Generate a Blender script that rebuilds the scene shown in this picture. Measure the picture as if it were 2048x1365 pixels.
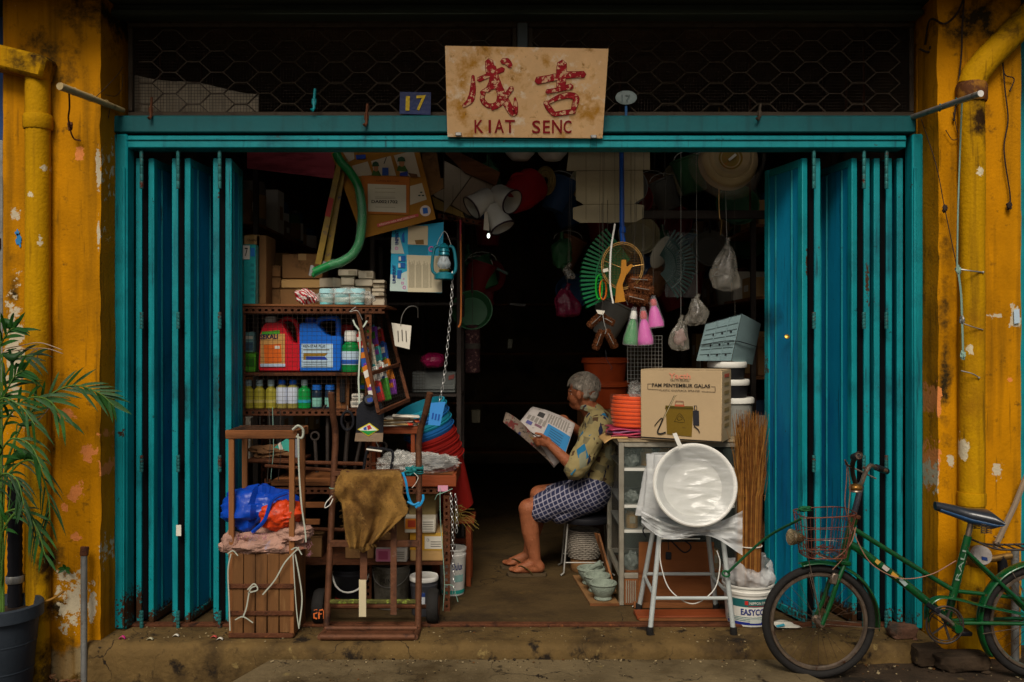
import bpy, math, random
from mathutils import Vector as V, Matrix as Mx, noise
sc = bpy.context.scene
for o in list(bpy.data.objects): bpy.data.objects.remove(o)
rad = math.radians
# ---------------------------------------------------------------- camera, sky, sun, exposure
D0, F, HZ, ZC = 4.5, 1800.0, 682.5, 1.43
cam = bpy.data.cameras.new('camera'); camo = bpy.data.objects.new('camera', cam); sc.collection.objects.link(camo)
camo.location = (0, -D0, ZC); camo.rotation_euler = (rad(90), 0, 0)
cam.sensor_width = 36; cam.lens = 36*F/2048; cam.clip_start = .05; cam.clip_end = 500
sc.camera = camo
w = bpy.data.worlds.new('World'); sc.world = w; w.use_nodes = True
SUN_EL, SUN_AZ = 47, 188
sky = w.node_tree.nodes.new('ShaderNodeTexSky'); sky.sky_type = 'NISHITA'; sky.sun_disc = False
sky.sun_elevation = rad(SUN_EL); sky.sun_rotation = rad(SUN_AZ); sky.dust_density = 6; sky.air_density = 1.0; sky.ozone_density = .6
bg = w.node_tree.nodes['Background']; bg.inputs['Strength'].default_value = .05
w.node_tree.links.new(sky.outputs[0], bg.inputs['Color'])
sl = bpy.data.lights.new('sun', 'SUN'); sl.energy = 1.5; sl.angle = rad(22); sl.color = (1, .93, .82)
so = bpy.data.objects.new('sun', sl); sc.collection.objects.link(so)
e, a = rad(SUN_EL), rad(SUN_AZ)
so.rotation_euler = V((-math.sin(a)*math.cos(e), -math.cos(a)*math.cos(e), -math.sin(e))).to_track_quat('-Z', 'Y').to_euler()
so.location = (0, -8, 8)
vs = sc.view_settings; vs.view_transform = 'Standard'; vs.look = 'None'; vs.gamma = 1; vs.exposure = 0.6; vs.use_curve_mapping = False
sc.render.resolution_x, sc.render.resolution_y = 1024, 682

# ---------------------------------------------------------------- helpers
R = random.Random(7)
def P(px, py, y):                                   # photograph pixel seen at depth y behind the shop front
    k = (D0+y)/F
    return V(((px-1024)*k, y, ZC-(py-HZ)*k))
def K(y): return (D0+y)/F
def X(px, y): return (px-1024)*K(y)
def Z(py, y): return ZC-(py-HZ)*K(y)
def lin(h):
    h = h.lstrip('#'); r = []
    for i in (0, 2, 4):
        c = int(h[i:i+2], 16)/255; r.append(c/12.92 if c < .04045 else ((c+.055)/1.055)**2.4)
    return r
MATS = {}
def mt(name, h, rough=.65, metal=0, var=.18, scale=9, bump=.15, bscale=70, dirt=None, dscale=6, dth=.58, alpha=1, trans=0, spec=.22, aniso=None, coat=0, sheen=0, emit=0, soft=.08):
    """procedural material: base colour with mottling, optional layer of dirt / wear / second paint, fine relief"""
    if name in MATS: return MATS[name]
    m = bpy.data.materials.new(name); m.use_nodes = True; MATS[name] = m
    nt = m.node_tree; N = nt.nodes; L = nt.links; b = N['Principled BSDF']
    c = lin(h)
    tc = N.new('ShaderNodeTexCoord'); src = tc.outputs['Object']
    if aniso:
        mp = N.new('ShaderNodeMapping'); mp.inputs['Scale'].default_value = aniso; L.new(src, mp.inputs[0]); src = mp.outputs[0]
    n1 = N.new('ShaderNodeTexNoise'); n1.inputs['Scale'].default_value = scale; n1.inputs['Detail'].default_value = 7; n1.inputs['Roughness'].default_value = .62; L.new(src, n1.inputs['Vector'])
    mr = N.new('ShaderNodeMapRange'); mr.inputs['From Min'].default_value = .25; mr.inputs['From Max'].default_value = .75; L.new(n1.outputs['Fac'], mr.inputs['Value'])
    mx = N.new('ShaderNodeMix'); mx.data_type = 'RGBA'
    mx.inputs[6].default_value = (*[max(0, x*(1-var)) for x in c], 1); mx.inputs[7].default_value = (*[min(1, x*(1+var)+.004*var) for x in c], 1)
    L.new(mr.outputs[0], mx.inputs[0]); out = mx.outputs[2]
    ro = None
    layers = dirt if isinstance(dirt, list) else ([(dirt, dscale, dth, soft)] if dirt else [])
    for i, (dc, ds, th, sf) in enumerate(layers):
        n2 = N.new('ShaderNodeTexNoise'); n2.inputs['Scale'].default_value = ds; n2.inputs['Detail'].default_value = 9; n2.inputs['Roughness'].default_value = .66
        mp = N.new('ShaderNodeMapping'); mp.inputs['Location'].default_value = (3.1*i+1.7, 5.3*i, 2.2*i); L.new(src, mp.inputs[0]); L.new(mp.outputs[0], n2.inputs['Vector'])
        r2 = N.new('ShaderNodeMapRange'); r2.inputs['From Min'].default_value = th; r2.inputs['From Max'].default_value = th+sf; L.new(n2.outputs['Fac'], r2.inputs['Value'])
        m2 = N.new('ShaderNodeMix'); m2.data_type = 'RGBA'; m2.inputs[7].default_value = (*lin(dc), 1); L.new(out, m2.inputs[6]); L.new(r2.outputs[0], m2.inputs[0]); out = m2.outputs[2]
    L.new(out, b.inputs['Base Color'])
    b.inputs['Roughness'].default_value = rough; b.inputs['Metallic'].default_value = metal; b.inputs['Specular IOR Level'].default_value = spec
    rr = N.new('ShaderNodeMapRange'); rr.inputs['To Min'].default_value = max(.03, rough-.12); rr.inputs['To Max'].default_value = min(1, rough+.15); L.new(n1.outputs['Fac'], rr.inputs['Value']); L.new(rr.outputs[0], b.inputs['Roughness'])
    if alpha < 1: b.inputs['Alpha'].default_value = alpha
    if trans: b.inputs['Transmission Weight'].default_value = trans
    if coat: b.inputs['Coat Weight'].default_value = coat; b.inputs['Coat Roughness'].default_value = .15
    if sheen: b.inputs['Sheen Weight'].default_value = sheen
    if emit: b.inputs['Emission Color'].default_value = (*c, 1); b.inputs['Emission Strength'].default_value = emit
    if bump:
        n3 = N.new('ShaderNodeTexNoise'); n3.inputs['Scale'].default_value = bscale; n3.inputs['Detail'].default_value = 5; L.new(src, n3.inputs['Vector'])
        bp = N.new('ShaderNodeBump'); bp.inputs['Strength'].default_value = bump; bp.inputs['Distance'].default_value = .01; L.new(n3.outputs['Fac'], bp.inputs['Height']); L.new(bp.outputs[0], b.inputs['Normal'])
    return m

def link(o): sc.collection.objects.link(o); return o
def wloc(o):
    v = V((0, 0, 0))
    while o: v += o.location; o = o.parent
    return v
def tag(o, label=None, cat=None, group=None, kind=None):
    if label: o['label'] = label
    if cat: o['category'] = cat
    if group: o['group'] = group
    if kind: o['kind'] = kind
    return o
def T(name, label, cat, loc, group=None):             # an Empty at a thing's base
    o = link(bpy.data.objects.new(name, None)); o.location = loc; o.empty_display_size = .05
    return tag(o, label, cat, group)
class MB:
    def __init__(s): s.v = []; s.f = []; s.mi = []; s.c = 0; s.x = None
    def add(s, vs, fs):
        n = len(s.v)
        s.v += [V(p) if s.x is None else s.x @ V(p) for p in vs]
        s.f += [[i+n for i in f] for f in fs]; s.mi += [s.c]*len(fs); return s
    def box(s, c, d, r=None, b=0):
        h = [q/2 for q in d]; vs = []; fs = []
        M = Mx.Translation(V(c)) @ (r if isinstance(r, Mx) else (Mx.Rotation(r, 4, 'Z') if r else Mx()))
        b = min(b, min(h)*.9)
        if b <= 0:
            vs = [V((x*h[0], y*h[1], z*h[2])) for x in (-1, 1) for y in (-1, 1) for z in (-1, 1)]
            fs = [[0, 1, 3, 2], [4, 6, 7, 5], [0, 4, 5, 1], [2, 3, 7, 6], [0, 2, 6, 4], [1, 5, 7, 3]]
        else:
            ix = {}
            for x in (-1, 1):
                for y in (-1, 1):
                    for z in (-1, 1):
                        for ax in range(3):
                            p = [x*h[0], y*h[1], z*h[2]]; sg = (x, y, z)
                            for q in range(3):
                                if q != ax: p[q] -= sg[q]*b
                            ix[(x, y, z, ax)] = len(vs); vs.append(V(p))
            g = lambda x, y, z, q: ix[(x, y, z, q)]
            for q in (-1, 1):
                for ax in range(3):
                    o = [k for k in range(3) if k != ax]; cyc = [(-1, -1), (1, -1), (1, 1), (-1, 1)]; f = []
                    for u, w_ in cyc:
                        k = [0, 0, 0]; k[ax] = q; k[o[0]] = u; k[o[1]] = w_; f.append(g(*k, ax))
                    if (q > 0) != (ax != 1): f.reverse()
                    fs.append(f)
            for ax in range(3):
                o = [k for k in range(3) if k != ax]
                for u in (-1, 1):
                    for w_ in (-1, 1):
                        k0 = [0, 0, 0]; k0[o[0]] = u; k0[o[1]] = w_; k1 = list(k0); k0[ax] = -1; k1[ax] = 1
                        f = [g(*k0, o[0]), g(*k1, o[0]), g(*k1, o[1]), g(*k0, o[1])]
                        nrm = (vs[f[1]]-vs[f[0]]).cross(vs[f[2]]-vs[f[0]])
                        if nrm.dot(vs[f[0]]+vs[f[2]]) < 0: f.reverse()
                        fs.append(f)
            for x in (-1, 1):
                for y in (-1, 1):
                    for z in (-1, 1):
                        f = [g(x, y, z, 0), g(x, y, z, 1), g(x, y, z, 2)]
                        if (vs[f[1]]-vs[f[0]]).cross(vs[f[2]]-vs[f[0]]).dot(vs[f[0]]) < 0: f.reverse()
                        fs.append(f)
        return s.add([M @ p for p in vs], fs)
    def tube(s, pts, r, n=6, closed=False, flat=1, ref=None):
        pts = [V(p) for p in pts]; m = len(pts); rs = r if isinstance(r, (list, tuple)) else [r]*m
        vs = []; fs = []; u = None
        for i, p in enumerate(pts):
            if closed: t = pts[(i+1) % m]-pts[i-1]
            else: t = pts[min(i+1, m-1)]-pts[max(i-1, 0)]
            if t.length < 1e-9: t = V((0, 0, 1))
            t.normalize()
            if u is None:
                u = V(ref) if ref is not None else (V((0, 0, 1)) if abs(t.z) < .9 else V((0, 1, 0)))
            u = (u-t*u.dot(t))
            if u.length < 1e-6: u = t.orthogonal()
            u.normalize(); q = t.cross(u)
            for k in range(n):
                an = 2*math.pi*(k+.5)/n; vs.append(p+u*math.cos(an)*rs[i]*flat+q*math.sin(an)*rs[i])
        for i in range(m if closed else m-1):
            j = (i+1) % m
            for k in range(n):
                l = (k+1) % n; fs.append([i*n+k, i*n+l, j*n+l, j*n+k])
        if not closed: fs.append(list(range(n))[::-1]); fs.append([(m-1)*n+k for k in range(n)])
        return s.add(vs, fs)
    def lathe(s, prof, c, n=24, M=None, sx=1, sy=1, cap=True, jit=0):
        vs = []; fs = []; M = M or Mx()
        for r, z in prof:
            for k in range(n):
                an = 2*math.pi*k/n; q = 1+jit*math.sin(an*3+z*20)
                vs.append(V(c)+(M @ V((r*q*math.cos(an)*sx, r*q*math.sin(an)*sy, z))))
        for i in range(len(prof)-1):
            for k in range(n):
                l = (k+1) % n; fs.append([i*n+k, i*n+l, (i+1)*n+l, (i+1)*n+k])
        if cap: fs.append(list(range(n))[::-1]); fs.append([(len(prof)-1)*n+k for k in range(n)])
        return s.add(vs, fs)
    def sph(s, c, r, n=12, M=None):
        r = r if isinstance(r, (list, tuple)) else (r, r, r); m = max(4, n//2)
        prof = [(max(.02, math.sin(math.pi*(i+.0)/m)), -math.cos(math.pi*i/m)) for i in range(m+1)]
        vs = []; fs = []; M = M or Mx()
        for q, z in prof:
            for k in range(n):
                an = 2*math.pi*k/n; vs.append(V(c)+(M @ V((q*math.cos(an)*r[0], q*math.sin(an)*r[1], z*r[2]))))
        for i in range(m):
            for k in range(n):
                l = (k+1) % n; fs.append([i*n+k, i*n+l, (i+1)*n+l, (i+1)*n+k])
        fs.append(list(range(n))[::-1]); fs.append([m*n+k for k in range(n)])
        return s.add(vs, fs)
    def prism(s, poly, d):                            # poly: 3-D points, d: extrusion vector
        n = len(poly); poly = [V(p) for p in poly]; d = V(d)
        nr = V((0, 0, 0))
        for i in range(n): nr += poly[i].cross(poly[(i+1) % n])
        if nr.dot(d) > 0: poly.reverse()
        return s.add(poly+[p+d for p in poly], [list(range(n)), [n+i for i in range(n)][::-1]]+[[i, n+i, n+(i+1) % n, (i+1) % n] for i in range(n)])
    def grid(s, fn, nu, nv, wrap=False):
        vs = [fn(i/nu, j/nv) for j in range(nv+1) for i in range(nu+(0 if wrap else 1))]; q = nu if wrap else nu+1
        fs = []
        for j in range(nv):
            for i in range(nu):
                k = (i+1) % q; fs.append([j*q+i, j*q+k, (j+1)*q+k, (j+1)*q+i])
        return s.add(vs, fs)
    def build(s, name, mat, par=None, label=None, cat=None, group=None, kind=None, ang=42, thick=0, sub=0):
        mats = mat if isinstance(mat, (list, tuple)) else [mat]
        if par is not None: o0 = wloc(par)
        else:
            xs = [p.x for p in s.v]; ys = [p.y for p in s.v]; zs = [p.z for p in s.v]
            o0 = V(((min(xs)+max(xs))/2, (min(ys)+max(ys))/2, min(zs)))
        me = bpy.data.meshes.new(name); me.from_pydata([p-o0 for p in s.v], [], s.f); me.validate()
        for m in mats: me.materials.append(m)
        if len(mats) > 1 and len(me.polygons) == len(s.mi): me.polygons.foreach_set('material_index', s.mi)
        me.shade_smooth(); me.set_sharp_from_angle(angle=rad(ang))
        o = link(bpy.data.objects.new(name, me))
        if par is not None: o.parent = par
        else: o.location = o0
        if thick:
            q = o.modifiers.new('solid', 'SOLIDIFY'); q.thickness = thick; q.offset = 0
        if sub:
            q = o.modifiers.new('sub', 'SUBSURF'); q.levels = sub; q.render_levels = sub
        return tag(o, label, cat, group, kind)
def bez(p, n=10):                                     # Catmull-Rom through points
    p = [V(q) for q in p]; p = [2*p[0]-p[1]]+p+[2*p[-1]-p[-2]]; r = []
    for i in range(1, len(p)-2):
        for k in range(n):
            t = k/n; a, b, c, d = p[i-1:i+3]
            r.append(.5*(2*b+(c-a)*t+(2*a-5*b+4*c-d)*t*t+(3*b-a-3*c+d)*t**3))
    return r+[p[-2]]
def PP(l, y=None):                                    # list of (px,py[,y]) to points
    return [P(q[0], q[1], q[2] if len(q) > 2 else y) for q in l]
def quad(name, tl, tr, bl, mat, par, off=.0015, th=.001):
    n = (tr-tl).cross(bl-tl); n.normalize()
    if n.y > 0: n = -n
    br = tr+bl-tl
    return MB().prism([p+n*off for p in (tl, tr, br, bl)], n*th).build(name, mat, par)
def txt(s, tl, tr, bl, mat, par, off=.004, bold=0, ext=.0006, name='lettering', n=None, shear=0):
    cu = bpy.data.curves.new('t', 'FONT'); cu.body = s; cu.resolution_u = 3; cu.offset = bold; cu.shear = shear
    to = link(bpy.data.objects.new('t', cu)); bpy.context.view_layer.update()
    me = bpy.data.meshes.new_from_object(to.evaluated_get(bpy.context.evaluated_depsgraph_get()))
    bpy.data.objects.remove(to)
    xs = [v.co.x for v in me.vertices]; ys = [v.co.y for v in me.vertices]
    if not xs: return
    x0, x1, y0, y1 = min(xs), max(xs), min(ys), max(ys)
    if n is None:
        n = (tr-tl).cross(bl-tl); n.normalize()
        if n.y > 0: n = -n
    b = MB(); b.add([tl+(tr-tl)*((v.co.x-x0)/(x1-x0))+(bl-tl)*(1-(v.co.y-y0)/(y1-y0))+n*off for v in me.vertices], [list(p.vertices) for p in me.polygons])
    bpy.data.meshes.remove(me)
    return b.build(name, mat, par)
def wrapcyl(pt, c, r):                                # push a point on a vertical cylinder front
    return pt
def organic(name, caps, voxel, mat, par=None, it=6, disp=None, **kw):
    """one continuous skin grown over tapered capsules / ellipsoids: (p0,r0,p1,r1) or ('e',c,(rx,ry,rz),M)"""
    b = MB()
    for q in caps:
        if q[0] == 'e': b.sph(q[1], q[2], 16, q[3] if len(q) > 3 else None)
        else:
            p0, r0, p1, r1 = q; p0 = V(p0); p1 = V(p1)
            b.sph(p0, r0, 14); b.sph(p1, r1, 14)
            if (p1-p0).length > 1e-5: b.tube([p0, p1], [r0, r1], 14)
    me = bpy.data.meshes.new(name); me.from_pydata(b.v, [], b.f)
    o = link(bpy.data.objects.new(name, me))
    q = o.modifiers.new('r', 'REMESH'); q.mode = 'VOXEL'; q.voxel_size = voxel
    if it: q = o.modifiers.new('s', 'SMOOTH'); q.iterations = it; q.factor = .5
    bpy.context.view_layer.update()
    m2 = bpy.data.meshes.new_from_object(o.evaluated_get(bpy.context.evaluated_depsgraph_get()))
    bpy.data.objects.remove(o)
    c = MB(); nr = [V(v.normal) for v in m2.vertices]
    c.add([(v.co+disp(v.co, nr[i]) if disp else v.co) for i, v in enumerate(m2.vertices)], [list(p.vertices) for p in m2.polygons])
    return c.build(name, mat, par, ang=80, **kw)
def nz(p, s=1, o=0): return noise.noise(V(p)*s+V((o, o*1.7, o*.3)))
# ---------------------------------------------------------------- materials of the setting
def zonelayers(m, zones, streak=None):
    """ragged patches of another colour (peeled paint, rust, soot) round given spots, and vertical run-off streaks"""
    nt = m.node_tree; N = nt.nodes; L = nt.links; b = N['Principled BSDF']; src = b.inputs['Base Color'].links[0].from_socket; ge = N.new('ShaderNodeNewGeometry')
    if streak:
        for col, sc_, th, sf in streak:
            mp = N.new('ShaderNodeMapping'); mp.inputs['Scale'].default_value = (sc_, sc_, sc_*.06); L.new(ge.outputs['Position'], mp.inputs[0]); n = N.new('ShaderNodeTexNoise'); n.inputs['Scale'].default_value = 1; n.inputs['Detail'].default_value = 7; L.new(mp.outputs[0], n.inputs['Vector'])
            r = N.new('ShaderNodeMapRange'); r.inputs['From Min'].default_value = th; r.inputs['From Max'].default_value = th+sf; r.inputs['To Max'].default_value = .8; L.new(n.outputs['Fac'], r.inputs['Value']); x = N.new('ShaderNodeMix'); x.data_type = 'RGBA'; x.inputs[7].default_value = (*lin(col), 1); L.new(src, x.inputs[6]); L.new(r.outputs[0], x.inputs[0]); src = x.outputs[2]
    for col, spots, sc_, sf in zones:
        d = None
        for cx, cz, rx, rz in spots:
            s = N.new('ShaderNodeVectorMath'); s.operation = 'SUBTRACT'; s.inputs[1].default_value = (cx, 0, cz); L.new(ge.outputs['Position'], s.inputs[0]); k = N.new('ShaderNodeVectorMath'); k.operation = 'MULTIPLY'; k.inputs[1].default_value = (1/rx, 0, 1/rz); L.new(s.outputs[0], k.inputs[0]); l = N.new('ShaderNodeVectorMath'); l.operation = 'LENGTH'; L.new(k.outputs[0], l.inputs[0])
            if d is None: d = l.outputs['Value']
            else: mn = N.new('ShaderNodeMath'); mn.operation = 'MINIMUM'; L.new(d, mn.inputs[0]); L.new(l.outputs['Value'], mn.inputs[1]); d = mn.outputs[0]
        n = N.new('ShaderNodeTexNoise'); n.inputs['Scale'].default_value = sc_; n.inputs['Detail'].default_value = 8; n.inputs['Roughness'].default_value = .7; L.new(ge.outputs['Position'], n.inputs['Vector'])
        a_ = N.new('ShaderNodeMath'); a_.operation = 'MULTIPLY_ADD'; a_.inputs[1].default_value = -.22; L.new(d, a_.inputs[0]); L.new(n.outputs['Fac'], a_.inputs[2])
        r = N.new('ShaderNodeMapRange'); r.inputs['From Min'].default_value = .30; r.inputs['From Max'].default_value = .30+sf; L.new(a_.outputs[0], r.inputs['Value']); x = N.new('ShaderNodeMix'); x.data_type = 'RGBA'; x.inputs[7].default_value = (*lin(col), 1); L.new(src, x.inputs[6]); L.new(r.outputs[0], x.inputs[0]); src = x.outputs[2]
    L.new(src, b.inputs['Base Color'])
def zs(l, y=-.2): return [(X(q[0], y), Z(q[1], y), q[2]*K(y), q[3]*K(y)) for q in l]
ZOR = zs([(128, 828, 22, 12), (178, 905, 16, 18), (212, 868, 14, 9), (152, 985, 14, 20), (155, 1075, 12, 8), (156, 308, 10, 14), (98, 540, 4, 8), (1872, 930, 8, 50), (1945, 872, 14, 8), (2020, 760, 6, 7), (1878, 800, 6, 30), (130, 1015, 8, 8), (205, 940, 8, 14)])
ZWH = zs([(196, 340, 6, 50), (197, 470, 3, 40), (30, 430, 10, 12), (97, 625, 5, 10), (212, 1105, 12, 36), (140, 1195, 26, 60), (185, 1210, 8, 36), (30, 700, 18, 120), (2030, 635, 12, 22), (1992, 632, 12, 6), (1902, 922, 8, 14), (1996, 945, 10, 16), (1873, 955, 5, 30), (60, 1000, 8, 14), (1942, 524, 4, 14)])
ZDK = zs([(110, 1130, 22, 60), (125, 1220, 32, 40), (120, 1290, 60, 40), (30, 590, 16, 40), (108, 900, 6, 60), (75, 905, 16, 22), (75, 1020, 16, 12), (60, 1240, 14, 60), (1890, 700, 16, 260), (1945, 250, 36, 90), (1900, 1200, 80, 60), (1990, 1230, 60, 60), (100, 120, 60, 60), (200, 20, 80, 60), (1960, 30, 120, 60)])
ZSTR = [('#5c3f08', 14, .52, .2), ('#8a5c02', 5, .48, .3), ('#5c400a', 40, .62, .12)]
def wallmat(name, hbase, layers, low=None, bump=.35, zones=(), streak=None):
    m = mt(name, hbase, .8, var=.2, scale=2.5, bump=bump, bscale=70, dirt=layers, spec=.08)
    if low:                                            # mould and bare plaster with a ragged upper outline near the ground
        nt = m.node_tree; N = nt.nodes; L = nt.links; b = N['Principled BSDF']
        src = b.inputs['Base Color'].links[0].from_socket
        ge = N.new('ShaderNodeNewGeometry'); sp = N.new('ShaderNodeSeparateXYZ'); L.new(ge.outputs['Position'], sp.inputs[0])
        for col, z0, amp, sc_ in low:
            n = N.new('ShaderNodeTexNoise'); n.inputs['Scale'].default_value = sc_; n.inputs['Detail'].default_value = 8; n.inputs['Roughness'].default_value = .68; L.new(ge.outputs['Position'], n.inputs['Vector'])
            a1 = N.new('ShaderNodeMath'); a1.operation = 'MULTIPLY_ADD'; a1.inputs[1].default_value = amp; L.new(n.outputs['Fac'], a1.inputs[0]); L.new(sp.outputs['Z'], a1.inputs[2])
            r = N.new('ShaderNodeMapRange'); r.inputs['From Min'].default_value = z0+amp*.5; r.inputs['From Max'].default_value = z0+amp*.5-.05; L.new(a1.outputs[0], r.inputs['Value'])
            x = N.new('ShaderNodeMix'); x.data_type = 'RGBA'; x.inputs[7].default_value = (*lin(col), 1); L.new(src, x.inputs[6]); L.new(r.outputs[0], x.inputs[0]); src = x.outputs[2]
        L.new(src, b.inputs['Base Color'])
    zonelayers(m, zones, streak)
    return m
YEL = wallmat('yellow_paint', '#b87a00', [('#966200', 1.6, .5, .2), ('#c8946a', 9, .71, .012), ('#5c4010', 3.3, .62, .2), ('#7a520c', 22, .6, .1)],
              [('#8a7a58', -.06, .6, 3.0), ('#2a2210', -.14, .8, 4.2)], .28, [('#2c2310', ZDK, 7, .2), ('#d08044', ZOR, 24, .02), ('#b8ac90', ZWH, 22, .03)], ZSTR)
PIPEY = wallmat('yellow_pipe_paint', '#b08202', [('#8a5c0a', 2.2, .5, .2), ('#c8bc94', 12, .70, .02), ('#4c300e', 4.5, .62, .12)], [('#4a3818', -.1, .6, 5)], .35, [('#2c1c0a', ZDK, 7, .2), ('#c8bc9c', zs([(62, 390, 6, 9), (85, 335, 5, 6), (80, 480, 5, 10), (1958, 345, 7, 9), (1940, 700, 6, 10), (1930, 900, 8, 24)], -.28), 24, .03)], ZSTR)
TEAL = mt('teal_paint', '#048086', .5, var=.16, scale=5, bump=.12, bscale=90, dirt=[('#055a62', 3, .52, .2), ('#3a2418', 14, .67, .03), ('#0c3436', 30, .66, .03)])
TEALB = mt('blue_teal_panel_paint', '#0580a4', .55, var=.2, scale=2.2, bump=.1, bscale=60, dirt=[('#04528a', 1.5, .47, .25), ('#057a86', 3, .55, .2), ('#2a221c', 26, .68, .03)], aniso=(1, 1, .5))
TEALD = mt('dark_teal_beam_paint', '#045256', .55, var=.2, scale=3, bump=.1, dirt=[('#0b4446', 4, .58, .2), ('#33261a', 22, .70, .02)])
RUSTZ = zs([(1567, 740, 9, 26), (1560, 845, 11, 28), (1545, 800, 4, 30), (250, 865, 8, 8), (468, 690, 8, 12), (464, 780, 4, 30), (436, 780, 4, 60), (1620, 520, 4, 30), (1740, 560, 4, 40), (265, 1220, 20, 40), (300, 1245, 60, 20), (400, 1248, 60, 20), (1700, 1240, 120, 25)], 0)
SOOTZ = zs([(352, 720, 28, 90), (375, 800, 18, 70), (440, 770, 10, 90), (1650, 770, 34, 60), (1560, 640, 20, 60), (1760, 640, 14, 60)], .1)
for m_ in (TEAL, TEALB): zonelayers(m_, [('#082c34', SOOTZ, 4, .3), ('#3a2412', RUSTZ, 60, .05)], [('#044a58', 30, .55, .2), ('#0a2c34', 60, .64, .1)])
zonelayers(TEALD, [], [('#043c40', 20, .52, .2)])
FLOOR = mt('worn_concrete_floor', '#46361c', .8, var=.35, scale=3, bump=.5, bscale=45, dirt=[('#2a1f10', 2.2, .5, .18), ('#5e4824', 6, .62, .1), ('#171008', 9, .64, .08), ('#7c6538', 70, .68, .05)])
STEP = mt('worn_step_concrete', '#5c4826', .85, var=.35, scale=4, bump=.7, bscale=40, dirt=[('#382a14', 3, .48, .15), ('#1c140a', 6, .58, .07), ('#77643a', 11, .62, .07), ('#8c7a50', 80, .66, .05), ('#1a1208', 60, .66, .05)])
SLAB = mt('stone_slab', '#62543a', .85, var=.3, scale=4, bump=.6, bscale=50, dirt=[('#3a2d16', 2.5, .46, .2), ('#74643e', 8, .62, .08), ('#20170b', 7, .61, .06), ('#82724c', 90, .66, .05), ('#1a1208', 70, .66, .05)])
def cracks(m, scale, w_, col):
    nt = m.node_tree; N = nt.nodes; L = nt.links; b = N['Principled BSDF']; src = b.inputs['Base Color'].links[0].from_socket; tc = N['Texture Coordinate']
    nn = N.new('ShaderNodeTexNoise'); nn.inputs['Scale'].default_value = 5; nn.inputs['Detail'].default_value = 6; L.new(tc.outputs['Object'], nn.inputs['Vector']); ad = N.new('ShaderNodeMix'); ad.data_type = 'RGBA'; ad.blend_type = 'ADD'; ad.inputs[0].default_value = .35; L.new(tc.outputs['Object'], ad.inputs[6]); L.new(nn.outputs['Color'], ad.inputs[7])
    vo = N.new('ShaderNodeTexVoronoi'); vo.feature = 'DISTANCE_TO_EDGE'; vo.inputs['Scale'].default_value = scale; L.new(ad.outputs[2], vo.inputs['Vector']); r = N.new('ShaderNodeMapRange'); r.inputs['From Min'].default_value = w_; r.inputs['From Max'].default_value = w_*.3; L.new(vo.outputs['Distance'], r.inputs['Value'])
    n2 = N.new('ShaderNodeTexNoise'); n2.inputs['Scale'].default_value = 3; L.new(tc.outputs['Object'], n2.inputs['Vector']); r2 = N.new('ShaderNodeMapRange'); r2.inputs['From Min'].default_value = .48; r2.inputs['From Max'].default_value = .6; L.new(n2.outputs['Fac'], r2.inputs['Value']); mu = N.new('ShaderNodeMath'); mu.operation = 'MULTIPLY'; L.new(r.outputs[0], mu.inputs[0]); L.new(r2.outputs[0], mu.inputs[1])
    x = N.new('ShaderNodeMix'); x.data_type = 'RGBA'; x.inputs[7].default_value = (*lin(col), 1); L.new(src, x.inputs[6]); L.new(mu.outputs[0], x.inputs[0]); L.new(x.outputs[2], b.inputs['Base Color'])
cracks(STEP, 2.6, .011, '#1c140a'); cracks(SLAB, 2.0, .009, '#1c140a'); cracks(FLOOR, 1.2, .006, '#1a120a')
DIRT = mt('dirt_ground', '#33271a', .95, var=.4, scale=7, bump=1, bscale=30, dirt=[('#1c150c', 4, .5, .12), ('#54442a', 16, .62, .06)])
WALLI = mt('sooty_plaster', '#5c4c3a', .9, var=.35, scale=2, bump=.3, dirt=[('#2c241c', 3, .5, .2)])
BEAM = mt('weathered_green_timber', '#3c463c', .8, var=.35, scale=6, bump=.5, bscale=30, aniso=(.15, 1, 1), dirt=[('#22302a', 4, .52, .1), ('#5c5a4c', 9, .64, .06)])
RUST = mt('rusty_iron', '#5a3520', .8, .3, var=.35, scale=18, bump=.5, bscale=90, dirt=[('#2e1c14', 14, .55, .12), ('#7c4a28', 30, .62, .08)])
STEEL = mt('dull_steel', '#8c8c88', .4, .8, var=.2, scale=20, bump=.1)
GALV = mt('galvanised_wire', '#9a9890', .45, .7, var=.2, scale=20, bump=0)
DKWIRE = mt('dark_wire', '#4a4038', .6, .4, var=.25, scale=20, bump=0)
BLACK = mt('black_plastic', '#16161a', .5, var=.2, bump=.05)
WHITE = mt('white_plastic', '#d8d6cc', .45, var=.06, scale=14, bump=.05, dirt='#a8a08c', dscale=9, dth=.64)
ALU = mt('aluminium', '#a09a8a', .45, .6, var=.2, scale=16, bump=.1, dirt='#5c5040', dscale=9, dth=.62)
CARD = mt('cardboard', '#b08c58', .85, var=.12, scale=5, bump=.15, bscale=40, dirt='#8a6838', dscale=4, dth=.6, soft=.15)
CARDD = mt('dark_cardboard', '#7c5a36', .85, var=.2, scale=5, bump=.15, bscale=40, dirt='#523a22', dscale=5, dth=.58)
TAPE = mt('packing_tape', '#9c7a48', .3, var=.1, bump=0)
PAPER = mt('white_paper', '#d2ccbc', .8, var=.06, scale=14, bump=.05)
WOOD = mt('old_brown_wood', '#7a4e2a', .75, var=.35, scale=7, bump=.4, bscale=40, aniso=(1, 1, .14), dirt=[('#46290f', 5, .54, .12), ('#a07848', 10, .66, .08)])
WOODH = mt('old_wood_horizontal', '#7c4c28', .75, var=.35, scale=7, bump=.4, bscale=40, aniso=(.14, 1, 1), dirt=[('#4a2c14', 5, .54, .12)])
GLASS = mt('dusty_glass', '#7c8880', .12, var=.05, bump=0, alpha=.10, spec=.5)
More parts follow.
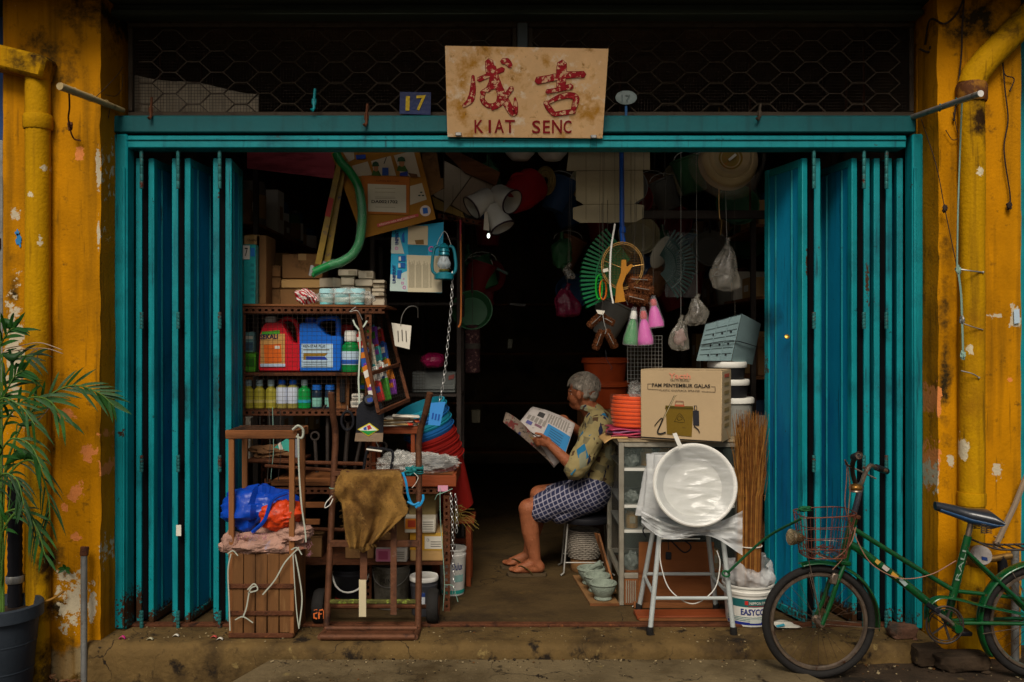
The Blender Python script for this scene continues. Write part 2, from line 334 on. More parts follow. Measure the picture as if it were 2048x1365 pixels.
BAG = mt('clear_polythene', '#c9c8c0', .22, var=.1, scale=25, bump=.9, bscale=28, alpha=.34, spec=.6)
INK = mt('black_ink', '#1c1a18', .7, bump=0)
REDINK = mt('red_ink', '#b8342a', .7, bump=0)

# ---------------------------------------------------------------- setting
def gz(x, y):
    t = max(0, min(1, (-.95-x)/.35)); t = t*t*(3-2*t)
    near = max(0, 1-abs(x)/6)*max(0, 1-abs(y+1)/4)
    return -.088-.12*t+.012*near*nz((x, y, 0), 3)+.006*near*nz((x, y, 0), 11)
b = MB()
def warp(u): return u*abs(u)**2.2
b.grid(lambda u, v: (lambda x, y: V((x, y, gz(x, y))))(120*warp(2*u-1), -.5+120*warp(2*v-1)), 110, 110)
b.build('ground', DIRT, kind='structure')
b = MB(); b.grid(lambda u, v: V((-2.06+4.12*u, 0.02+6*v, .0015*nz((u*4.1, v*6, 0), 5))), 60, 60); b.build('shop_floor', FLOOR, kind='structure')
# threshold step along the shop front, with a worn, chipped nose
def stepf(u, v):
    x = -2.02+4.04*u; e = .012*nz((x, 0, 1), 3)+.01*nz((x, 0, 2), 11)
    pr = [(.03, -.004), (-.06, 0), (-.2, 0), (-.236, -.003), (-.252, -.012), (-.262, -.03), (-.265, -.06), (-.268, -.12), (-.27, -.30)]
    i = min(int(v*8+.001), 8); yy, zz = pr[i]
    ch = max(0, nz((x, 5, 0), 6)-.25)*.06
    return V((x, yy+(e+ch if i > 2 else 0)+.006*nz((x, i, 3), 14), zz+.003*nz((x, yy, 0), 9)-(ch*.5 if 2 < i < 6 else 0)))
b = MB(); b.grid(stepf, 160, 8); b.build('doorstep', STEP, kind='structure')
# timber / iron door track let into the floor
b = MB(); b.box((0, .03, .004), (3.98, .05, .014), b=.003); b.build('door_track', RUST, kind='structure')
# stone slab in front of the step
def slab():
    b = MB(); o = []
    n = 40
    top = []
    for i in range(n+1):
        x = -1.13+2.36*i/n; top.append(V((x, -.285+.008*nz((x, 0, 0), 7), -.062)))
    front = [V((1.40, -.62, -.062)), V((1.44, -1.15, -.062)), V((-1.35, -1.15, -.062)), V((-1.24, -.6, -.062))]
    b.prism(top+front, (0, 0, -.2)); return b
slab().build('paving_slab', SLAB, kind='structure')
b = MB()
for p0, p1 in (((-2.06, 0, 0), (-2.06, 6, 3.2)), ((2.06, 0, 0), (2.06, 6, 3.2))):
    pass
b.box((-2.11, 3.03, 1.55), (.1, 6, 3.3)); b.build('wall_left', WALLI, kind='structure')
b = MB(); b.box((2.11, 3.03, 1.55), (.1, 6, 3.3)); b.build('wall_right', WALLI, kind='structure')
b = MB(); b.box((0, 6.08, 1.55), (4.4, .1, 3.3)); b.build('wall_back', WALLI, kind='structure')
b = MB(); b.box((0, 3.1, 3.17), (4.4, 6.1, .08)); b.build('ceiling', WALLI, kind='structure')
# upper storey overhang: soffit above the shop front, depth set for the shade it casts
b = MB(); b.box((0, -.19, 3.14), (9, .68, .09)); b.build('soffit', BEAM, kind='structure')
b = MB(); b.box((0, .05, 4.6), (9, .2, 2.8)); b.build('upper_wall', WALLI, kind='structure')

# ---------------------------------------------------------------- pillars with down-pipes
def pillar(x0, x1, label):
    b = MB(); z0, z1 = -.3, 3.09
    def ring(z): return [(x0, .12), (x0, -.2), (x1, -.2), (x1, .12)]
    n = 70; per = [(x0, .12), (x0, -.2), (x1, -.2), (x1, .12)]
    pts = []
    for i in range(3):
        a_, c_ = V((*per[i], 0)), V((*per[i+1], 0)); m = 5 if i != 1 else 14
        for k in range(m): pts.append(a_.lerp(c_, k/m))
    pts.append(V((*per[3], 0)))
    def fn(u, v):
        p = pts[min(int(u*(len(pts)-1)+.5), len(pts)-1)]; z = z0+(z1-z0)*v
        q = V((p.x, p.y, z)); cn = .006*nz(q, 6)+.004*nz(q, 19)
        return q+V((cn*(1 if p.x > (x0+x1)/2 else -1), cn, 0))
    b.grid(fn, len(pts)-1, n)
    t = T('pillar', label, 'pillar', ((x0+x1)/2, 0, -.25))
    b.build('shaft', YEL, t, ang=60); return t
xl1 = X(201, -.2); xr0 = X(1876, -.2)
pl = pillar(X(6, -.2), xl1, 'yellow painted pillar with peeling patches beside the potted palm')
pr_ = pillar(xr0, X(2042, -.2), 'yellow painted pillar behind the green bicycle')
# reveals: set-back yellow returns between pillar and teal jamb
for s, xa, xb in ((-1, xl1, X(236, 0)), (1, xr0, X(1838, 0))):
    b = MB(); xm = (xa+xb)/2
    b.box((xm, .07, 1.42), (abs(xb-xa)+.004, .1, 3.3), b=.004); b.build('reveal', YEL, pl if s < 0 else pr_)
def pipe(name, label, pts, r, extra=None):
    t = T(name, label, 'drainpipe', V((pts[-1].x, pts[-1].y, pts[-1].z)))
    b = MB(); q = []
    for i in range(len(pts)-1):
        n = 24
        for k in range(n): q.append(pts[i].lerp(pts[i+1], k/n))
    q.append(pts[-1]); q = [p+V((.003*nz(p, 4), .003*nz(p, 4, 3), 0)) for p in q]
    b.tube(q, r, 16); b.build('pipe', PIPEY, t, ang=60)
    return t
yp = -.235
xp = X(76, yp)
t = pipe('drainpipe', 'yellow painted square-elbowed drainpipe on the pillar by the palm', [V((xp, yp, Z(152, yp))), V((xp, yp, -.2))], .056)
MB().box((xp-.09, yp-.01, Z(128, yp)), (.32, .14, .11), Mx.Rotation(rad(14), 4, 'Y'), .015).build('gutter_elbow', PIPEY, t)
MB().lathe([(.062, 0), (.066, .01), (.066, .06), (.062, .07)], (xp, yp, Z(260, yp)), 16).build('collar', PIPEY, t)
xp = X(1943, yp)
t = pipe('drainpipe', 'yellow painted drainpipe stained rusty at its top behind the bicycle', [V((xp, yp, Z(168, yp))), V((xp, yp, -.1))], .059)
MB().tube(PP([(1943, 172), (1950, 148), (1975, 118), (2030, 62), (2100, -10)], yp), .064, 14).build('sloping_pipe', PIPEY, t)
MB().lathe([(.066, 0), (.07, .012), (.07, .075), (.064, .09)], (xp, yp, Z(205, yp)), 16).build('collar', mt('rust_stained_paint', '#5a3314', .8, var=.4, scale=12, dirt='#8a5c16', dscale=8, dth=.55), t)
MB().lathe([(.063, 0), (.064, .01), (.064, .055), (.063, .06)], (xp, yp, Z(1010, yp)), 16).build('collar', PIPEY, t)
# ---------------------------------------------------------------- timber head beam and transom
t = T('head_beam', 'weathered grey green timber beam above the wire grille', 'beam', (0, .02, 3.03))
for i, (za, zb, yy) in enumerate(((3.034, 3.062, -.03), (3.064, 3.094, -.005))):
    MB().box((0, yy, (za+zb)/2), (4.05, .1, zb-za), b=.006).build('board', BEAM, t)
t2 = T('transom_post', 'grey steel post rising above the sign between the two grilles', 'post', (X(1045, .02), .02, Z(236, 0)))
MB().box((X(1045, .02), .02, (Z(45, 0)+Z(236, 0))/2), (.052, .05, Z(45, 0)-Z(236, 0)-.002), b=.004).build('shaft', mt('grey_paint', '#50585a', .6, var=.2), t2)
GR = mt('painted_grille_bar', '#40362a', .6, .3, var=.3, scale=12, bump=.2, dirt='#33241a', dscale=18, dth=.56)
def grille(pa, pb, label):
    y = .03; xa, xb = X(pa, y), X(pb, y); za, zb = Z(236, y)+.003, Z(46, y)-.003
    t = T('transom_grille', label, 'grille', ((xa+xb)/2, y, za))
    fr = MB()
    MB().box(((xa+xb)/2, y, za+.012), (xb-xa, .03, .024), b=.003).build('bottom_rail', GR, t)
    MB().box(((xa+xb)/2, y, zb-.012), (xb-xa, .03, .024), b=.003).build('top_rail', GR, t)
    for x in (xa+.012, xb-.012): MB().box((x, y, (za+zb)/2), (.024, .028, zb-za-.05), b=.003).build('side_rail', GR, t)
    per = .2385; h = .054; n = int((zb-za-.06)/(h))+1
    for i in range(n):
        zc = za+.036+i*h*.98; pts = []; x = xa+.022; sgn = 1 if i % 2 else -1
        ph = 0
        lo, hi = zc-h*.5, zc+h*.5
        if hi > zb-.02: break
        xx = xa+.022-((xa+10) % per)
        while xx < xb-.022:
            seg = [(xx, -1), (xx+per*.26, -1), (xx+per*.5, 1), (xx+per*.76, 1)]
            for q, s in seg: pts.append(V((q, y-.012-.003*s*sgn, zc+sgn*s*h*.48)))
            xx += per
        pts = [p for p in pts if xa+.02 <= p.x <= xb-.02]
        MB().tube(pts, .0042, 4, ref=(0, 0, 1)).build('bar', GR, t)
    b = MB(); x = xa+.03
    while x < xb-.03: b.tube([V((x, y+.012, za+.02)), V((x+.004*R.uniform(-1, 1), y+.012, zb-.02))], .0011, 3); x += .0155
    z = za+.03
    while z < zb-.03: b.tube([V((xa+.02, y+.014, z)), V((xb-.02, y+.014, z))], .0011, 3); z += .0155
    b.build('mesh_screen', DKWIRE, t, kind='stuff')
    return t
grille(258, 1034, 'brown honeycomb wire grille with a pale panel behind its mesh')
grille(1056, 1826, 'brown honeycomb wire grille with the oval plate on it')
t = T('stored_panel', 'pale corrugated panel stored behind the wire grille', 'panel', P(393, 232, .1))
def pf(u, v):
    x = 268+250*u; top = 150+38*u+3*math.sin(u*9); y = .10+.006*math.sin(u*70)
    return P(x, top+(231-top)*v, y)
MB().grid(pf, 90, 4).build('sheet', mt('pale_fibre', '#a89c86', .8, var=.15, scale=9), t, thick=.006)
MB().box((X(393, .1), .1, Z(233.5, .1)), (.66, .03, .012)).build('bottom_edge', GR, t)

# ---------------------------------------------------------------- lintel and jambs
t = T('lintel', 'teal painted steel lintel spanning the shop front under the sign', 'lintel', (0, 0, 2.38))
MB().box((0, .0, (Z(236, 0)+Z(270, 0))/2), (X(1838, 0)-X(237, 0)-.002, .10, Z(236, 0)-Z(270, 0)), b=.006).build('upper_beam', TEALD, t)
za, zb = Z(302, 0), Z(273, 0)
MB().box((0, .02, (za+zb)/2+.002), (X(1817, 0)-X(250, 0)-.004, .11, zb-za-.01), b=.005).build('lower_rail', TEAL, t)
MB().box((0, -.037, zb-.024), (X(1817, 0)-X(250, 0)-.01, .012, .008), b=.002).build('drip_bead', TEAL, t)
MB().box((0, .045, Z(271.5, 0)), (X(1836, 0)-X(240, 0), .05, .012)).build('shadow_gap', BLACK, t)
JB = {}
for s, a_, c_, lb in ((-1, 235, 262, 'teal painted door jamb beside the palm-side yellow pillar'), (1, 1817, 1839, 'teal painted door jamb behind the bicycle handlebar')):
    xa, xb = X(a_, 0), X(c_, 0); w_ = xb-xa; t = T('door_jamb', lb, 'jamb', ((xa+xb)/2, 0, 0))
    zt = Z(271, 0)-.002
    MB().box(((xa+xb)/2, .0, zt/2+.001), (w_, .09, zt-.002), b=.008).build('post', TEAL, t)
    MB().box((xa+w_*(.78 if s < 0 else .2), -.05, 1.15), (.014, .012, 2.28), b=.004).build('stop_bead', TEAL, t)
# ---------------------------------------------------------------- folding doors
ZT, ZB = 2.352, .012
def leaf(t, p0, p1, mirror=1):
    """one steel leaf from plan point p0 (street edge) to p1 (inner edge); stiles, sunk panel, ribs"""
    p0 = V((*p0, 0)); p1 = V((*p1, 0)); d = p1-p0; L_ = d.length; d.normalize(); an = math.atan2(d.y, d.x)
    M = Mx.Translation(p0) @ Mx.Rotation(an, 4, 'Z'); H = ZT-ZB
    b = MB(); b.x = M; b.box((L_/2, 0, ZB+H/2), (L_-.08, .012, H-.01)); o = b.build('door_leaf', TEALB, t)
    for xx in (.022, L_-.022):
        q = MB(); q.x = M; q.box((xx, 0, ZB+H/2), (.042, .030, H), b=.003); q.build('stile', TEAL, o)
    for zz in (ZB+.02, ZT-.02):
        q = MB(); q.x = M; q.box((L_/2, 0, zz), (L_-.09, .028, .04), b=.004); q.build('rail', TEAL, o)
    for f, wd in ((.30, .006), (.72, .006)):
        q = MB(); q.x = M
        q.prism([V((L_*f-wd, .006, ZB+.042)), V((L_*f-wd*.5, .012, ZB+.042)), V((L_*f+wd*.5, .012, ZB+.042)), V((L_*f+wd, .006, ZB+.042))], (0, 0, H-.085))
        q.prism([V((L_*f-wd, -.006, ZB+.042)), V((L_*f-wd*.5, -.012, ZB+.042)), V((L_*f+wd*.5, -.012, ZB+.042)), V((L_*f+wd, -.006, ZB+.042))], (0, 0, H-.085))
        q.build('rib', TEAL, o)
    return o
HNG = mt('hinge_metal', '#2c6a68', .5, .4, var=.4, scale=30, dirt='#5a2c1c', dscale=16, dth=.55)
def hinges(t, x, y=-.006):
    for pz in (340, 641, 927, 1238):
        z = Z(pz, 0); h = .19 if pz == 340 else .085
        b = MB(); m = 5
        for i in range(m): b.lathe([(.009, 0), (.0095, .002), (.0095, h/m-.004), (.009, h/m-.002)], (x, y, z-h/2+i*h/m), 8)
        b.build('hinge', HNG, t)
    MB().box((x, .046, (ZT+ZB)/2), (.024, .01, ZT-ZB-.03)).build('gap_shade_strip', mt('gap_shade_black', '#08080a', .9, bump=0, spec=.05), t)  # black strip added behind the hinges to paint the shade in the gap
def doors(label, cx, stack):
    t = T('folding_door', label, 'folding door', (cx, .15, 0))
    for p0, p1 in stack: leaf(t, p0, p1)
    return t
fy, by = .035, .385
def seq(fronts, backs):
    r = []
    for i, (fa, fb) in enumerate(fronts): r.append(((fa, fy), (backs[2*i], by))); r.append(((fb, fy), (backs[2*i+1], by)))
    return r
g = .027
hl = [X(q, 0) for q in (284, 357, 440)]
td = doors('teal folding door stacked open behind the tall wooden stand with the sack', -1.7,
    [((hl[0]-g-.004, fy), (hl[0]-.045, by)), ((hl[0]+g+.004, fy), (hl[0]+.055, by)), ((hl[1]-g-.004, fy), (hl[1]-.065, by)),
     ((hl[1]+g+.004, fy), (hl[1]+.065, by)), ((hl[2]-g-.004, fy), (hl[2]-.075, by)), ((hl[2]+g+.004, fy), (hl[2]-.012, by-.01))])
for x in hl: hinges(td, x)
hr = [X(q, 0) for q in (1627, 1727, 1772)]
td2 = doors('teal folding door stacked open behind the bicycle basket', 1.7,
    [((hr[0]-g-.004, fy), (hr[0]-.125, by)), ((hr[0]+g+.004, fy), (hr[0]+.065, by)), ((hr[1]-g-.004, fy), (hr[1]-.095, by)),
     ((hr[1]+g+.004, fy), (hr[1]+.03, by)), ((hr[2]-g-.004, fy), (hr[2]-.03, by)), ((hr[2]+g+.004, fy), (hr[2]+.02, by)), ((X(1806, 0), fy), (X(1806, 0)+.03, by))])
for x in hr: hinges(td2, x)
bs = MB(); bs.lathe([(.013, 0), (.013, .004), (.006, .007)], P(1574, 674, .13), 10, Mx.Rotation(rad(60), 4, 'X')); bs.build('lock', mt('brass', '#b08a3a', .35, .9), td2)
quad('paper_scrap', P(353, 1050, .0), P(363, 1050, .0), P(353, 1072, .0), PAPER, td, .004)
# ---------------------------------------------------------------- sign board
def SG(px, py, off=0):
    t_ = (py-95)/(276-95); i0, i1 = 1/(D0-.27), 1/(D0-.06); d = 1/(i0+(i1-i0)*t_)
    return P(px, py, d-D0+off)
SIGN = mt('cream_sign_paint', '#e2b884', .7, var=.12, scale=6, bump=.12, bscale=60, dirt=[('#b8822e', 6, .53, .12), ('#e8d0b0', 13, .56, .1), ('#9c6c24', 14, .6, .08), ('#6c4c24', 60, .66, .04)])
RED = mt('flaking_red_paint', '#a02028', .7, var=.2, scale=12, bump=.3, dirt=[('#dcb088', 42, .535, .015)])
REDT = mt('dark_red_outline', '#8c1a22', .7, var=.2, scale=12, dirt=[('#c89a70', 40, .66, .02)])
sg = T('shop_sign', 'cream wooden shop sign with red brush characters above the doorway', 'sign', SG(1050, 276))
MB().prism([SG(890, 92), SG(1217, 98), SG(1205, 277), SG(895, 274)], (0, .022, .004)).build('board', SIGN, sg)
nS = (SG(1200, 100)-SG(900, 100)).cross(SG(900, 270)-SG(900, 100)); nS.normalize(); nS = -nS if nS.y > 0 else nS
def stroke(pts, ws, off=.0022):
    """brush stroke as a raised ribbon with swelling width"""
    q = bez([V((*p, 0)) for p in pts], 7); m = len(q); b = MB(); lft = []; rgt = []
    for i, p in enumerate(q):
        t_ = (q[min(i+1, m-1)]-q[max(i-1, 0)]); t_.normalize(); n_ = V((-t_.y, t_.x, 0))
        f = i/(m-1)*(len(ws)-1); k = min(int(f), len(ws)-2); wd = ws[k]+(ws[k+1]-ws[k])*(f-k)
        wd *= 1+.1*nz(p, .2)
        lft.append(p+n_*wd/2); rgt.append(p-n_*wd/2)
    a0, a1 = q[0]-(q[1]-q[0]).normalized()*ws[0]*.35, q[-1]+(q[-1]-q[-2]).normalized()*ws[-1]*.35
    poly = [a0]+lft+[a1]+rgt[::-1]
    return poly
def putstroke(pts, ws, k):
    for grow, off, mtl, nm in ((2.4, .0012, REDT, 'outline'), (0, .0022+k*.00012, RED, 'brush_stroke')):
        poly = stroke(pts, [q+grow for q in ws]); b = MB()
        c_ = len(poly)//2; n = len(poly); pv = [SG(p.x, p.y)+nS*(off+k*.00002) for p in poly]
        fs = [[0, 1, n-1]]+[[i, i+1, n-1-i, n-i] for i in range(1, n//2-1)]+[[n//2-1, n//2, n//2+1]]
        b.add(pv, fs); o = b.build(nm, mtl, sg)
ST = [([(946, 152), (946, 178), (941, 200), (927, 213)], [4, 10, 12, 5]), ([(957, 160), (975, 152), (1006, 139)], [8, 8, 9]),
      ([(978, 122), (981, 140), (986, 158), (975, 182)], [14, 18, 13, 8]), ([(962, 186), (980, 176), (1000, 172)], [5, 7, 9]),
      ([(968, 184), (965, 200), (978, 212), (996, 205), (999, 176)], [5, 8, 8, 7, 6]),
      ([(986, 134), (994, 165), (1007, 195), (1026, 226), (1031, 212), (1030, 196)], [10, 13, 14, 13, 8, 2]),
      ([(1024, 176), (1012, 192), (998, 210), (984, 219)], [8, 9, 8, 3]), ([(1004, 123), (1014, 124), (1021, 133)], [9, 12, 8]),
      ([(1074, 162), (1100, 157), (1130, 151), (1168, 149)], [13, 12, 13, 11]), ([(1124, 126), (1123, 145), (1122, 178)], [17, 20, 15]),
      ([(1094, 184), (1115, 180), (1143, 173)], [8, 8, 10]), ([(1090, 205), (1098, 217), (1108, 229)], [7, 10, 8]),
      ([(1096, 206), (1118, 195), (1140, 191), (1152, 198), (1146, 222)], [5, 9, 11, 12, 8]), ([(1108, 229), (1128, 226), (1149, 223)], [8, 9, 8])]
for k, (p, ws) in enumerate(ST): putstroke(p, ws, k)
def stxt(s, x0, x1, y0, y1, bold=.012): txt(s, SG(x0, y0), SG(x1, y0), SG(x0, y1), REDT, sg, .002, bold, n=nS)
stxt('K', 949, 967, 240, 266); stxt('I', 977, 982, 240, 266); stxt('A', 989, 1008, 239, 266); stxt('T', 1010, 1030, 240, 266)
stxt('S', 1064, 1081, 241, 267); stxt('E', 1086, 1100, 241, 267); stxt('N', 1104, 1124, 240, 267); stxt('C', 1127, 1143, 241, 267)
for px, py in ((917, 268), (1187, 273)): MB().box(SG(px, py)+nS*.006, (.03, .012, .018), b=.003).build('bracket', STEEL, sg)
# number plates
t = T('number_plate', 'blue enamel house number plate with gold 17', 'number plate', P(831, 230, -.02))
a_, c_, d_ = P(800, 184, -.03), P(862, 185, -.03), P(799, 228, -.03)
MB().prism([a_, c_, P(861, 230, -.03), d_], (0, .006, 0)).build('plate', mt('blue_enamel', '#152450', .35, var=.15, dirt='#5a5a52', dscale=16, dth=.68), t)
GOLD = mt('gold_numeral', '#84701f', .35, .8, var=.2)
txt('1', P(812, 193, -.03), P(820, 193, -.03), P(811, 222, -.03), GOLD, t, .004, .03, name='numeral'); txt('7', P(833, 192, -.03), P(852, 191, -.03), P(832, 222, -.03), GOLD, t, .004, .02, name='numeral')
MB().box(P(831, 234, -.004), (.02, .03, .03)).build('clip', RUST, t)
t = T('oval_plate', 'pale oval enamel plate hung on the grille', 'plate', P(1252, 210, .0))
MB().lathe([(.02, 0), (.052, .001), (.054, .004), (.05, .006), (.03, .008)], P(1252, 196, .0), 24, Mx.Rotation(rad(90), 4, 'X'), sx=1, sy=.66).build('plate', mt('pale_enamel', '#8c9a96', .4, var=.15), t)
txt('17', P(1243, 190, -.012), P(1261, 190, -.012), P(1243, 203, -.012), mt('grey_ink', '#6c7a78', .6), t, .003)
MB().box(P(1252, 222, .006), (.012, .008, .05)).build('strap', mt('blue_strap', '#23507c', .6), t)
for px, py0, py1, m_, lb in ((628, 178, 222, TEAL, 'small teal bracket standing on the lintel before the grille'), (733, 208, 252, RUST, 'rusty hook hanging over the lintel below the grille'), (1519, 208, 240, GR, 'dark bracket standing on the lintel beyond the oval plate'), (302, 195, 238, RUST, 'short rusty hook over the lintel before the pale panel')):
    b = MB(); b.tube([P(px+2, py0, -.055), P(px, (py0+py1)/2, -.055), P(px, py1-6, -.06), P(px-3, py1, -.075), P(px-6, py1-4, -.08)], .007, 6)
    t = T('bracket', lb, 'bracket', P(px, py1, -.06)); b.build('strap', m_, t); MB().box(P(px, (py0+py1)/2+4, -.053), (.022, .006, .03), b=.002).build('plate', m_, t)
# ---------------------------------------------------------------- generic goods
COL = {}
def plas(h, rough=.4, **k):
    return mt('plastic_'+h.strip('#'), h, rough, var=k.pop('var', .1), scale=k.pop('scale', 14), bump=k.pop('bump', .04), **k)
def prn(h): return mt('print_'+h.strip('#'), h, .6, var=.06, bump=0)
def carton(label, px0, px1, pyt, zb, y, d, mat=CARD, rot=0, tape=True, group=None, name='carton', cat='box', tm=TAPE):
    x0, x1 = X(px0, y), X(px1, y); zt = Z(pyt, y); h = zt-zb; wd = x1-x0; c = V(((x0+x1)/2, y+d/2, zb))
    t = T(name, label, cat, c, group); M = Mx.Translation(c) @ Mx.Rotation(rad(rot), 4, 'Z')
    b = MB(); b.x = M; b.box((0, 0, h/2-.001), (wd, d, h-.004), b=min(.004, h*.1)); b.build('body', mat, t)
    for s in (-1, 1):
        b = MB(); b.x = M; b.box((0, s*d*.2515, h-.002), (wd-.004, d*.49, .003), b=.001); b.build('flap', mat, t)
    if tape:
        b = MB(); b.x = M; b.box((0, -d/2-.0006, h*.87), (min(.045, wd*.3), .0012, h*.26)); b.build('tape', tm, t)
    t['w'] = wd; t['h'] = h
    return t, (lambda u, v: M @ V(((u-.5)*wd, -d/2-.001, (1-v)*h)))
def stick(t, f, u0, v0, u1, v1, m, name='label', off=.0008):
    return quad(name, f(u0, v0), f(u1, v0), f(u0, v1), m, t, off, .0008)
def stxt2(t, f, s, u0, v0, u1, v1, m=INK, bold=0, off=.003): return txt(s, f(u0, v0), f(u1, v0), f(u0, v1), m, t, off, bold)
def bottle(label, px, wpx, zb, pyt, y, body, cap, lab=None, capf=.2, neck=.5, sh=.72, group=None, lz=(.12, .6), name='bottle', M=None, band=None):
    k = K(y); r = wpx*k/2; h = Z(pyt, y)-zb; c = V((X(px, y), y, zb)); t = T(name, label, 'bottle', c, group)
    rn = r*neck; zs = h*sh; zc = h*(1-capf); sg = [(r*.9, 0), (r, h*.02), (r, zs*.92)]
    for i in range(1, 6):
        q = i/5; sg.append((r+(rn-r)*(1-math.cos(q*math.pi))/2, zs*.92+(zc-zs*.92)*q))
    MB().lathe(sg, c, 18, M).build('body', body, t)
    MB().lathe([(rn*1.12, 0), (rn*1.2, h*.01), (rn*1.16, h*capf*.9), (rn*1.0, h*capf)], c+((M @ V((0, 0, zc))) if M else V((0, 0, zc))), 16, M).build('cap', cap, t)
    if lab:
        MB().lathe([(r*1.012, h*lz[0]), (r*1.02, h*lz[0]+.001), (r*1.02, h*lz[1]), (r*1.012, h*lz[1]+.001)], c, 18, M, cap=False).build('label', lab, t)
    if band: MB().lathe([(r*1.02, h*.2), (r*1.03, h*.2+.001), (r*1.03, h*.3), (r*1.02, h*.3+.001)], c, 18, M, cap=False).build('band', band, t)
    return t
def pail(label, px, pyt, rpx, zb, y, mat, lid=None, taper=.84, group=None, name='pail', cat='bucket', handle=True, ring=None, open_=True):
    k = K(y); r = rpx*k; h = Z(pyt, y)-zb; c = V((X(px, y), y, zb)); t = T(name, label, cat, c, group)
    pr = [(r*taper*.97, 0), (r*taper, .006), (r*(taper+.9*(1-taper)), h*.8), (r*1.0, h*.81), (r*1.02, h*.87), (r*.985, h*.88), (r*.99, h*.95), (r*1.04, h*.96), (r*1.04, h)]
    if open_: pr += [(r*.97, h), (r*.95, h*.9), (r*taper*.93, .012), (.001, .012)]
    MB().lathe(pr, c, 32).build('body', mat, t)
    if lid: MB().lathe([(r*1.05, 0), (r*1.07, .003), (r*1.07, .018), (r*1.03, .024), (r*.95, .02), (.001, .02)], c+V((0, 0, h-.004)), 32).build('lid', lid, t)
    if handle:
        q = [c+V((r*1.03*math.cos(a_), -abs(math.sin(a_))*r*1.12, h*.88-abs(math.sin(a_))*r*.75)) for a_ in [math.pi*i/16 for i in range(17)]]
        MB().tube(q, .0025, 5).build('handle', GALV, t)
    return t, c, r, h
def curvelabel(t, c, r0, r1, h, a0, a1, z0, z1, m, name='label', off=.0012, n=14):
    """label wrapped on a tapered pail; angles in degrees, -90 faces the street"""
    def f(u, v):
        a_ = rad(a0+(a1-a0)*u); z = z0+(z1-z0)*v; rr = r0+(r1-r0)*z/h+off
        return c+V((rr*math.cos(a_), rr*math.sin(a_), z))
    return MB().grid(f, n, 2).build(name, m, t)
def curvetext(t, s, c, r0, r1, h, a0, a1, z0, z1, m, off=.002, bold=0):
    cu = bpy.data.curves.new('t', 'FONT'); cu.body = s; cu.resolution_u = 2; cu.offset = bold
    to = link(bpy.data.objects.new('t', cu)); bpy.context.view_layer.update()
    me = bpy.data.meshes.new_from_object(to.evaluated_get(bpy.context.evaluated_depsgraph_get())); bpy.data.objects.remove(to)
    xs = [v.co.x for v in me.vertices]; ys = [v.co.y for v in me.vertices]; x0, x1, y0, y1 = min(xs), max(xs), min(ys), max(ys); vs_ = []
    for v in me.vertices:
        a_ = rad(a0+(a1-a0)*(v.co.x-x0)/(x1-x0)); z = z0+(z1-z0)*(v.co.y-y0)/(y1-y0); rr = r0+(r1-r0)*z/h+off
        vs_.append(c+V((rr*math.cos(a_), rr*math.sin(a_), z)))
    MB().add(vs_, [list(p.vertices) for p in me.polygons]).build('lettering', m, t); bpy.data.meshes.remove(me)
def crumple(c, r, amp=.12, s=6, n=26, seed=0, M=None, flat=0):
    amp *= .75; n = int(n*1.3)
    """crumpled closed bag surface"""
    b = MB(); m = n//2+2; M = M or Mx()
    def f(u, v):
        a_ = 2*math.pi*u; p = math.pi*v; d = V((math.sin(p)*math.cos(a_), math.sin(p)*math.sin(a_), -math.cos(p)))
        q = 1+amp*(nz(d, s*.35, seed)*1.2+abs(nz(d, s, seed+3))*.9-.3)
        z = d.z*r[2]*q
        if flat and z < -r[2]*flat: z = -r[2]*flat
        return V(c)+(M @ V((d.x*r[0]*q, d.y*r[1]*q, z)))
    b.grid(f, n, m, wrap=True); return b
def mesh_wires(f, nu, nv, r=.0011, nseg=3):
    b = MB()
    for i in range(nu+1): b.tube([f(i/nu, 0), f(i/nu, .5), f(i/nu, 1)], r, nseg)
    for j in range(nv+1): b.tube([f(0, j/nv), f(.5, j/nv), f(1, j/nv)], r, nseg)
    return b
def angle_iron(p0, p1, t, wd=.038, holes=True, name='post', m=RUST):
    """slotted angle: two thin flanges with a row of real slots on the street flange"""
    p0 = V(p0); p1 = V(p1); L_ = (p1-p0).length; d = (p1-p0).normalized(); u = V((1, 0, 0)) if abs(d.z) > .8 else V((0, 0, 1)); n = V((0, 1, 0))
    b = MB(); hs = .011; st = .034; k = max(1, int(L_/st)); st = L_/k
    def pl(a0, a1, w0, w1): 
        q = [p0+d*a0+u*w0, p0+d*a1+u*w0, p0+d*a1+u*w1, p0+d*a0+u*w1]; b.prism(q, n*.0025)
    pl(0, L_, -wd/2, -.006); pl(0, L_, .006, wd/2)
    for i in range(k): pl(i*st, i*st+st-hs*1.4, -.006, .006)
    b.prism([p0-u*wd/2, p1-u*wd/2, p1-u*wd/2+n*wd, p0-u*wd/2+n*wd], u*.0025)
    return b.build(name, m, t)
# hidden hanging rails under the ceiling
t = T('hanging_rail', 'iron pipe rails under the ceiling that carry the hanging goods', 'rail', (0, .7, 2.6))
for y, z in ((.36, 2.56), (.62, 2.64), (1.0, 2.72)):
    MB().tube([(-2.05, y, z), (2.05, y, z)], .014, 8).build('pipe', RUST, t)
    for x in (-1.9, 0, 1.9): MB().tube([(x, y, z), (x, y, 3.13)], .006, 5).build('hanger', RUST, t)
RAIL = {.36: 2.56, .62: 2.64, 1.0: 2.72}
CORD = mt('grey_cord', '#4a463e', .8, var=.2, bump=0)
def cord(t, p, y, m=CORD, r=.001, name='cord'):
    return MB().tube([V(p), V((p[0], y, RAIL[y]))], r, 4).build(name, m, t)
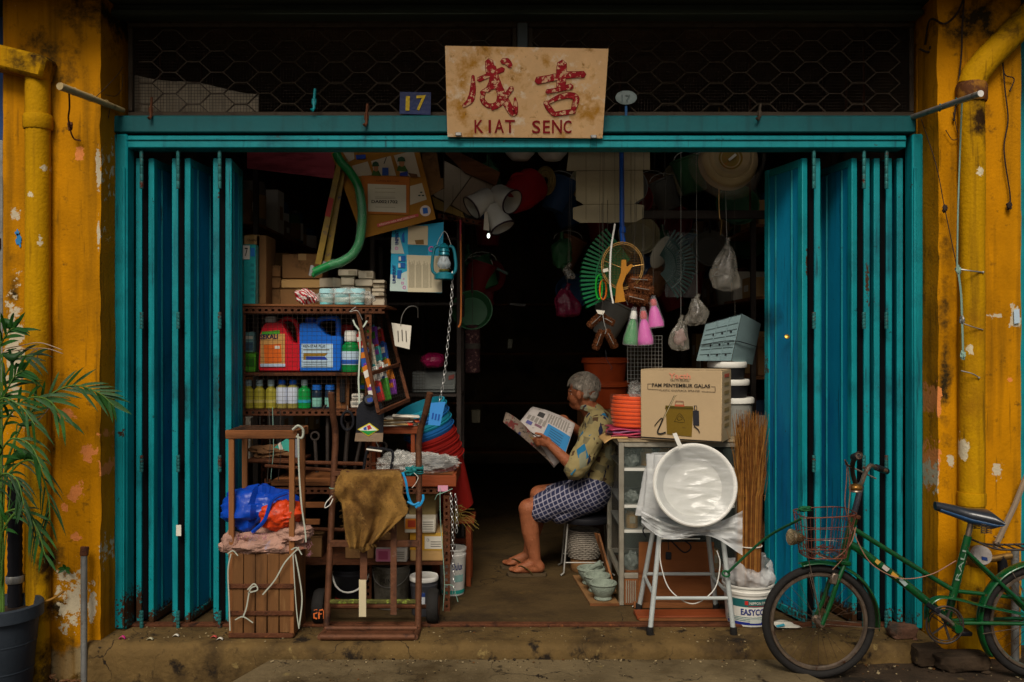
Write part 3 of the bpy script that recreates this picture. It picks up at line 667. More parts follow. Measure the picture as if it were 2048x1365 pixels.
# ---------------------------------------------------------------- cage rack
YF, YB = .37, .80
zt_, zm_, zl_ = 1.625, Z(746, YF), Z(819, YF)
x0_, x1_ = X(484, YF), X(736, YF)
rk = T('cage_rack', 'rusty slotted-angle rack with a wire mesh front full of bottles', 'rack', ((x0_+x1_)/2, .58, 0))
for x, y in ((x0_, YF), (x1_, YF), (x0_, YB), (x1_, YB)): angle_iron((x, y, 0), (x, y, zt_-.03), rk)
angle_iron((x0_, YF-.004, zt_-.028), (x1_+.09, YF-.004, zt_-.028), rk, .04, name='rail'); angle_iron((x0_, YF-.004, zl_-.018), (x1_, YF-.004, zl_-.018), rk, .036, name='rail')
MB().box(((x0_+x1_)/2+.05, (YF+YB)/2, zt_-.004), (x1_-x0_+.10, YB-YF+.02, .012), Mx.Rotation(rad(.6), 4, 'Y'), .002).build('top_board', WOODH, rk)
for z in (zm_, zl_): MB().box(((x0_+x1_)/2, (YF+YB)/2+.004, z-.007), (x1_-x0_-.01, YB-YF-.02, .012), b=.002).build('shelf', RUST, rk)
MB().box(((x0_+x1_)/2, YF+.004, zm_-.008), (x1_-x0_-.03, .008, .018), b=.002).build('shelf_lip', RUST, rk)
mesh_wires(lambda u, v: V((x0_+.01+(x1_-x0_-.02)*u, YF-.008+.004*math.sin(u*9)*math.sin(v*4), zl_+(zt_-.05-zl_)*v)), 25, 22, .0010).build('mesh_front', DKWIRE, rk, kind='stuff')
# lower bars of the rack
for z in (.78, .42): MB().tube([(x0_, YF+.01, z), (x1_+.12, YF+.01, z-.02)], .011, 8).build('crossbar', RUST, rk)
# goods in the cage
def can_poly(t, pts, y, d, m, name='body', bev=.012):
    """blow-moulded can: silhouette prism with rounded front and back"""
    c = V((0, 0, 0))
    for q in pts: c += P(q[0], q[1], y)
    c /= len(pts); b = MB(); rings = []
    for yy, s in ((y+.008, .90), (y+.001, .95), (y-.0, .955), (y+.010, 1), (y+d-.012, 1), (y+d, .93)):
        rings.append([V((c.x+(P(q[0], q[1], y).x-c.x)*s, yy, c.z+(P(q[0], q[1], y).z-c.z)*s)) for q in pts])
    rings = rings[2:]; n = len(pts)
    vs_ = [p for r_ in rings for p in r_]; fs = [[i*n+k, i*n+(k+1) % n, (i+1)*n+(k+1) % n, (i+1)*n+k] for i in range(len(rings)-1) for k in range(n)]
    fs += [list(range(n))[::-1], [(len(rings)-1)*n+k for k in range(n)]]
    b.add(vs_, fs); return b.build(name, m, t, ang=50)
y = .44; RJ = plas('#c01a28', .35); BJ = plas('#1464c8', .35); f = lambda px, py: P(px, py, y)
t = T('jerrycan', 'red plastic jerrycan with white cap and orange label in the cage', 'jerrycan', f(558, 744))
t.location.z = zm_
can_poly(t, [(518, 744), (516, 735), (519, 668), (524, 652), (532, 645), (548, 645), (556, 643), (566, 648), (574, 664), (583, 684), (600, 690), (601, 738), (599, 744)], y, .12, RJ)
MB().tube(bez(PP([(560, 647, y+.06), (572, 638, y+.06), (588, 642, y+.06), (597, 660, y+.06), (600, 692, y+.06)])), .014, 8).build('handle', RJ, t)
MB().lathe([(.030, 0), (.031, .003), (.031, .034), (.027, .038)], f(535.5, 646)+V((0, .06, 0)), 20).build('cap', WHITE, t)
quad('label', f(521, 668), f(570, 668), f(521, 734), prn('#c89452'), t, .003); quad('label_panel', f(528, 690), f(562, 688), f(530, 727), prn('#d8641c'), t, .005)
quad('label_panel', f(524, 664), f(560, 661), f(524, 671), prn('#4a9a28'), t, .0052); quad('label_panel', f(521, 728), f(571, 728), f(521, 734), prn('#b8c8dc'), t, .0055)
txt('SEKALI', f(521, 669), f(556, 668), f(521, 679), prn('#141a4a'), t, .007, .02); quad('label_panel', f(550, 692), f(560, 692), f(550, 698), PAPER, t, .006)
t = T('jerrycan', 'blue plastic jerrycan with square handle and white label in the cage', 'jerrycan', f(640, 744)); t.location.z = zm_
can_poly(t, [(600, 744), (598, 736), (598, 650), (602, 646), (630, 646), (640, 656), (650, 668), (660, 672), (680, 672), (683, 678), (682, 738), (679, 744)], y, .12, BJ)
MB().tube(bez(PP([(632, 652, y+.06), (640, 640, y+.06), (652, 637, y+.06), (668, 637, y+.06), (676, 642, y+.06), (677, 676, y+.06)])), .015, 8).build('handle', BJ, t)
MB().lathe([(.028, 0), (.030, .003), (.030, .03), (.026, .034)], f(616, 647)+V((0, .06, 0)), 20).build('cap', plas('#0c3c94'), t)
quad('label', f(603, 688), f(666, 688), f(603, 735), prn('#b4cfe0'), t, .003); txt('KEN-STAR PLUS', f(607, 690), f(651, 690), f(607, 695.5), INK, t, .005, .02)
quad('label_panel', f(607, 699), f(659, 699), f(607, 701), prn('#6a6a58'), t, .0045)
for p_, c_, o_ in (([(607, 707), (656, 707), (650, 712.5), (612, 713), (612, 720), (607, 720)], '#8a6a1c', .0046), ([(612.5, 713.5), (650, 713.5), (656, 720), (612.5, 720)], '#1c3c9c', .0047)):
    MB().prism([f(*q)+V((0, -o_, 0)) for q in p_], (0, -.0006, 0)).build('label_panel', prn(c_), t)
for v in (724, 728, 732): quad('print_line', f(607, v), f(655, v), f(607, v+1.2), prn('#50585c'), t, .0047)
GB = plas('#0f7a38', .3); LABW = prn('#b8cfe0')
bottle('green bottle with white cap beside the blue jerrycan', 702, 36, zm_, 662, .47, GB, WHITE, LABW, .26, .62, .66, lz=(.18, .5), band=prn('#2c5cb0'))
bottle('red capped brown jar behind the green bottle', 694, 26, zm_, 650, .60, plas('#5c3a22'), plas('#a82a2a'), None, .2, .8, .75)
tt, fc = carton('green and yellow chemical carton on the cage shelf beside its rusty post', 720, 752, 716, Z(781, .5), .5, .07, prn('#2f8a2c'), 0, False); stick(tt, fc, .08, .12, .9, .78, prn('#a8b022')); stick(tt, fc, .0, .84, 1, .95, prn('#2868b8')); stxt2(tt, fc, 'ORGAN', .15, .2, .8, .32, prn('#2c6a1c'))
MB().box(P(736, 785, .54)+V((0, .03, -.015)), (.12, .16, .012)).build('side_shelf', RUST, rk)
tt, fc = carton('small bright green box on the cage shelf behind the red jerrycan', 487, 511, 706, zm_, .46, .08, prn('#4f9a24'), 0, False); stick(tt, fc, .1, .3, .9, .7, prn('#2c6c1c'))
for i, (pa, pb, pt, h_) in enumerate(((487, 503, 690, '#7c9c94'), (504, 512, 686, '#b4a894'))):
    pass
tt, fc = carton('pale teal printed packet standing on the green box', 488, 508, 664, Z(705.5, .475), .475, .05, prn('#6f9c98'), 0, False); stick(tt, fc, .1, .2, .9, .35, prn('#c8c4b0')); stick(tt, fc, .1, .5, .9, .9, prn('#3c5c6c'))
OL = plas('#a49a34', .25); CLR = plas('#9ab0b0', .3); DK = plas('#23342c')
for px in (497, 519, 542): bottle('olive yellow bottle with clear cap on the bottom cage shelf', px, 21, zl_, 760, .44, OL, CLR, None, .22, .55, .68, group='olive bottles in the cage', band=prn('#c4b868'))
for px in (564, 586): bottle('white labelled bottle with blue cap on the bottom cage shelf', px, 22, zl_, 760, .44, plas('#8a8040', .3), plas('#1c5cc0'), prn('#c6cedb'), .16, .55, .8, group='blue capped bottles in the cage', lz=(.18, .74))
bottle('clear green bottle with grey cap on the bottom cage shelf', 609, 25, zl_, 760, .44, plas('#0f8a3c', .25), CLR, None, .2, .45, .66, band=prn('#2a9ab0'))
for px in (634, 660): bottle('squat dark bottle with blue cap and teal label in the cage', px, 20, zl_, 770, .44, plas('#1c2c3c', .3), plas('#1d62b8'), prn('#7ab4a4'), .22, .8, .7, group='squat blue capped bottles in the cage', lz=(.08, .45))
b = MB(); b.prism(PP([(672, 817), (673, 755), (680, 751), (696, 752), (699, 760), (697, 817)], .45), (0, .03, 0))
t = T('wooden_block', 'dark brown wooden tool block standing in the cage', 'tool', V((X(685, .45), .46, zl_))); b.build('body', WOOD, t); MB().box(P(685, 782, .44), (.03, .01, .13), b=.003).build('inlay', BLACK, t)
for i, (a_, c_, pt, zb_) in enumerate(((701, 725, 800, zl_), (703, 726, 788, Z(799, .45)))):
    tt, fc = carton(('white packet lying flat at the bottom of the cage', 'thin white packet on top of the flat one in the cage')[i], a_, c_, pt, zb_+.001, .45, .08, PAPER, 0, False)
    stick(tt, fc, .15, .3, .8, .6, prn('#8c8c84'))
# leaning mesh side door with packets
def SD(u, v): # u: front->back, v: top->bottom
    a_ = P(716, 624, .36).lerp(P(770, 618, .74), u); b_ = P(757, 826, .22).lerp(P(817, 800, .56), u); return a_.lerp(b_, v)
t = T('mesh_door', 'rusty framed mesh side door of the cage leaning outwards', 'door', SD(.5, 1))
t.location = SD(.5, 1)
for a_, b_ in (((0, 0), (0, 1)), ((1, 0), (1, 1)), ((0, 0), (1, 0)), ((0, 1), (1, 1)), ((0, .62), (1, .62))):
    MB().tube([SD(*a_), SD(*b_)], .013, 4).build('frame_bar', RUST, t)
mesh_wires(lambda u, v: SD(u, v)+V((-.004, 0, 0)), 14, 26, .0009).build('mesh', DKWIRE, t, kind='stuff')
PKC = ['#b8322c', '#e0dcd0', '#2a58a8', '#3f8a2c', '#d07a28', '#c8c0a8', '#7a3a98', '#e4e0d4', '#2c8a8a']
for j, v in enumerate((.30, .47, .66, .84)):
    for i, u in enumerate((.12, .34, .56, .78)):
        c = SD(u, v)+V((-.035, .01, 0)); h_ = .085+.02*((i+j) % 3)
        cc = PKC[(i*3+j*2) % len(PKC)]; t2 = T('packet', 'small %s packet behind the leaning mesh door' % {'#b8322c': 'red', '#e0dcd0': 'white', '#2a58a8': 'blue', '#3f8a2c': 'green', '#d07a28': 'orange', '#c8c0a8': 'cream', '#7a3a98': 'purple', '#e4e0d4': 'off-white', '#2c8a8a': 'teal'}[cc], 'packet', c-V((0, 0, h_/2)), 'packets behind the mesh door: '+cc.strip('#'))
        t2['group'] = 'packets behind the leaning mesh door'
        M = Mx.Translation(c) @ Mx.Rotation(rad(-38), 4, 'Z') @ Mx.Rotation(rad(-14+R.uniform(-8, 8)), 4, 'Y')
        b = MB(); b.x = M; b.box((0, 0, 0), (.05, .02, h_), b=.004); b.build('body', prn(cc), t2)
        b = MB(); b.x = M; b.box((0, -.0105, h_*.12), (.04, .002, h_*.3)); b.build('label', prn(PKC[(i+j*3+1) % len(PKC)]), t2)
        b = MB(); b.x = M; b.box((0, 0, h_/2+.006), (.022, .016, .014), b=.003); b.build('cap', prn(PKC[(i*2+j+4) % len(PKC)]), t2)
t = T('plastic_strap', 'pale plastic strap tied round the cage post', 'strap', P(718, 815, .345))
MB().tube(PP([(719, 661), (720, 700), (717, 760), (719, 812)], .343), .006, 4, flat=.25, ref=(0, 1, 0)).build('tail', mt('pale_strap', '#b8c4b4', .5, var=.1), t)
for q in ([(719, 661), (710, 650), (706, 640)], [(719, 661), (728, 652), (734, 642)]): MB().tube(PP(q, .34), .006, 4, flat=.25, ref=(0, 1, 0)).build('knot_end', MATS['pale_strap'], t)
MB().tube(bez(PP([(725, 640, .34), (715, 622, .335), (700, 624, .34), (712, 614, .34)])), .002, 4).build('tie_wire', GALV, t)
# on the cage top
zT = zt_+.004
tt, fc = carton('tall brown carton on the cage top beside the folding door', 487, 520, 470, zT, .50, .16, CARD, 0); stxt2(tt, fc, 'Quality', .25, .06, .8, .1)
t['x'] = 0
MB().box((X(537, .52)-.035, .60, (zT+Z(470, .52))/2), (.055, .2, Z(470, .52)-zT-.01), b=.003).build('side_panel', CARDD, tt)
tt, fc = carton('turquoise shrink-wrapped box in front of the tall brown carton', 486, 511, 489, zT, .42, .06, mt('turquoise_print', '#2a9a98', .25, var=.15, coat=.5), 0, False); stick(tt, fc, .0, .02, .55, .25, PAPER); stick(tt, fc, .6, .06, .95, .2, prn('#2470b4')); stxt2(tt, fc, '7', .15, .06, .4, .2)
for v in (.32, .42, .52, .62, .72, .82): stick(tt, fc, .62, v, .9, v+.05, prn('#187c80'), 'print_line')
def stackbox(rows, y, d, group, lab, mat=CARDD):
    for i, (a_, b_, pt, pb) in enumerate(rows):
        carton(lab, a_, b_, pt, max(zT, Z(pb, y)+.001), y+.01*R.random(), d, mat, R.uniform(-3, 3), False, group)
stackbox([(538, 562, 578, 612), (538, 561, 555, 577.5), (539, 562, 531, 554.5)], .62, .15, 'stacked brown cartons by the tall carton', 'small brown carton stacked beside the tall brown carton')
carton('long flat brown carton at the bottom of the cage-top pile', 560, 642, 578, zT, .56, .18, CARDD, 0, True)
carton('flat brown carton resting on the long flat carton', 562, 640, 559, Z(577.5, .56)+.002, .57, .17, CARD, 1, False)
tt, fc = carton('big brown box with a chamfered lid under the bow saw', 564, 645, 508, Z(558, .57)+.003, .60, .15, CARDD, 0)
WB = mt('white_carton', '#c0b49c', .8, var=.1, scale=8, bump=.08)
for i, (a_, b_, pt, pb, r_) in enumerate(((642, 672, 590, 612, 0), (641, 676, 577, 589.5, 4), (642, 680, 556, 576, -28), (680, 708, 572, 612, 0), (681, 708, 553, 571.5, 3), (677, 716, 539, 552.5, -5), (710, 742, 591, 612, 0), (709, 741, 574, 590.5, 0), (710, 745, 559, 573.5, 0), (716, 746, 542, 558.5, 2), (744, 769, 594, 612, 0), (744, 768, 585, 593.5, 0), (743, 768, 577, 584.5, 2), (746, 769, 568, 576.5, 0), (746, 769, 560, 567.5, 0))):
    tt, fc = carton('small white carton in the pile on the cage top', a_, b_, pt, max(zT, Z(pb, .54)+.0015), .54+.02*(i % 3 == 1), .10, WB, r_, False, 'small white cartons on the cage top')
    if i % 2: stick(tt, fc, .55, .2, .95, .75, prn('#9c9078'))
t = T('striped_bag', 'red and white striped plastic bag on the cage top', 'bag', P(613, 609, .44)); t.location.z = zT
mS = mt('red_white_stripe', '#b82030', .4, var=.05, bump=.3, bscale=30); nt = mS.node_tree; wv = nt.nodes.new('ShaderNodeTexWave'); wv.inputs['Scale'].default_value = 26; wv.bands_direction = 'DIAGONAL'; cr = nt.nodes.new('ShaderNodeValToRGB'); cr.color_ramp.interpolation = 'CONSTANT'; cr.color_ramp.elements[0].color = (*lin('#b01c2c'), 1); cr.color_ramp.elements[1].position = .5; cr.color_ramp.elements[1].color = (*lin('#dcd4cc'), 1)
nt.links.new(nt.nodes['Texture Coordinate'].outputs['Object'], wv.inputs[0]); nt.links.new(wv.outputs[0], cr.inputs[0]); nt.links.new(cr.outputs[0], nt.nodes['Principled BSDF'].inputs['Base Color'])
crumple(P(611, 594, .44), (.052, .045, .042), .5, 5, 30, 4).build('bag', mS, t, ang=70); crumple(P(630, 600, .44), (.02, .02, .018), .5, 5, 20, 5).build('twisted_end', mS, t, ang=70)
JAR = plas('#6fc0c4', .3, var=.05)
for px, wp in ((653, 26), (684, 29), (715, 29)):
    tb = bottle('turquoise jar in the clear bag on the cage top', px, wp, zT, 578, .445, JAR, plas('#a8d8dc'), prn('#9fc4bc'), .3, .94, .7, group='turquoise jars in a clear bag', lz=(.15, .45), name='jar'); tb['category'] = 'jar'
t = T('clear_bag', 'clear plastic bag wrapped round the turquoise jars', 'bag', P(690, 612, .445)); t.location.z = zT
crumple(P(690, 595, .445), (.165, .052, .052), .22, 7, 60, 9, flat=.84).build('bag', BAG, t, ang=80)
# ---------------------------------------------------------------- hung above the cage
y = .62; t = T('red_board', 'faded red board hanging under the lintel beside the folding door', 'board', P(583, 355, y))
MB().prism(PP([(494, 262), (672, 262), (668, 358), (494, 337)], y), (0, .008, 0)).build('sheet', mt('faded_red', '#a84450', .7, var=.15, scale=4, aniso=(.3, 1, 2), dirt='#7c2c38', dscale=5, dth=.55), t)
MB().box((X(583, y), y+.006, Z(262, y)+.004), (.5, .02, .012)).build('batten', WOODH, t); cord(t, (X(583, y), y, Z(262, y)), .62)
# bow saw
y = .40; t = T('bow_saw', 'green tubular bow saw with a gold sleeved blade hanging over the cage', 'saw', P(650, 552, y))
gr = mt('green_bow_paint', '#157a3c', .35, var=.15, coat=.4, dirt='#5c9c70', dscale=30, dth=.64)
MB().tube(bez(PP([(628, 545), (655, 533), (690, 521), (712, 500), (722, 468), (724, 420), (717, 375), (700, 345), (682, 325), (672, 306)], y), 6), .024, 12).build('bow', gr, t)
MB().tube(bez(PP([(624, 552), (640, 540), (665, 530)], y)), .016, 8).build('tail', gr, t)
MB().tube([p_+V((.004*nz(p_, 30), -.002, .004*nz(p_, 30, 4))) for p_ in bez(PP([(660, 531), (690, 521), (712, 500), (722, 468), (724, 420), (718, 378)], y), 9)], [.026+.006*abs(nz(V((k*.37, 0, 0)), 2)) for k in range(46)], 12).build('clear_sleeve', mt('saw_wrap', '#8cb89c', .15, bump=1, bscale=40, alpha=.16, spec=.9), t)
SLV = mt('gold_printed_sleeve', '#7c6420', .4, var=.35, scale=14, bump=.1, dirt='#2c2440', dscale=12, dth=.58)
for dx, yy in ((0, y-.01), (17, y+.02)): MB().prism(PP([(630+dx, 528), (642+dx, 530), (686+dx*.5, 318), (675+dx*.5, 316)], yy), (0, .012, 0)).build('blade_sleeve', SLV, t)
quad('label', P(658, 395, y-.012), P(668, 398, y-.012), P(650, 432, y-.012), prn('#8c2c24'), t)
for p_ in ((623, 541), (648, 533)): MB().box(P(*p_, y-.005), (.022, .012, .055), Mx.Rotation(rad(12), 4, 'Y'), .003).build('clamp', STEEL, t)
MB().lathe([(.008, 0), (.008, .01)], P(621, 550, y-.02), 8, Mx.Rotation(rad(90), 4, 'X')).build('bolt', STEEL, t); cord(t, P(676, 316, y), .36)
# poster
y = .45; t = T('poster', 'tilted mustard poster showing sprayer instructions, hung under the lintel', 'poster', P(800, 472, y))
g_ = lambda u, v: P(790+(u-790)*.5+ (v-800)*.0, v, y)
CP = lambda cx, cy: P(670+cx/7.186, 295+cy/7.186, y)
MB().prism([CP(395, 1310), CP(1450, 1030), CP(1160, -160), CP(-60, 80)], (0, .004, 0)).build('sheet', mt('mustard_print', '#96661a', .7, var=.12, scale=5, dirt='#6c4a14', dscale=4, dth=.6), t)
def pp(pts, h, off, nm='print'): return MB().prism([CP(*q)+V((0, -off, 0)) for q in pts], (0, -.0008, 0)).build(nm, prn(h), t)
for q in ([(245, 270), (470, 205), (540, 400), (300, 420)], [(520, 200), (800, 125), (880, 410), (570, 410)], [(845, 120), (1130, 50), (1230, 430), (950, 410)], [(90, 30), (270, 30), (280, 170), (200, 210)], [(1080, 560), (1250, 515), (1320, 750), (1080, 830)]): pp(q, '#b8ac94', .002, 'panel')
for cx, cy, s in ((590, 300, 1), (960, 230, 1.15)):
    pp([(cx-65*s, cy+110), (cx-40*s, cy+35), (cx+40*s, cy+35), (cx+75*s, cy+110), (cx+60*s, cy+110+60*(s-.9))], '#3c5c24', .004, 'figure'); pp([(cx-35*s, cy-25), (cx+35*s, cy-30), (cx+30*s, cy+40), (cx, cy+55), (cx-28*s, cy+35)], '#a8764c', .005, 'figure'); pp([(cx-55*s, cy-20), (cx-45*s, cy-75), (cx, cy-95), (cx+35*s, cy-75), (cx+50*s, cy-25)], '#2c4a30', .006, 'figure')
pp([(680, 295), (770, 295), (770, 405), (680, 405)], '#2c4c94', .0055); pp([(700, 240), (712, 240), (745, 150), (738, 140)], '#1c1c1c', .005); pp([(940, 370), (1050, 350), (1050, 415), (930, 415)], '#23388c', .0065); pp([(1050, 370), (1180, 390), (1190, 440), (1090, 430)], '#5c3a1c', .0062); pp([(300, 115), (440, 110), (445, 165), (310, 180)], '#2444a0', .005)
fr_ = lambda cx, cy: CP(cx, cy)+V((0, -.008, 0))
MB().prism([fr_(385, 410), fr_(1075, 430), fr_(1065, 975), fr_(440, 955)], (0, .004, 0)).build('number_card', prn('#a8601c'), t); pp([(475, 530), (1025, 550), (1025, 945), (480, 925)], '#bcb49c', .0092, 'card_window')
txt('DA0021702', fr_(530, 762), fr_(905, 768), fr_(530, 806), INK, t, .004, .02); txt('KUPON BERTUAH', fr_(600, 478), fr_(920, 485), fr_(600, 498), prn('#5c2c10'), t, .004)
for cy in (590, 645, 715, 735, 860): pp([(580, cy), (870, cy+4), (870, cy+10), (580, cy+6)], '#8a8270', .0098, 'print_line')
pp([(605, 1105), (1195, 955), (1205, 995), (615, 1150)], '#c05048', .004, 'strip'); txt('KERJASAMA ANDA AMAT DIPERLUKAN', CP(635, 1106), CP(1150, 978), CP(643, 1140), prn('#e8c8b0'), t, .006)
MB().lathe([(.001, 0), (.029, 0), (.030, .001), (.001, .0012)], CP(1300, 915)+V((0, -.004, 0)), 20, Mx.Rotation(rad(90), 4, 'X')).build('round_sticker', prn('#d8c4b0'), t); pp([(1260, 875), (1330, 870), (1340, 950), (1270, 960)], '#2a62b0', .0065)
for k in range(3):
    a_ = rad(90+120*k); cx, cy = 1240+30*math.cos(a_), 680-30*math.sin(a_); pp([(cx-18, cy-8), (cx+18, cy-10), (cx+14, cy+10), (cx-16, cy+8)], '#20342a', .004, 'recycling_arrow')
cord(t, CP(550, -20), .36)
y = .52; t = T('brown_carton_flat', 'flattened dark brown carton hanging behind the mustard poster', 'carton', P(865, 420, y)); MB().prism(PP([(842, 280), (868, 270), (884, 375), (850, 400)], y), (0, .01, 0)).build('sheet', CARDD, t); MB().prism(PP([(846, 372), (886, 356), (888, 376), (852, 398)], y-.004), (0, .004, 0)).build('flap', CARDD, t); cord(t, P(862, 285, y), .62)
# white folded cartons
y = .9; WC = mt('pale_board', '#b4a892', .8, var=.12, scale=5)
t = T('white_carton', 'pale folded cartons hung under the lintel behind the white lamp shades', 'carton', P(930, 432, y))
for q, m_ in (([(889, 322), (944, 350), (902, 408), (888, 425)], WC), ([(945, 352), (990, 372), (985, 420), (940, 432), (903, 410)], mt('pale_board_pink', '#a8947c', .8, var=.12)), ([(866, 388), (888, 378), (888, 402), (872, 395)], WC), ([(864, 393), (925, 425), (930, 436), (870, 418)], mt('yellow_label', '#a88c4c', .7))): MB().prism(PP(q, y+.02*R.random()), (0, .02, 0)).build('panel', m_, t)
MB().prism(PP([(884, 300), (900, 296), (1000, 345), (992, 372), (930, 345)], y-.03), (0, .05, 0)).build('timber', WOODH, t); cord(t, P(900, 300, y), 1.0)
# white lamp shades / dippers
y = .85; LW = mt('white_enamel', '#c8c8c0', .4, var=.08)
for i, (px, py, ax, lb) in enumerate(((962, 404, (-.75, -.3, -.55), 'white plastic dipper hanging sideways below the pale cartons'), (995, 436, (.45, -.25, -.9), 'white plastic dipper hanging lowest of the three'), (1008, 395, (.72, -.6, -.5), 'grey white plastic dipper with a dark mouth beside the red funnel'))):
    d = V(ax).normalized(); M = V((0, 0, 1)).rotation_difference(d).to_matrix().to_4x4(); t = T('dipper', lb, 'dipper', P(px, py, y)+V((0, 0, -.06)), 'white dippers')
    del t['group']
    MB().lathe([(.02, -.085), (.05, -.075), (.062, -.05), (.066, .02), (.075, .07), (.07, .07), (.06, .02), (.05, -.05), (.001, -.06)], P(px, py, y), 22, M).build('cup', LW, t)
    MB().lathe([(.073, .066), (.078, .069), (.078, .075), (.072, .077)], P(px, py, y), 22, M, cap=False).build('rim', mt('dark_rim', '#3a2c34', .5), t); cord(t, P(px, py, y)-d*.07, 1.0)
t = T('slotted_bar', 'dark slotted bar hanging below the pale cartons', 'bar', P(930, 447, .86)); angle_iron(P(875, 432, .86), P(962, 447, .86), t, .03, name='bar'); cord(t, P(905, 437, .86), 1.0)
t = T('price_tag', 'cream paper tag dangling below the dippers', 'tag', P(973, 462, .8)); MB().prism(PP([(969, 424), (975, 424), (979, 462), (967, 460)], .8), (0, .002, 0)).build('card', PAPER, t); cord(t, P(972, 424, .8), 1.0)
t = T('bulb', 'small glaring white light bulb hanging in the dark shop', 'light bulb', P(978, 482, 1.0)); MB().sph(P(977, 472, 1.0), (.009, .009, .015), 12).build('globe', mt('lit_bulb', '#f4fff0', .3, emit=2, bump=0), t); MB().lathe([(.012, 0), (.014, .03), (.006, .04)], P(977, 465, 1.0), 10).build('socket', BLACK, t); cord(t, P(977, 462, 1.0), 1.0, BLACK, .003)
t = T('red_funnel', 'dark red plastic watering can lying high under the lintel', 'watering can', P(1045, 425, 1.0)); d = V((.6, .4, .5)).normalized(); M = V((0, 0, 1)).rotation_difference(d).to_matrix().to_4x4()
MB().lathe([(.02, -.14), (.08, -.12), (.11, -.02), (.11, .1), (.10, .12), (.001, .12)], P(1045, 385, 1.0), 24, M).build('body', plas('#9c1420', .4), t); MB().tube(bez(PP([(1018, 372, 1.0), (1030, 350, .95), (1060, 355, .95), (1072, 380, 1.0)])), .012, 8).build('handle', plas('#9c1420'), t); cord(t, P(1045, 352, .97), 1.0)
t = T('rope_coil', 'straw coloured coil hanging beside the red watering can', 'coil', P(1092, 392, 1.05)); b = MB()
for k in range(5): b.tube([P(1091, 362, 1.05)+V(((.022+.009*k)*math.cos(a_), -.012*(k % 2)+.004, (.03+.014*k)*math.sin(a_))) for a_ in [2*math.pi*i/24 for i in range(24)]], .0075, 6, closed=True)
b.build('coil', mt('straw_rope', '#8c7440', .8, var=.3, scale=30), t); cord(t, P(1091, 333, 1.05), 1.0)
for px in (1040, 1105):
    t = T('white_bowl', 'white plastic bowl hanging under the lintel above the red watering can', 'bowl', P(px, 330, .95), 'white bowls under the lintel'); MB().lathe([(.02, 0), (.05, .004), (.085, .04), (.105, .09), (.1, .09), (.078, .04), (.001, .01)], P(px, 322, .95), 24).build('bowl', LW, t); cord(t, P(px, 322, .95)+V((0, 0, .02)), 1.0)
# blue leaflet board and lantern
y = .5; t = T('leaflet_board', 'blue and white printed sheet with a paper pasted over it', 'poster', P(832, 585, y)); UP = lambda cx, cy: P(770+cx/8.53, 440+cy/8.53, y)
MB().prism([UP(120, 150), UP(1000, 40), UP(972, 1250), UP(85, 1215)], (0, .004, 0)).build('sheet', prn('#2aa0c4'), t)
def up(pts, h, off, nm='print'): return MB().prism([UP(*q)+V((0, -off, 0)) for q in pts], (0, -.0008, 0)).build(nm, prn(h), t)
up([(110, 300), (250, 300), (330, 580), (105, 575)], '#b8c4b8', .002); up([(95, 930), (200, 950), (390, 870), (390, 1225), (85, 1212)], '#b8ccc4', .002); up([(395, 100), (735, 105), (730, 435), (390, 420)], '#c8b894', .003, 'photo'); up([(510, 350), (660, 340), (665, 420), (530, 420)], '#7c5c2c', .0045, 'photo_print')
up([(370, 600), (980, 620), (972, 1240), (390, 1230)], '#cabfa0', .003, 'pasted_paper'); up([(390, 440), (730, 430), (730, 590), (400, 590)], '#1c7c98', .0022)
for k, x in enumerate(range(410, 800, 17)):
    if k % 7 != 6: up([(x, 690+(k*37 % 90)), (x+6, 690+(k*37 % 90)), (x+6, 1160), (x, 1160)], '#6a6454', .0046, 'print_line')
def vt(s, x0, x1, ya, yb, col): txt(s, UP(x0, yb), UP(x0, ya), UP(x1, yb), prn(col), t, .006, .03)
vt('UNIPRINT', 130, 185, 770, 1080, '#142c6c'); vt('UNIPRINT', 175, 235, 190, 430, '#142c6c')
for cx, cy, rr in ((300, 1080, 24), (330, 1155, 30), (320, 1010, 14), (200, 490, 28), (790, 500, 50)): MB().lathe([(rr*.6/8.53*K(y), 0), (rr/8.53*K(y), 0), (rr/8.53*K(y), .0008), (rr*.6/8.53*K(y), .0008)], UP(cx, cy)+V((0, -.0035, 0)), 12, Mx.Rotation(rad(90), 4, 'X'), cap=False).build('flower', prn('#c86aa8'), t)
for q in ([(230, 615), (350, 615), (350, 705), (230, 705)], [(225, 735), (345, 735), (345, 820), (225, 820)], [(215, 860), (290, 860), (270, 1010), (205, 1000)], [(285, 270), (330, 200), (335, 390), (290, 380)]): up(q, '#1c5ca4', .004)
up([(235, 630), (275, 630), (275, 700), (235, 700)], '#c8d0c8', .0052); up([(228, 745), (265, 745), (265, 815), (228, 815)], '#c8d0c8', .0052)
cord(t, UP(520, 95), .62)
y = .42; t = T('lantern', 'teal hurricane lantern with clear glass hanging by the leaflet', 'lantern', P(888, 560, y)); LT = mt('teal_enamel', '#13707e', .3, .2, var=.15, coat=.5); k = K(y); c = P(888, 560, y)
MB().lathe([(.050, 0), (.054, .004), (.054, .03), (.046, .036), (.03, .042)], c, 22).build('tank', LT, t)
MB().lathe([(.026, .045), (.030, .052), (.024, .058)], c, 18).build('burner', mt('brass2', '#a89050', .35, .8), t)
MB().lathe([(.022, .06), (.036, .075), (.038, .09), (.026, .118), (.022, .128)], c, 18, cap=False).build('glass', mt('lamp_glass', '#c0ccd0', .1, alpha=.6, bump=0), t)
MB().lathe([(.026, .13), (.032, .136), (.028, .15), (.032, .155), (.026, .17), (.03, .174), (.02, .19), (.008, .2)], c, 18).build('chimney_cap', LT, t)
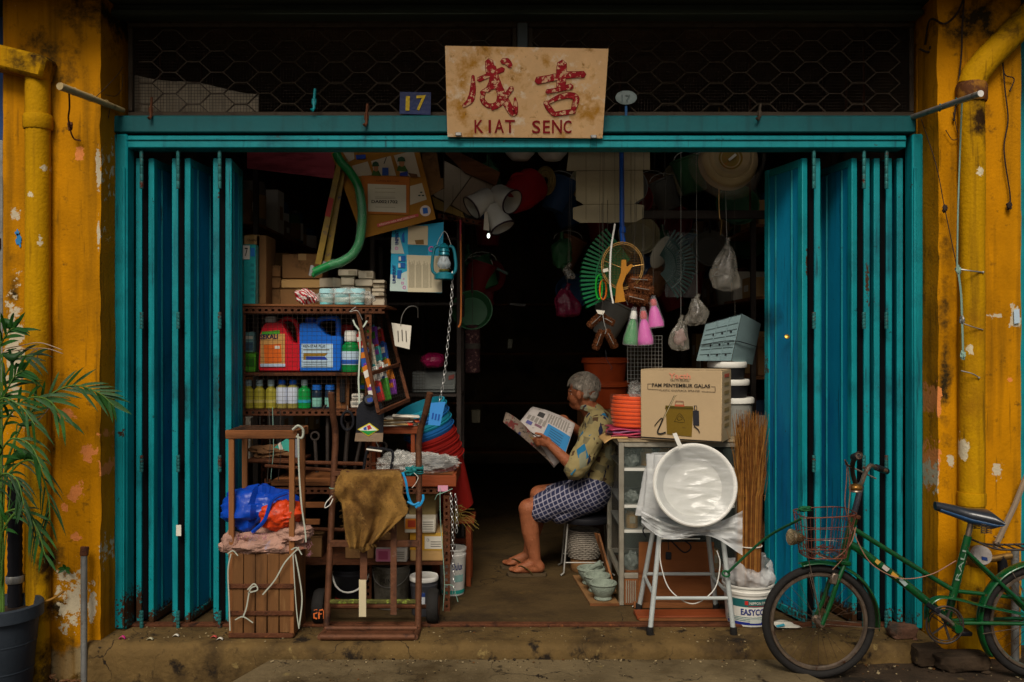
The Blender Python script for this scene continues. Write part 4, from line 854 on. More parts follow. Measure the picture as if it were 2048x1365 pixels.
for s in (-1, 1): MB().tube(bez([c+V((s*.046, 0, .03)), c+V((s*.062, 0, .05)), c+V((s*.064, 0, .10)), c+V((s*.052, 0, .17)), c+V((s*.03, 0, .185))]), .009, 8).build('side_tube', LT, t)
for a_ in (0, 60, 120): MB().tube([c+V((.036*math.cos(rad(a_)), -.036*abs(math.sin(rad(a_)))-.004, .062)), c+V((-.036*math.cos(rad(a_)), -.036*abs(math.sin(rad(a_)))-.004, .12))], .0012, 4).build('guard_wire', GALV, t)
MB().tube(bez([c+V((-.055, 0, .15)), c+V((-.02, 0, .235)), c+V((.01, 0, .26)), c+V((.05, 0, .16))]), .002, 4).build('bail', GALV, t); cord(t, c+V((0, 0, .25)), .36)
def chain(name, label, pts, link_=.030, r=.0016, w_=.007, par=None):
    q = bez(pts, 14); d = [0]
    for i in range(1, len(q)): d.append(d[-1]+(q[i]-q[i-1]).length)
    t = par or T(name, label, 'chain', V(pts[-1])); step = link_*.78; n = int(d[-1]/step); b = MB(); j = 0
    for i in range(n):
        s = i*step
        while j < len(d)-2 and d[j+1] < s: j += 1
        p = q[j].lerp(q[j+1], (s-d[j])/max(1e-6, d[j+1]-d[j])); ax = (q[j+1]-q[j]).normalized(); u = V((1, 0, 0)) if i % 2 else V((.35, 1, 0)); u = (u-ax*u.dot(ax)).normalized()
        b.tube([p+ax*math.sin(a_)*link_/2+u*math.cos(a_)*w_ for a_ in [2*math.pi*k/8 for k in range(8)]], r, 4, closed=True)
    b.build('links' if par is None else 'chain', mt('bright_chain', '#b0b0ac', .35, .8), t, kind='stuff'); return t
tc = chain('hanging_chain', 'thin steel chain hanging from the lantern down to the blue card', [P(905, 548, .42), P(903, 600, .42), P(898, 660, .42), P(890, 740, .42), P(880, 800, .42), P(866, 838, .42)])
MB().tube(PP([(905, 548), (904, 560), (905, 575)], .42), .004, 5).build('hook', GALV, tc)
t = T('cane', 'thin orange cane with hooked end hanging right of the lantern', 'cane', P(920, 655, .6)); MB().tube(bez(PP([(921, 440, .6), (922, 560, .6), (922, 620, .6), (921, 645, .6), (917, 655, .6)])), .0055, 6).build('stem', mt('orange_cane', '#b0662c', .5, var=.15), t); MB().tube(PP([(921, 440, .6), (921, 482, .6)], .6), .0062, 6).build('grip', plas('#8c1c28'), t); cord(t, P(921, 440, .6), .62)
t = T('swing_tag', 'white card tag on a loop of wire beside the mesh door', 'tag', P(802, 700, .5)); MB().prism(PP([(783, 646), (823, 652), (819, 699), (790, 692)], .5), (0, .002, 0)).build('card', PAPER, t); MB().tube(bez(PP([(801, 652, .495), (805, 630, .495), (818, 614, .5), (834, 616, .52), (836, 636, .56)])), .0022, 5).build('wire_loop', GALV, t)
for i, q in enumerate(((795, 662), (803, 660), (811, 662))): quad('print_line', P(q[0], q[1], .5), P(q[0]+2, q[1], .5), P(q[0]+1, q[1]+22, .5), prn('#5c5850'), t, .0025)
MB().tube([P(836, 636, .56), P(836, 600, .62), V((X(836, .62), .62, 2.64))], .0014, 4).build('cord', CORD, t)
# ---------------------------------------------------------------- tall wooden stand with crate base, sack and tarpaulin
ya, yb = -.17, .07
st = T('wooden_stand', 'tall rusty framed wooden stand with a planked crate base before the folding door', 'stand', (X(520, -.1), -.05, 0))
xa, xb = X(457, ya), X(588, ya)
ztop = Z(862, ya)
for x, y in ((xa+.012, ya+.012), (xb-.012, ya+.012), (xa+.012, yb-.012), (xb-.012, yb-.012)):
    MB().box((x, y, ztop/2), (.026, .024, ztop-.01), b=.003).build('post', WOOD, st)
for y in (ya+.008, yb-.008): MB().box(((xa+xb)/2, y, ztop-.018), (xb-xa+.03, .026, .042), b=.003).build('top_rail', WOODH, st)
for x in (xa, xb): MB().box((x, (ya+yb)/2, ztop-.018), (.026, yb-ya-.03, .04), b=.003).build('top_rail', WOODH, st)
mesh_wires(lambda u, v: V((xa+(xb-xa)*u, ya+(yb-ya)*v, ztop+.004)), 14, 10, .0011).build('mesh_top', DKWIRE, st, kind='stuff')
zc = Z(1108, ya); PLK = mt('stained_crate_wood', '#644222', .75, var=.35, scale=6, bump=.45, bscale=35, aniso=(1, 1, .16), dirt=[('#33200f', 4, .5, .14), ('#86643c', 9, .6, .1), ('#140d07', 7, .64, .06)])
n = 5; w_ = (xb-xa-.03)/n
for i in range(n):
    x = xa+.015+w_*(i+.5); zl = .012+.02*R.random()*(i > 1); b = MB()
    b.box((x, ya+.006, (zc+zl)/2), (w_-.003, .014, zc-zl), Mx.Rotation(rad(R.uniform(-.5, .5)), 4, 'Y'), .003); b.build('plank', PLK, st)
for i in range(4):
    y = ya+.03+(yb-ya-.06)*(i+.5)/4; MB().box((xb-.004, y, zc/2+.006), (.012, (yb-ya-.06)/4-.003, zc-.01), b=.003).build('plank', PLK, st)
MB().box((xa+.004, (ya+yb)/2, zc/2+.006), (.012, yb-ya-.06, zc-.01), b=.002).build('side_board', PLK, st)
for z in (Z(1172, ya), Z(1226, ya), .016): MB().box(((xa+xb)/2, ya-.007, z), (xb-xa-.004, .008, .022), b=.002).build('iron_band', RUST, st)
MB().box(((xa+xb)/2, (ya+yb)/2, zc-.006), (xb-xa-.03, yb-ya-.03, .012)).build('crate_lid', PLK, st)
STRAP = mt('white_packing_strap', '#a4a898', .5, var=.1, dirt='#98a89c', dscale=8, dth=.58)
t = T('packing_strap', 'white plastic packing straps knotted round the wooden stand', 'strap', P(520, 1240, ya-.02))
for q, w__ in (([(596, 868, yb-.3), (598, 940, yb-.3), (603, 1010, -.25), (610, 1060, -.25), (612, 1085, -.25)], .009), ([(598, 1095, -.2), (570, 1125, -.2), (550, 1160, -.2), (525, 1190, -.2)], .008), ([(512, 1172, -.2), (500, 1180, -.2), (493, 1215, -.2), (486, 1235, -.2)], .008), ([(495, 1180, -.2), (508, 1168, -.2), (515, 1180, -.2), (496, 1186, -.2)], .008), ([(470, 1240, -.2), (486, 1234, -.2), (506, 1246, -.2)], .007), ([(462, 1108, -.2), (456, 1140, -.2), (458, 1200, -.2), (460, 1262, -.2)], .007), ([(590, 1108, -.19), (598, 1150, -.19), (604, 1200, -.19), (598, 1255, -.19)], .008), ([(586, 1110, -.2), (590, 1180, -.2), (594, 1230, -.2), (598, 1258, -.2)], .006), ([(582, 1100, -.2), (594, 1096, -.2), (604, 1110, -.2)], .007), ([(455, 1108, -.2), (466, 1102, -.2), (476, 1112, -.2)], .007)):
    MB().tube(bez(PP(q), 6), w__*.55, 4, flat=.25, ref=(0, 1, 0)).build('strap', STRAP, t)
MB().tube(bez(PP([(585, 860, -.19), (596, 852, -.19), (606, 860, -.18), (604, 876, -.18), (592, 874, -.19)])), .006, 6).build('knot', STRAP, t)
SACK = mt('woven_pink_sack', '#a07c6c', .75, var=.25, scale=9, bump=.6, bscale=120, dirt=[('#b46a4c', 6, .56, .1), ('#8a8494', 10, .62, .08)])
t = T('woven_sack', 'pink woven plastic sack lying folded on the crate under the blue tarpaulin', 'sack', P(535, 1112, -.08)); t.location.z = zc
crumple(P(533, 1085, -.07)+V((0, 0, .0)), (.205, .125, .072), .35, 6, 56, 12, flat=.86).build('body', SACK, t, ang=80)
crumple(P(585, 1066, -.10), (.10, .07, .05), .4, 6, 36, 15).build('fold', SACK, t, ang=80); crumple(P(462, 1082, -.12), (.045, .06, .055), .4, 5, 26, 17).build('fold', SACK, t, ang=80)
b = MB()
for i in range(90):
    p = P(475+R.uniform(0, 60), 1066+R.uniform(0, 10), -.19) if i < 60 else P(615+R.uniform(0, 8), 1075+R.uniform(0, 35), -.1); b.tube([p, p+V((R.uniform(-.015, .015), -.005, R.uniform(-.02, .006)))], .0008, 3)
b.build('frayed_threads', mt('pink_thread', '#b47c88', .8), t, kind='stuff')
TARP = mt('blue_tarpaulin', '#0c3ca0', .3, var=.15, scale=8, bump=.5, bscale=22, dirt='#2c6ad8', dscale=9, dth=.62); ORG = mt('orange_tarpaulin', '#c23c14', .4, var=.2, scale=8, bump=.5, bscale=20, dirt='#7c1c0c', dscale=6, dth=.56)
t = T('blue_tarpaulin', 'crumpled bright blue tarpaulin bundle with orange lining on the sack', 'tarpaulin', P(528, 1066, -.08))
def trp(u, v):  # folded blue shell, open towards the street-right
    a_ = 2*math.pi*u; p = math.pi*(.04+.92*v); d = V((math.sin(p)*math.cos(a_), math.sin(p)*math.sin(a_), -math.cos(p)))
    q = 1+.22*(nz(d, 2.2, 5))+.14*abs(nz(d, 5, 8))
    if d.y < -.2 and d.x > -.1: q *= .72
    return P(522, 1018, -.05)+V((d.x*.185*q, d.y*.115*q, d.z*.108*q))
MB().grid(trp, 56, 30, wrap=True).build('blue_shell', TARP, t, ang=35)
crumple(P(565, 1030, -.11), (.10, .075, .075), .4, 3.5, 46, 23).build('orange_lining', ORG, t, ang=35)
MB().tube(bez(PP([(505, 1065, -.16), (530, 1040, -.175), (545, 1000, -.17), (575, 985, -.14)]), 8), .010, 6).build('hem', TARP, t)
# ---------------------------------------------------------------- work bench behind the trolley
BF, BB = .26, .72
bx0, bx1 = X(535, BF), X(905, BF)
bn = T('bench', 'rusty slotted-angle bench with a red brown timber tray edge', 'bench', ((bx0+bx1)/2, .5, 0))
for x, y in ((bx0, BF), (X(893, BF), BF), (bx0, BB), (X(893, BF), BB)): angle_iron((x, y, 0), (x, y, .70), bn)
zb_ = .700
RW = mt('red_brown_timber', '#7c3a1a', .6, var=.3, scale=6, bump=.3, aniso=(.15, 1, 1), dirt=[('#4a2010', 4, .55, .12)])
MB().box(((bx0+bx1)/2, (BF+BB)/2, zb_-.028), (bx1-bx0, BB-BF, .018), b=.003).build('top', WOODH, bn)
MB().box((X(850, BF), BF-.012, zb_-.008), (bx1-X(790, BF)+.03, .018, .06), b=.003).build('tray_edge', RW, bn)
MB().box((bx1+.008, (BF+BB)/2, zb_-.006), (.018, BB-BF+.02, .064), b=.003).build('tray_side', RW, bn)
angle_iron((bx0, BF-.006, zb_-.062), (bx1, BF-.006, zb_-.062), bn, .036, name='rail')
MB().box(((bx0+bx1)/2, (BF+BB)/2, .25), (bx1-bx0-.02, BB-BF-.01, .014), b=.002).build('shelf', RUST, bn)
for z, pa in ((.56, 520), (.47, 500)): MB().box(((X(pa, BF)+bx0+.3)/2, BF+.02, z), (.34, .022, .03), b=.003).build('brace', WOODH, bn)
MB().tube([P(530, 932, .18), P(700, 943, .18), P(800, 942, .2)], .010, 8).build('front_pipe', RUST, bn)
quad('label', P(876, 971, .24), P(896, 971, .24), P(876, 983, .24), prn('#c88ca0'), bn, .004)
tt, fc = carton('olive brown carton on the bench shelf behind the knotted blue twine', 818, 872, 985, Z(1036, .36), .36, .22, mt('olive_card', '#7c6c44', .8, var=.15), 0, False)
tt.location.z = tt.location.z
c1, f1 = carton('tan carton with yellow label at the end of the bench shelf', 820, 887, 1066, .258, .29, .25, CARD, 0, False); stick(c1, f1, 0, 0, .42, .6, prn('#c08a20')); stick(c1, f1, .42, 0, 1, .62, prn('#b89038')); stick(c1, f1, .44, .12, .97, .56, PAPER, off=.002); stxt2(c1, f1, 'CB', .5, .2, .58, .3)
for v in (.3, .38, .46): stick(c1, f1, .62, v, .92, v+.025, prn('#6c675c'), 'print_line', .003)
zo = Z(1066, .29)+.002
c2, f2 = carton('orange and white printed carton lying on the tan carton', 808, 870, 1036, zo, .27, .2, prn('#c0b8a4'), 2, False); stick(c2, f2, .02, .05, .48, .72, prn('#d07c20')); stick(c2, f2, .1, .15, .35, .6, prn('#a83c20'), off=.002); stick(c2, f2, .55, .12, .95, .85, PAPER)
for v in (.25, .4, .55, .7): stick(c2, f2, .58, v, .92, v+.05, prn('#7c7668'), 'print_line', .002)
tt.location.z += 0
c3, f3 = carton('pink and white printed carton on the bench shelf', 752, 815, 1097, .258, .27, .2, prn('#bdb6a8'), -2, False); stick(c3, f3, .02, .05, .5, .95, prn('#c87890')); stick(c3, f3, .1, .2, .4, .8, prn('#a84868'), off=.002)
for v in (.25, .4, .55, .7): stick(c3, f3, .6, v, .92, v+.05, prn('#7c7668'), 'print_line', .002)
carton('plain brown carton on the bench shelf behind the burlap', 690, 748, 1062, .258, .34, .25, CARDD, 0); carton('wide brown carton on the bench shelf behind the tan carton', 752, 818, 1040, .258, .5, .18, CARDD, 0)
carton('dark carton at the folding-door end of the bench shelf', 560, 640, 1075, .258, .36, .25, CARDD, 4)
# support for olive carton: stands on another carton
carton('dark carton under the olive brown one on the bench shelf', 818, 872, Z(0, .36) and 1037.5, .258, .56, .14, CARDD, 0, False)
# pails under the bench
PG = mt('grey_paint_pail', '#6c685c', .6, .2, var=.3, scale=6, dirt=[('#3c382c', 5, .55, .1), ('#9c988c', 9, .64, .05)])
tg, c, r, h = pail('battered grey metal paint pail with wire handle under the bench', 783, 1128, 36, .002, .36, PG, None, .92); curvetext(tg, 'PAINT', c, r*.92, r, h, -120, -70, h*.6, h*.75, prn('#2c2a24'))
tb, c, r, h = pail('black bucket with a white handle beside the battered pail', 703, 1135, 36, .002, .40, BLACK, None, .82, handle=False); MB().tube([c+V((r*math.cos(a_), -abs(math.sin(a_))*r*1.1, h*.9-abs(math.sin(a_))*r*.9)) for a_ in [math.pi*i/12 for i in range(13)]], .005, 6).build('handle', WHITE, tb); MB().lathe([(r*.84, .0), (r*.86, .004), (r*.875, .04), (r*.85, .045)], c, 28, cap=False).build('red_base_band', plas('#8c1c20'), tb)
tl, c, r, h = pail('dark grey pail with white lid and blue label at the bench post', 848, 1158, 27, .002, .22, mt('dark_grey_plastic', '#3c3c40', .5), WHITE, .9, handle=False); curvelabel(tl, c, r*.9, r, h, -120, -80, h*.25, h*.7, prn('#c8ccd0')); curvelabel(tl, c, r*.9, r, h, -120, -80, h*.58, h*.7, prn('#26407c'), off=.002)
td_, c, r, h = pail('white paint pail with teal base standing past the bench post', 905, 1095, 27, .002, .60, WHITE, None, .86, handle=False); curvetext(td_, 'Dulux', c, r*.86, r, h, -88, -38, h*.56, h*.72, prn('#1c2c6c'), bold=.02); curvelabel(td_, c, r*.86, r, h, -150, -10, h*.0+.01, h*.12, prn('#2a9a8c')); curvelabel(td_, c, r*.86, r, h, -150, -10, h*.80, h*.86, prn('#2a9a8c')); curvelabel(td_, c, r*.86, r, h, -80, -30, h*.3, h*.45, prn('#8cb4ac'))
chain('bench_chain', 'steel chain looped down the bench end post', [P(902, 990, .20), P(905, 1050, .19), P(906, 1110, .19), P(908, 1180, .19), P(903, 1192, .19)], .026)
chain('bench_chain', 'shorter steel chain hanging beside the long one on the bench post', [P(911, 992, .2), P(914, 1040, .2), P(912, 1075, .2)], .026)
TW = mt('green_twine', '#7ca090', .7, bump=0)
t = T('twine', 'pale green twine tied down the bench end post', 'twine', P(886, 1225, .2)); MB().tube(bez(PP([(880, 975, .22), (881, 1040, .21), (886, 1110, .21), (889, 1170, .21), (886, 1222, .22)])), .0022, 4).build('strand', TW, t); MB().tube(bez(PP([(889, 1170, .2), (905, 1172, .19), (912, 1190, .19), (916, 1204, .19)])), .0018, 4).build('loose_end', TW, t); MB().tube(bez(PP([(870, 1000, .21), (875, 990, .2), (886, 986, .2), (905, 978, .21)])), .002, 4).build('loop', TW, t)
# bench-top goods: wrapped silver tools, hoe, small table, pails
t = T('wrapped_trowels', 'clear plastic wrapped silver tool blades lying on the bench tray', 'bundle', P(850, 945, .33)); t.location.z = zb_-.018
SIL = mt('silver_blade', '#a8a4a0', .3, .85, var=.1, scale=9, bump=.05)
for i in range(5): MB().sph(P(868+i*3, 936-i*5, .30+.03*i)+V((0, 0, 0)), (.11, .035, .013), 18, Mx.Rotation(rad(-6+i*3), 4, 'Y')).build('blade', SIL, t)
crumple(P(850, 928, .36), (.175, .10, .06), .3, 9, 70, 31, flat=.8).build('plastic_wrap', BAG, t, ang=30); crumple(P(795, 930, .36), (.10, .09, .07), .35, 8, 50, 33, flat=.7).build('plastic_wrap', BAG, t, ang=30)
y = .30; t = T('hoe_blade', 'black hoe blade with bare steel edge and diamond sticker hanging on the cage', 'hoe', P(740, 885, y)); f = lambda a_, b_: P(a_, b_, y)
MB().prism([f(712, 866), f(713, 822), f(718, 808), f(728, 800), f(740, 797), (f(753, 800)), f(763, 808), f(768, 822), f(766, 866)], (0, .008, 0)).build('blade', mt('black_lacquer', '#1a1c22', .4, var=.2, scale=12, dirt='#33363c', dscale=20, dth=.64), t)
MB().prism([f(711.5, 866.3), f(766.5, 866.3), f(765, 884), f(709, 883)], (0, .007, 0)).build('edge', mt('bare_steel', '#98826a', .5, .5, var=.2), t)
for q, h_, o_ in (([(715, 859), (739, 846), (758, 860), (737, 873)], '#c0b020', .002), ([(718, 859.5), (739, 848.5), (755, 860.5), (737, 870.5)], '#d8d8c8', .0035), ([(720, 861), (738, 862), (754, 861), (737, 870)], '#1c8a3c', .005), ([(734, 852), (740, 850), (744, 857), (736, 860)], '#b03030', .0055), ([(727, 856), (733, 853), (734, 860), (728, 860)], '#2c50a0', .0055)): MB().prism([f(*p)+V((0, -o_, 0)) for p in q], (0, -.0008, 0)).build('sticker', prn(h_), t)
MB().lathe([(.026, 0), (.03, .006), (.03, .03), (.024, .036)], f(740, 803)+V((0, .0, 0)), 16, Mx.Rotation(rad(70), 4, 'X')).build('eye', BLACK, t); quad('sticker', f(736, 797), f(746, 794), f(738, 805), prn('#2c4494'), t, .038)
MB().tube([f(740, 800), f(741, 775)+V((0, .05, 0))], .002, 4).build('tie_wire', GALV, t); MB().tube(bez(PP([(752, 884, y), (756, 892, y), (757, 897, y)])), .003, 4).build('cord_end', CORD, t)
y = .52; ts = T('side_table', 'small red brown table on the bench holding old newspapers', 'table', (X(800, .6), .62, zb_))
zt2 = Z(852, y); MB().box((X(795, .6), .62, zt2-.012), (.30, .22, .022), b=.003).build('top', RW, ts); MB().box((X(795, .55), .518, zt2-.03), (.28, .012, .03), b=.003).build('apron', RW, ts)
for px in (748, 826):
    for yy in (.53, .71): MB().box((X(px, .53), yy, (zb_+zt2-.03)/2), (.022, .022, zt2-.024-zb_), b=.002).build('leg', RW, ts)
t = T('newspaper_pile', 'untidy pile of old newspapers and packets on the small table', 'newspapers', (X(800, .58), .6, zt2)); NEWS = None
for i in range(7):
    q = P(790+R.uniform(-10, 12), 840, .58); q.z = zt2+.003+i*.0065
    MB().box(q, (.21-.012*i, .16, .006), Mx.Rotation(rad(R.uniform(-14, 14)), 4, 'Z') @ Mx.Rotation(rad(R.uniform(-3, 3)), 4, 'Y'), .001).build('sheet', (PAPER, CARD, mt('old_newsprint', '#a89c80', .85, var=.2, scale=30))[i % 3], t)
q = P(812, 828, .5); q.z = zt2+.055; MB().box(q, (.15, .08, .012), Mx.Rotation(rad(8), 4, 'Z') @ Mx.Rotation(rad(3), 4, 'Y'), .004).build('tube_packet', PAPER, t)
for px, py, h_ in ((820, 848, '#c03c24'), (834, 842, '#b8502c'), (842, 850, '#9c8c40')): MB().box(P(px, py, .5), (.03, .03, .008), Mx.Rotation(rad(30), 4, 'Z') @ Mx.Rotation(rad(25), 4, 'X'), .002).build('wrapper', prn(h_), t)
t = T('blue_card', 'blue printed card hanging on the chain above the blue pails', 'card', P(868, 852, .41)); MB().prism(PP([(862, 806), (891, 804), (880, 852), (856, 850)], .41), (0, .003, 0)).build('card', prn('#3a86cc'), t)
for q in ((865, 826), (871, 828), (877, 829)): quad('print_line', P(q[0], q[1], .41), P(q[0]+3, q[1], .41), P(q[0]-2, q[1]+12, .41), prn('#1c4c9c'), t, .002)
stl = T('wooden_stool', 'red brown wooden stool under the leaning pails past the bench', 'stool', (X(915, .85), .85, 0))
for dx in (-.10, .10):
    for dy in (-.10, .10): MB().box((X(905, .85)+dx, .85+dy, .185), (.03, .03, .37), b=.003).build('leg', RW, stl)
MB().box((X(905, .85), .85, .38), (.27, .27, .022), b=.004).build('seat', RW, stl)
for dy in (-.10, .10): MB().box((X(905, .85), .85+dy, .22), (.17, .016, .03)).build('stretcher', RW, stl)
d = V((-.34, -.2, 1)).normalized(); M = V((0, 0, 1)).rotation_difference(d).to_matrix().to_4x4(); c0 = V((X(908, .85)+.02, .85, .44))
RP = plas('#8e1c16', .45); BP = plas('#1c5e9c', .4); TP = plas('#1c7f94', .4)
def npail(i, m, lb, gp, off, r0=.10, r1=.14, h=.33):
    c = c0+d*off; t = T('nested_pail', lb, 'pail', c, gp)
    MB().lathe([(r0, 0), (r0*1.02, .01), (r1, h), (r1*1.07, h), (r1*1.07, h+.016), (r1*1.0, h+.018), (r1*.96, h-.01), (r0*.94, .02), (.001, .02)], c, 32, M).build('body', m, t)
    MB().tube([c+M @ V((r1*1.09*math.cos(a_), r1*1.09*math.sin(a_), h-.008)) for a_ in [2*math.pi*k/28 for k in range(28)]], .004, 5, closed=True).build('rim_bead', m, t); return t
for i in range(4): npail(i, RP, 'red plastic pail nested in the leaning stack', 'red pails in the leaning stack', i*.045)
for i in range(4): npail(i, (BP, TP)[i % 2], ('blue plastic pail nested on top of the red pails', 'teal plastic pail nested on top of the red pails')[i % 2], 'blue and teal pails in the leaning stack', .185+i*.042, .10, .14)
t = T('straw_tuft', 'dry straw tuft poking out beside the bench post', 'straw', P(925, 1040, .5)); b = MB()
for i in range(34):
    p = P(912+R.uniform(-6, 6), 1032+R.uniform(-4, 8), .45); e_ = p+V((R.uniform(-.02, .13), R.uniform(-.05, .02), R.uniform(-.07, .06))); b.tube(bez([p, (p+e_)/2+V((0, 0, .02)), e_], 4), .0015, 3)
b.build('stalks', mt('dry_straw', '#8c7838', .8, var=.3), t, kind='stuff'); MB().tube([P(912, 1020, .46), P(911, 1045, .46)], .018, 8).build('tied_neck', mt('straw_dark', '#6c5c2c', .8), t)
# hand tools standing and hanging behind
DKI = mt('dark_iron', '#3a332e', .6, .4, var=.3, scale=15)
for i, (pa, pya, pb, pyb, r_) in enumerate(((655, 826, 655, 940, .010), (697, 845, 690, 935, .012), (722, 880, 708, 945, .010), (765, 900, 772, 945, .008), (630, 880, 634, 945, .010))):
    t = T('iron_tool', ('thin iron rod leaning behind the trolley', 'iron crowbar with a hooked end leaning behind the hoe', 'short iron peg behind the hoe blade', 'black iron bar beside the wrapped tool blades', 'iron rod leaning beside the wooden stand')[i], 'tool', P(pb, pyb, .42)); q = PP([(pa, pya), ((pa+pb)/2, (pya+pyb)/2), (pb, pyb)], .42)
    MB().tube(q, r_, 8).build('shaft', DKI, t)
    MB().tube([q[0]+V((.022*math.cos(a_), 0, .02+.022*math.sin(a_))) for a_ in [2*math.pi*k/14 for k in range(14)]], .006, 6, closed=True).build('ring', DKI, t)
t = T('bent_stand', 'black bent iron stand resting on the bench before the wrapped blades', 'stand', P(755, 945, .28)); MB().tube(bez(PP([(726, 945, .3), (735, 900, .3), (750, 897, .3), (775, 900, .3), (786, 908, .28), (781, 945, .27)]), 5), .008, 6).build('bar', BLACK, t); MB().tube(PP([(733, 899, .295), (764, 903, .295)]), .006, 5).build('pale_strip', PAPER, t)
t = T('hose_ring', 'black hose ring hanging below the cage front', 'hose', P(695, 862, .33)); MB().tube([P(695, 842, .33)+V((.032*math.cos(a_), 0, .05*math.sin(a_))) for a_ in [2*math.pi*k/20 for k in range(20)]], .008, 8, closed=True).build('ring', BLACK, t); MB().tube([P(695, 824, .33), P(695, 812, .36)], .0015, 4).build('hook', GALV, t)
for i, px in enumerate((538, 545, 560)):
    t = T('wire_strand', ('grey cord hanging below the cage shelf by the stand', 'green cord hanging below the cage shelf by the stand', 'dark hooked wire hanging below the cage shelf')[i], 'cord', P(px, 1000, .3)); MB().tube(bez(PP([(px, 815), (px+2, 900), (px-3, 960), (px+4, 1000+20*i)], .31)), .002, 4).build('strand', (CORD, TW, DKI)[i], t); MB().tube(bez(PP([(px+4, 1000+20*i), (px+8, 1010+20*i), (px+10, 1002+20*i)], .31)), .002, 4).build('hook_end', (CORD, TW, DKI)[i], t)
t = T('rag_heap', 'heap of brown rags and a teal packet on the lower rack bar', 'rags', P(545, 925, .45)); t.location.z = .79
MB().box((X(560, .5), .5, .782), (.30, .2, .012)).build('tray', RUST, t); crumple(P(545, 903, .48), (.12, .07, .035), .5, 6, 36, 41).build('rags', mt('brown_rag', '#6c4c30', .9, var=.35, scale=9), t, ang=60)
MB().prism(PP([(545, 898), (572, 878), (585, 885), (580, 905), (556, 910)], .44), (0, .02, 0)).build('teal_packet', prn('#3ca090'), t); quad('white_stripe', P(556, 888, .438), P(562, 884, .438), P(560, 903, .438), PAPER, t); MB().prism(PP([(580, 880), (606, 876), (606, 925), (582, 925)], .46), (0, .02, 0)).build('grey_packet', prn('#787a80'), t)
# ---------------------------------------------------------------- hand trolley and burlap
TRB = mt('rusty_tube', '#5c3a26', .6, .35, var=.35, scale=16, bump=.3, bscale=80, dirt=[('#33221c', 9, .54, .12), ('#6c5448', 20, .64, .06)])
tr = T('hand_trolley', 'rusty iron hand trolley leaning on the bench with burlap over its frame', 'hand trolley', (X(750, -.05), -.05, 0))
def trz(py, y): return P(0, py, y).z
L1 = bez(PP([(662, 786, .02), (666, 830, .05), (671, 872, .08), (667, 960, .06), (660, 1100, .01), (653, 1258, -.06)]), 6)
R1 = bez(PP([(860, 786, .02), (850, 830, .05), (838, 878, .08), (838, 960, .06), (838, 1100, .01), (836, 1258, -.06)]), 6)
for q in (L1, R1): MB().tube(q, .0165, 12).build('side_tube', TRB, tr)
for q in (L1, R1): MB().tube([q[-1], q[-1]+V((0, -.02, -.008)), V((q[-1].x, -.20, .016))], .016, 10).build('toe_tube', TRB, tr)
MB().tube([V((L1[-1].x, -.2, .016)), V((R1[-1].x, -.2, .016))], .016, 10).build('toe_bar', TRB, tr); MB().tube([V((L1[-1].x, -.09, .022)), V((R1[-1].x, -.09, .022))], .013, 10).build('toe_bar', TRB, tr)
MB().box(((L1[-1].x+R1[-1].x)/2, -.145, .018), (R1[-1].x-L1[-1].x-.03, .05, .006)).build('toe_plate', RUST, tr)
MOSS = mt('mossy_iron', '#4c4a20', .9, var=.4, scale=30, bump=.8, bscale=90, dirt=[('#88983c', 26, .52, .1)])
def cross(py, m, nm, h=.026):
    y = -.06+(.08+.06)*(1258-py)/(1258-872); a_ = X(655+(1258-py)*.03, y); c_ = X(838, y); MB().box(((a_+c_)/2, y+.004, Z(py, y)), (c_-a_, .02, h), b=.004).build(nm, m, tr)
cross(1088, TRB, 'cross_bar', .035); cross(1204, MOSS, 'cross_bar', .02); cross(948, TRB, 'cross_bar')
def slat(px, p0, p1, m, wpx=14):
    y0, y1 = -.06+.14*(1258-p0)/386-.016, -.06+.14*(1258-p1)/386-.016; w2 = wpx*K(0)/2
    MB().prism([P(px, p0, y0)+V((-w2, 0, 0)), P(px, p0, y0)+V((w2, 0, 0)), P(px, p1, y1)+V((w2, 0, 0)), P(px, p1, y1)+V((-w2, 0, 0))], (0, .01, 0)).build('slat', m, tr)
slat(727, 1095, 1160, TRB); slat(725, 1160, 1234, mt('chipped_white_paint', '#b4a888', .7, var=.12, dirt='#4c3420', dscale=14, dth=.62)); slat(787, 1040, 1230, TRB, 12)
MB().tube([(X(632, .06), .06, .085), (X(870, .06), .06, .085)], .011, 8).build('axle', RUST, tr)
RUB = mt('worn_rubber', '#1c1a18', .8, var=.3, scale=20, bump=.3)
for px in (640, 866):
    c = V((X(px, .06), .06, .088)); M = Mx.Rotation(rad(90), 4, 'Y'); o = MB().lathe([(.05, -.03), (.078, -.028), (.087, -.015), (.087, .015), (.078, .028), (.05, .03)], c, 28, M).build('wheel', RUB, tr); MB().lathe([(.02, -.034), (.05, -.031), (.05, .031), (.02, .034)], c, 20, M).build('rim', RUST, o)
for k, q in enumerate(([(628, 1221), (634, 1219)], [(634, 1219), (634, 1226), (628, 1228), (628, 1236), (634, 1238)], [(638, 1238), (638, 1221), (646, 1220)], [(638, 1229), (644, 1228)], [(648, 1238), (648, 1222), (654, 1221), (654, 1238)])): MB().tube(PP(q, -.025), .0045, 5, flat=.4).build('orange_mark', prn('#c8642c'), tr)
BUR = mt('burlap', '#8c6830', .95, var=.3, scale=6, bump=1, bscale=210, dirt=[('#5c3f1a', 5, .5, .14), ('#a8844a', 9, .6, .1), ('#4a3214', 160, .56, .08), ('#44301a', 3.5, .62, .12)])
t = T('burlap_cloth', 'torn brown burlap cloth draped over the hand trolley', 'cloth', P(750, 1105, 0))
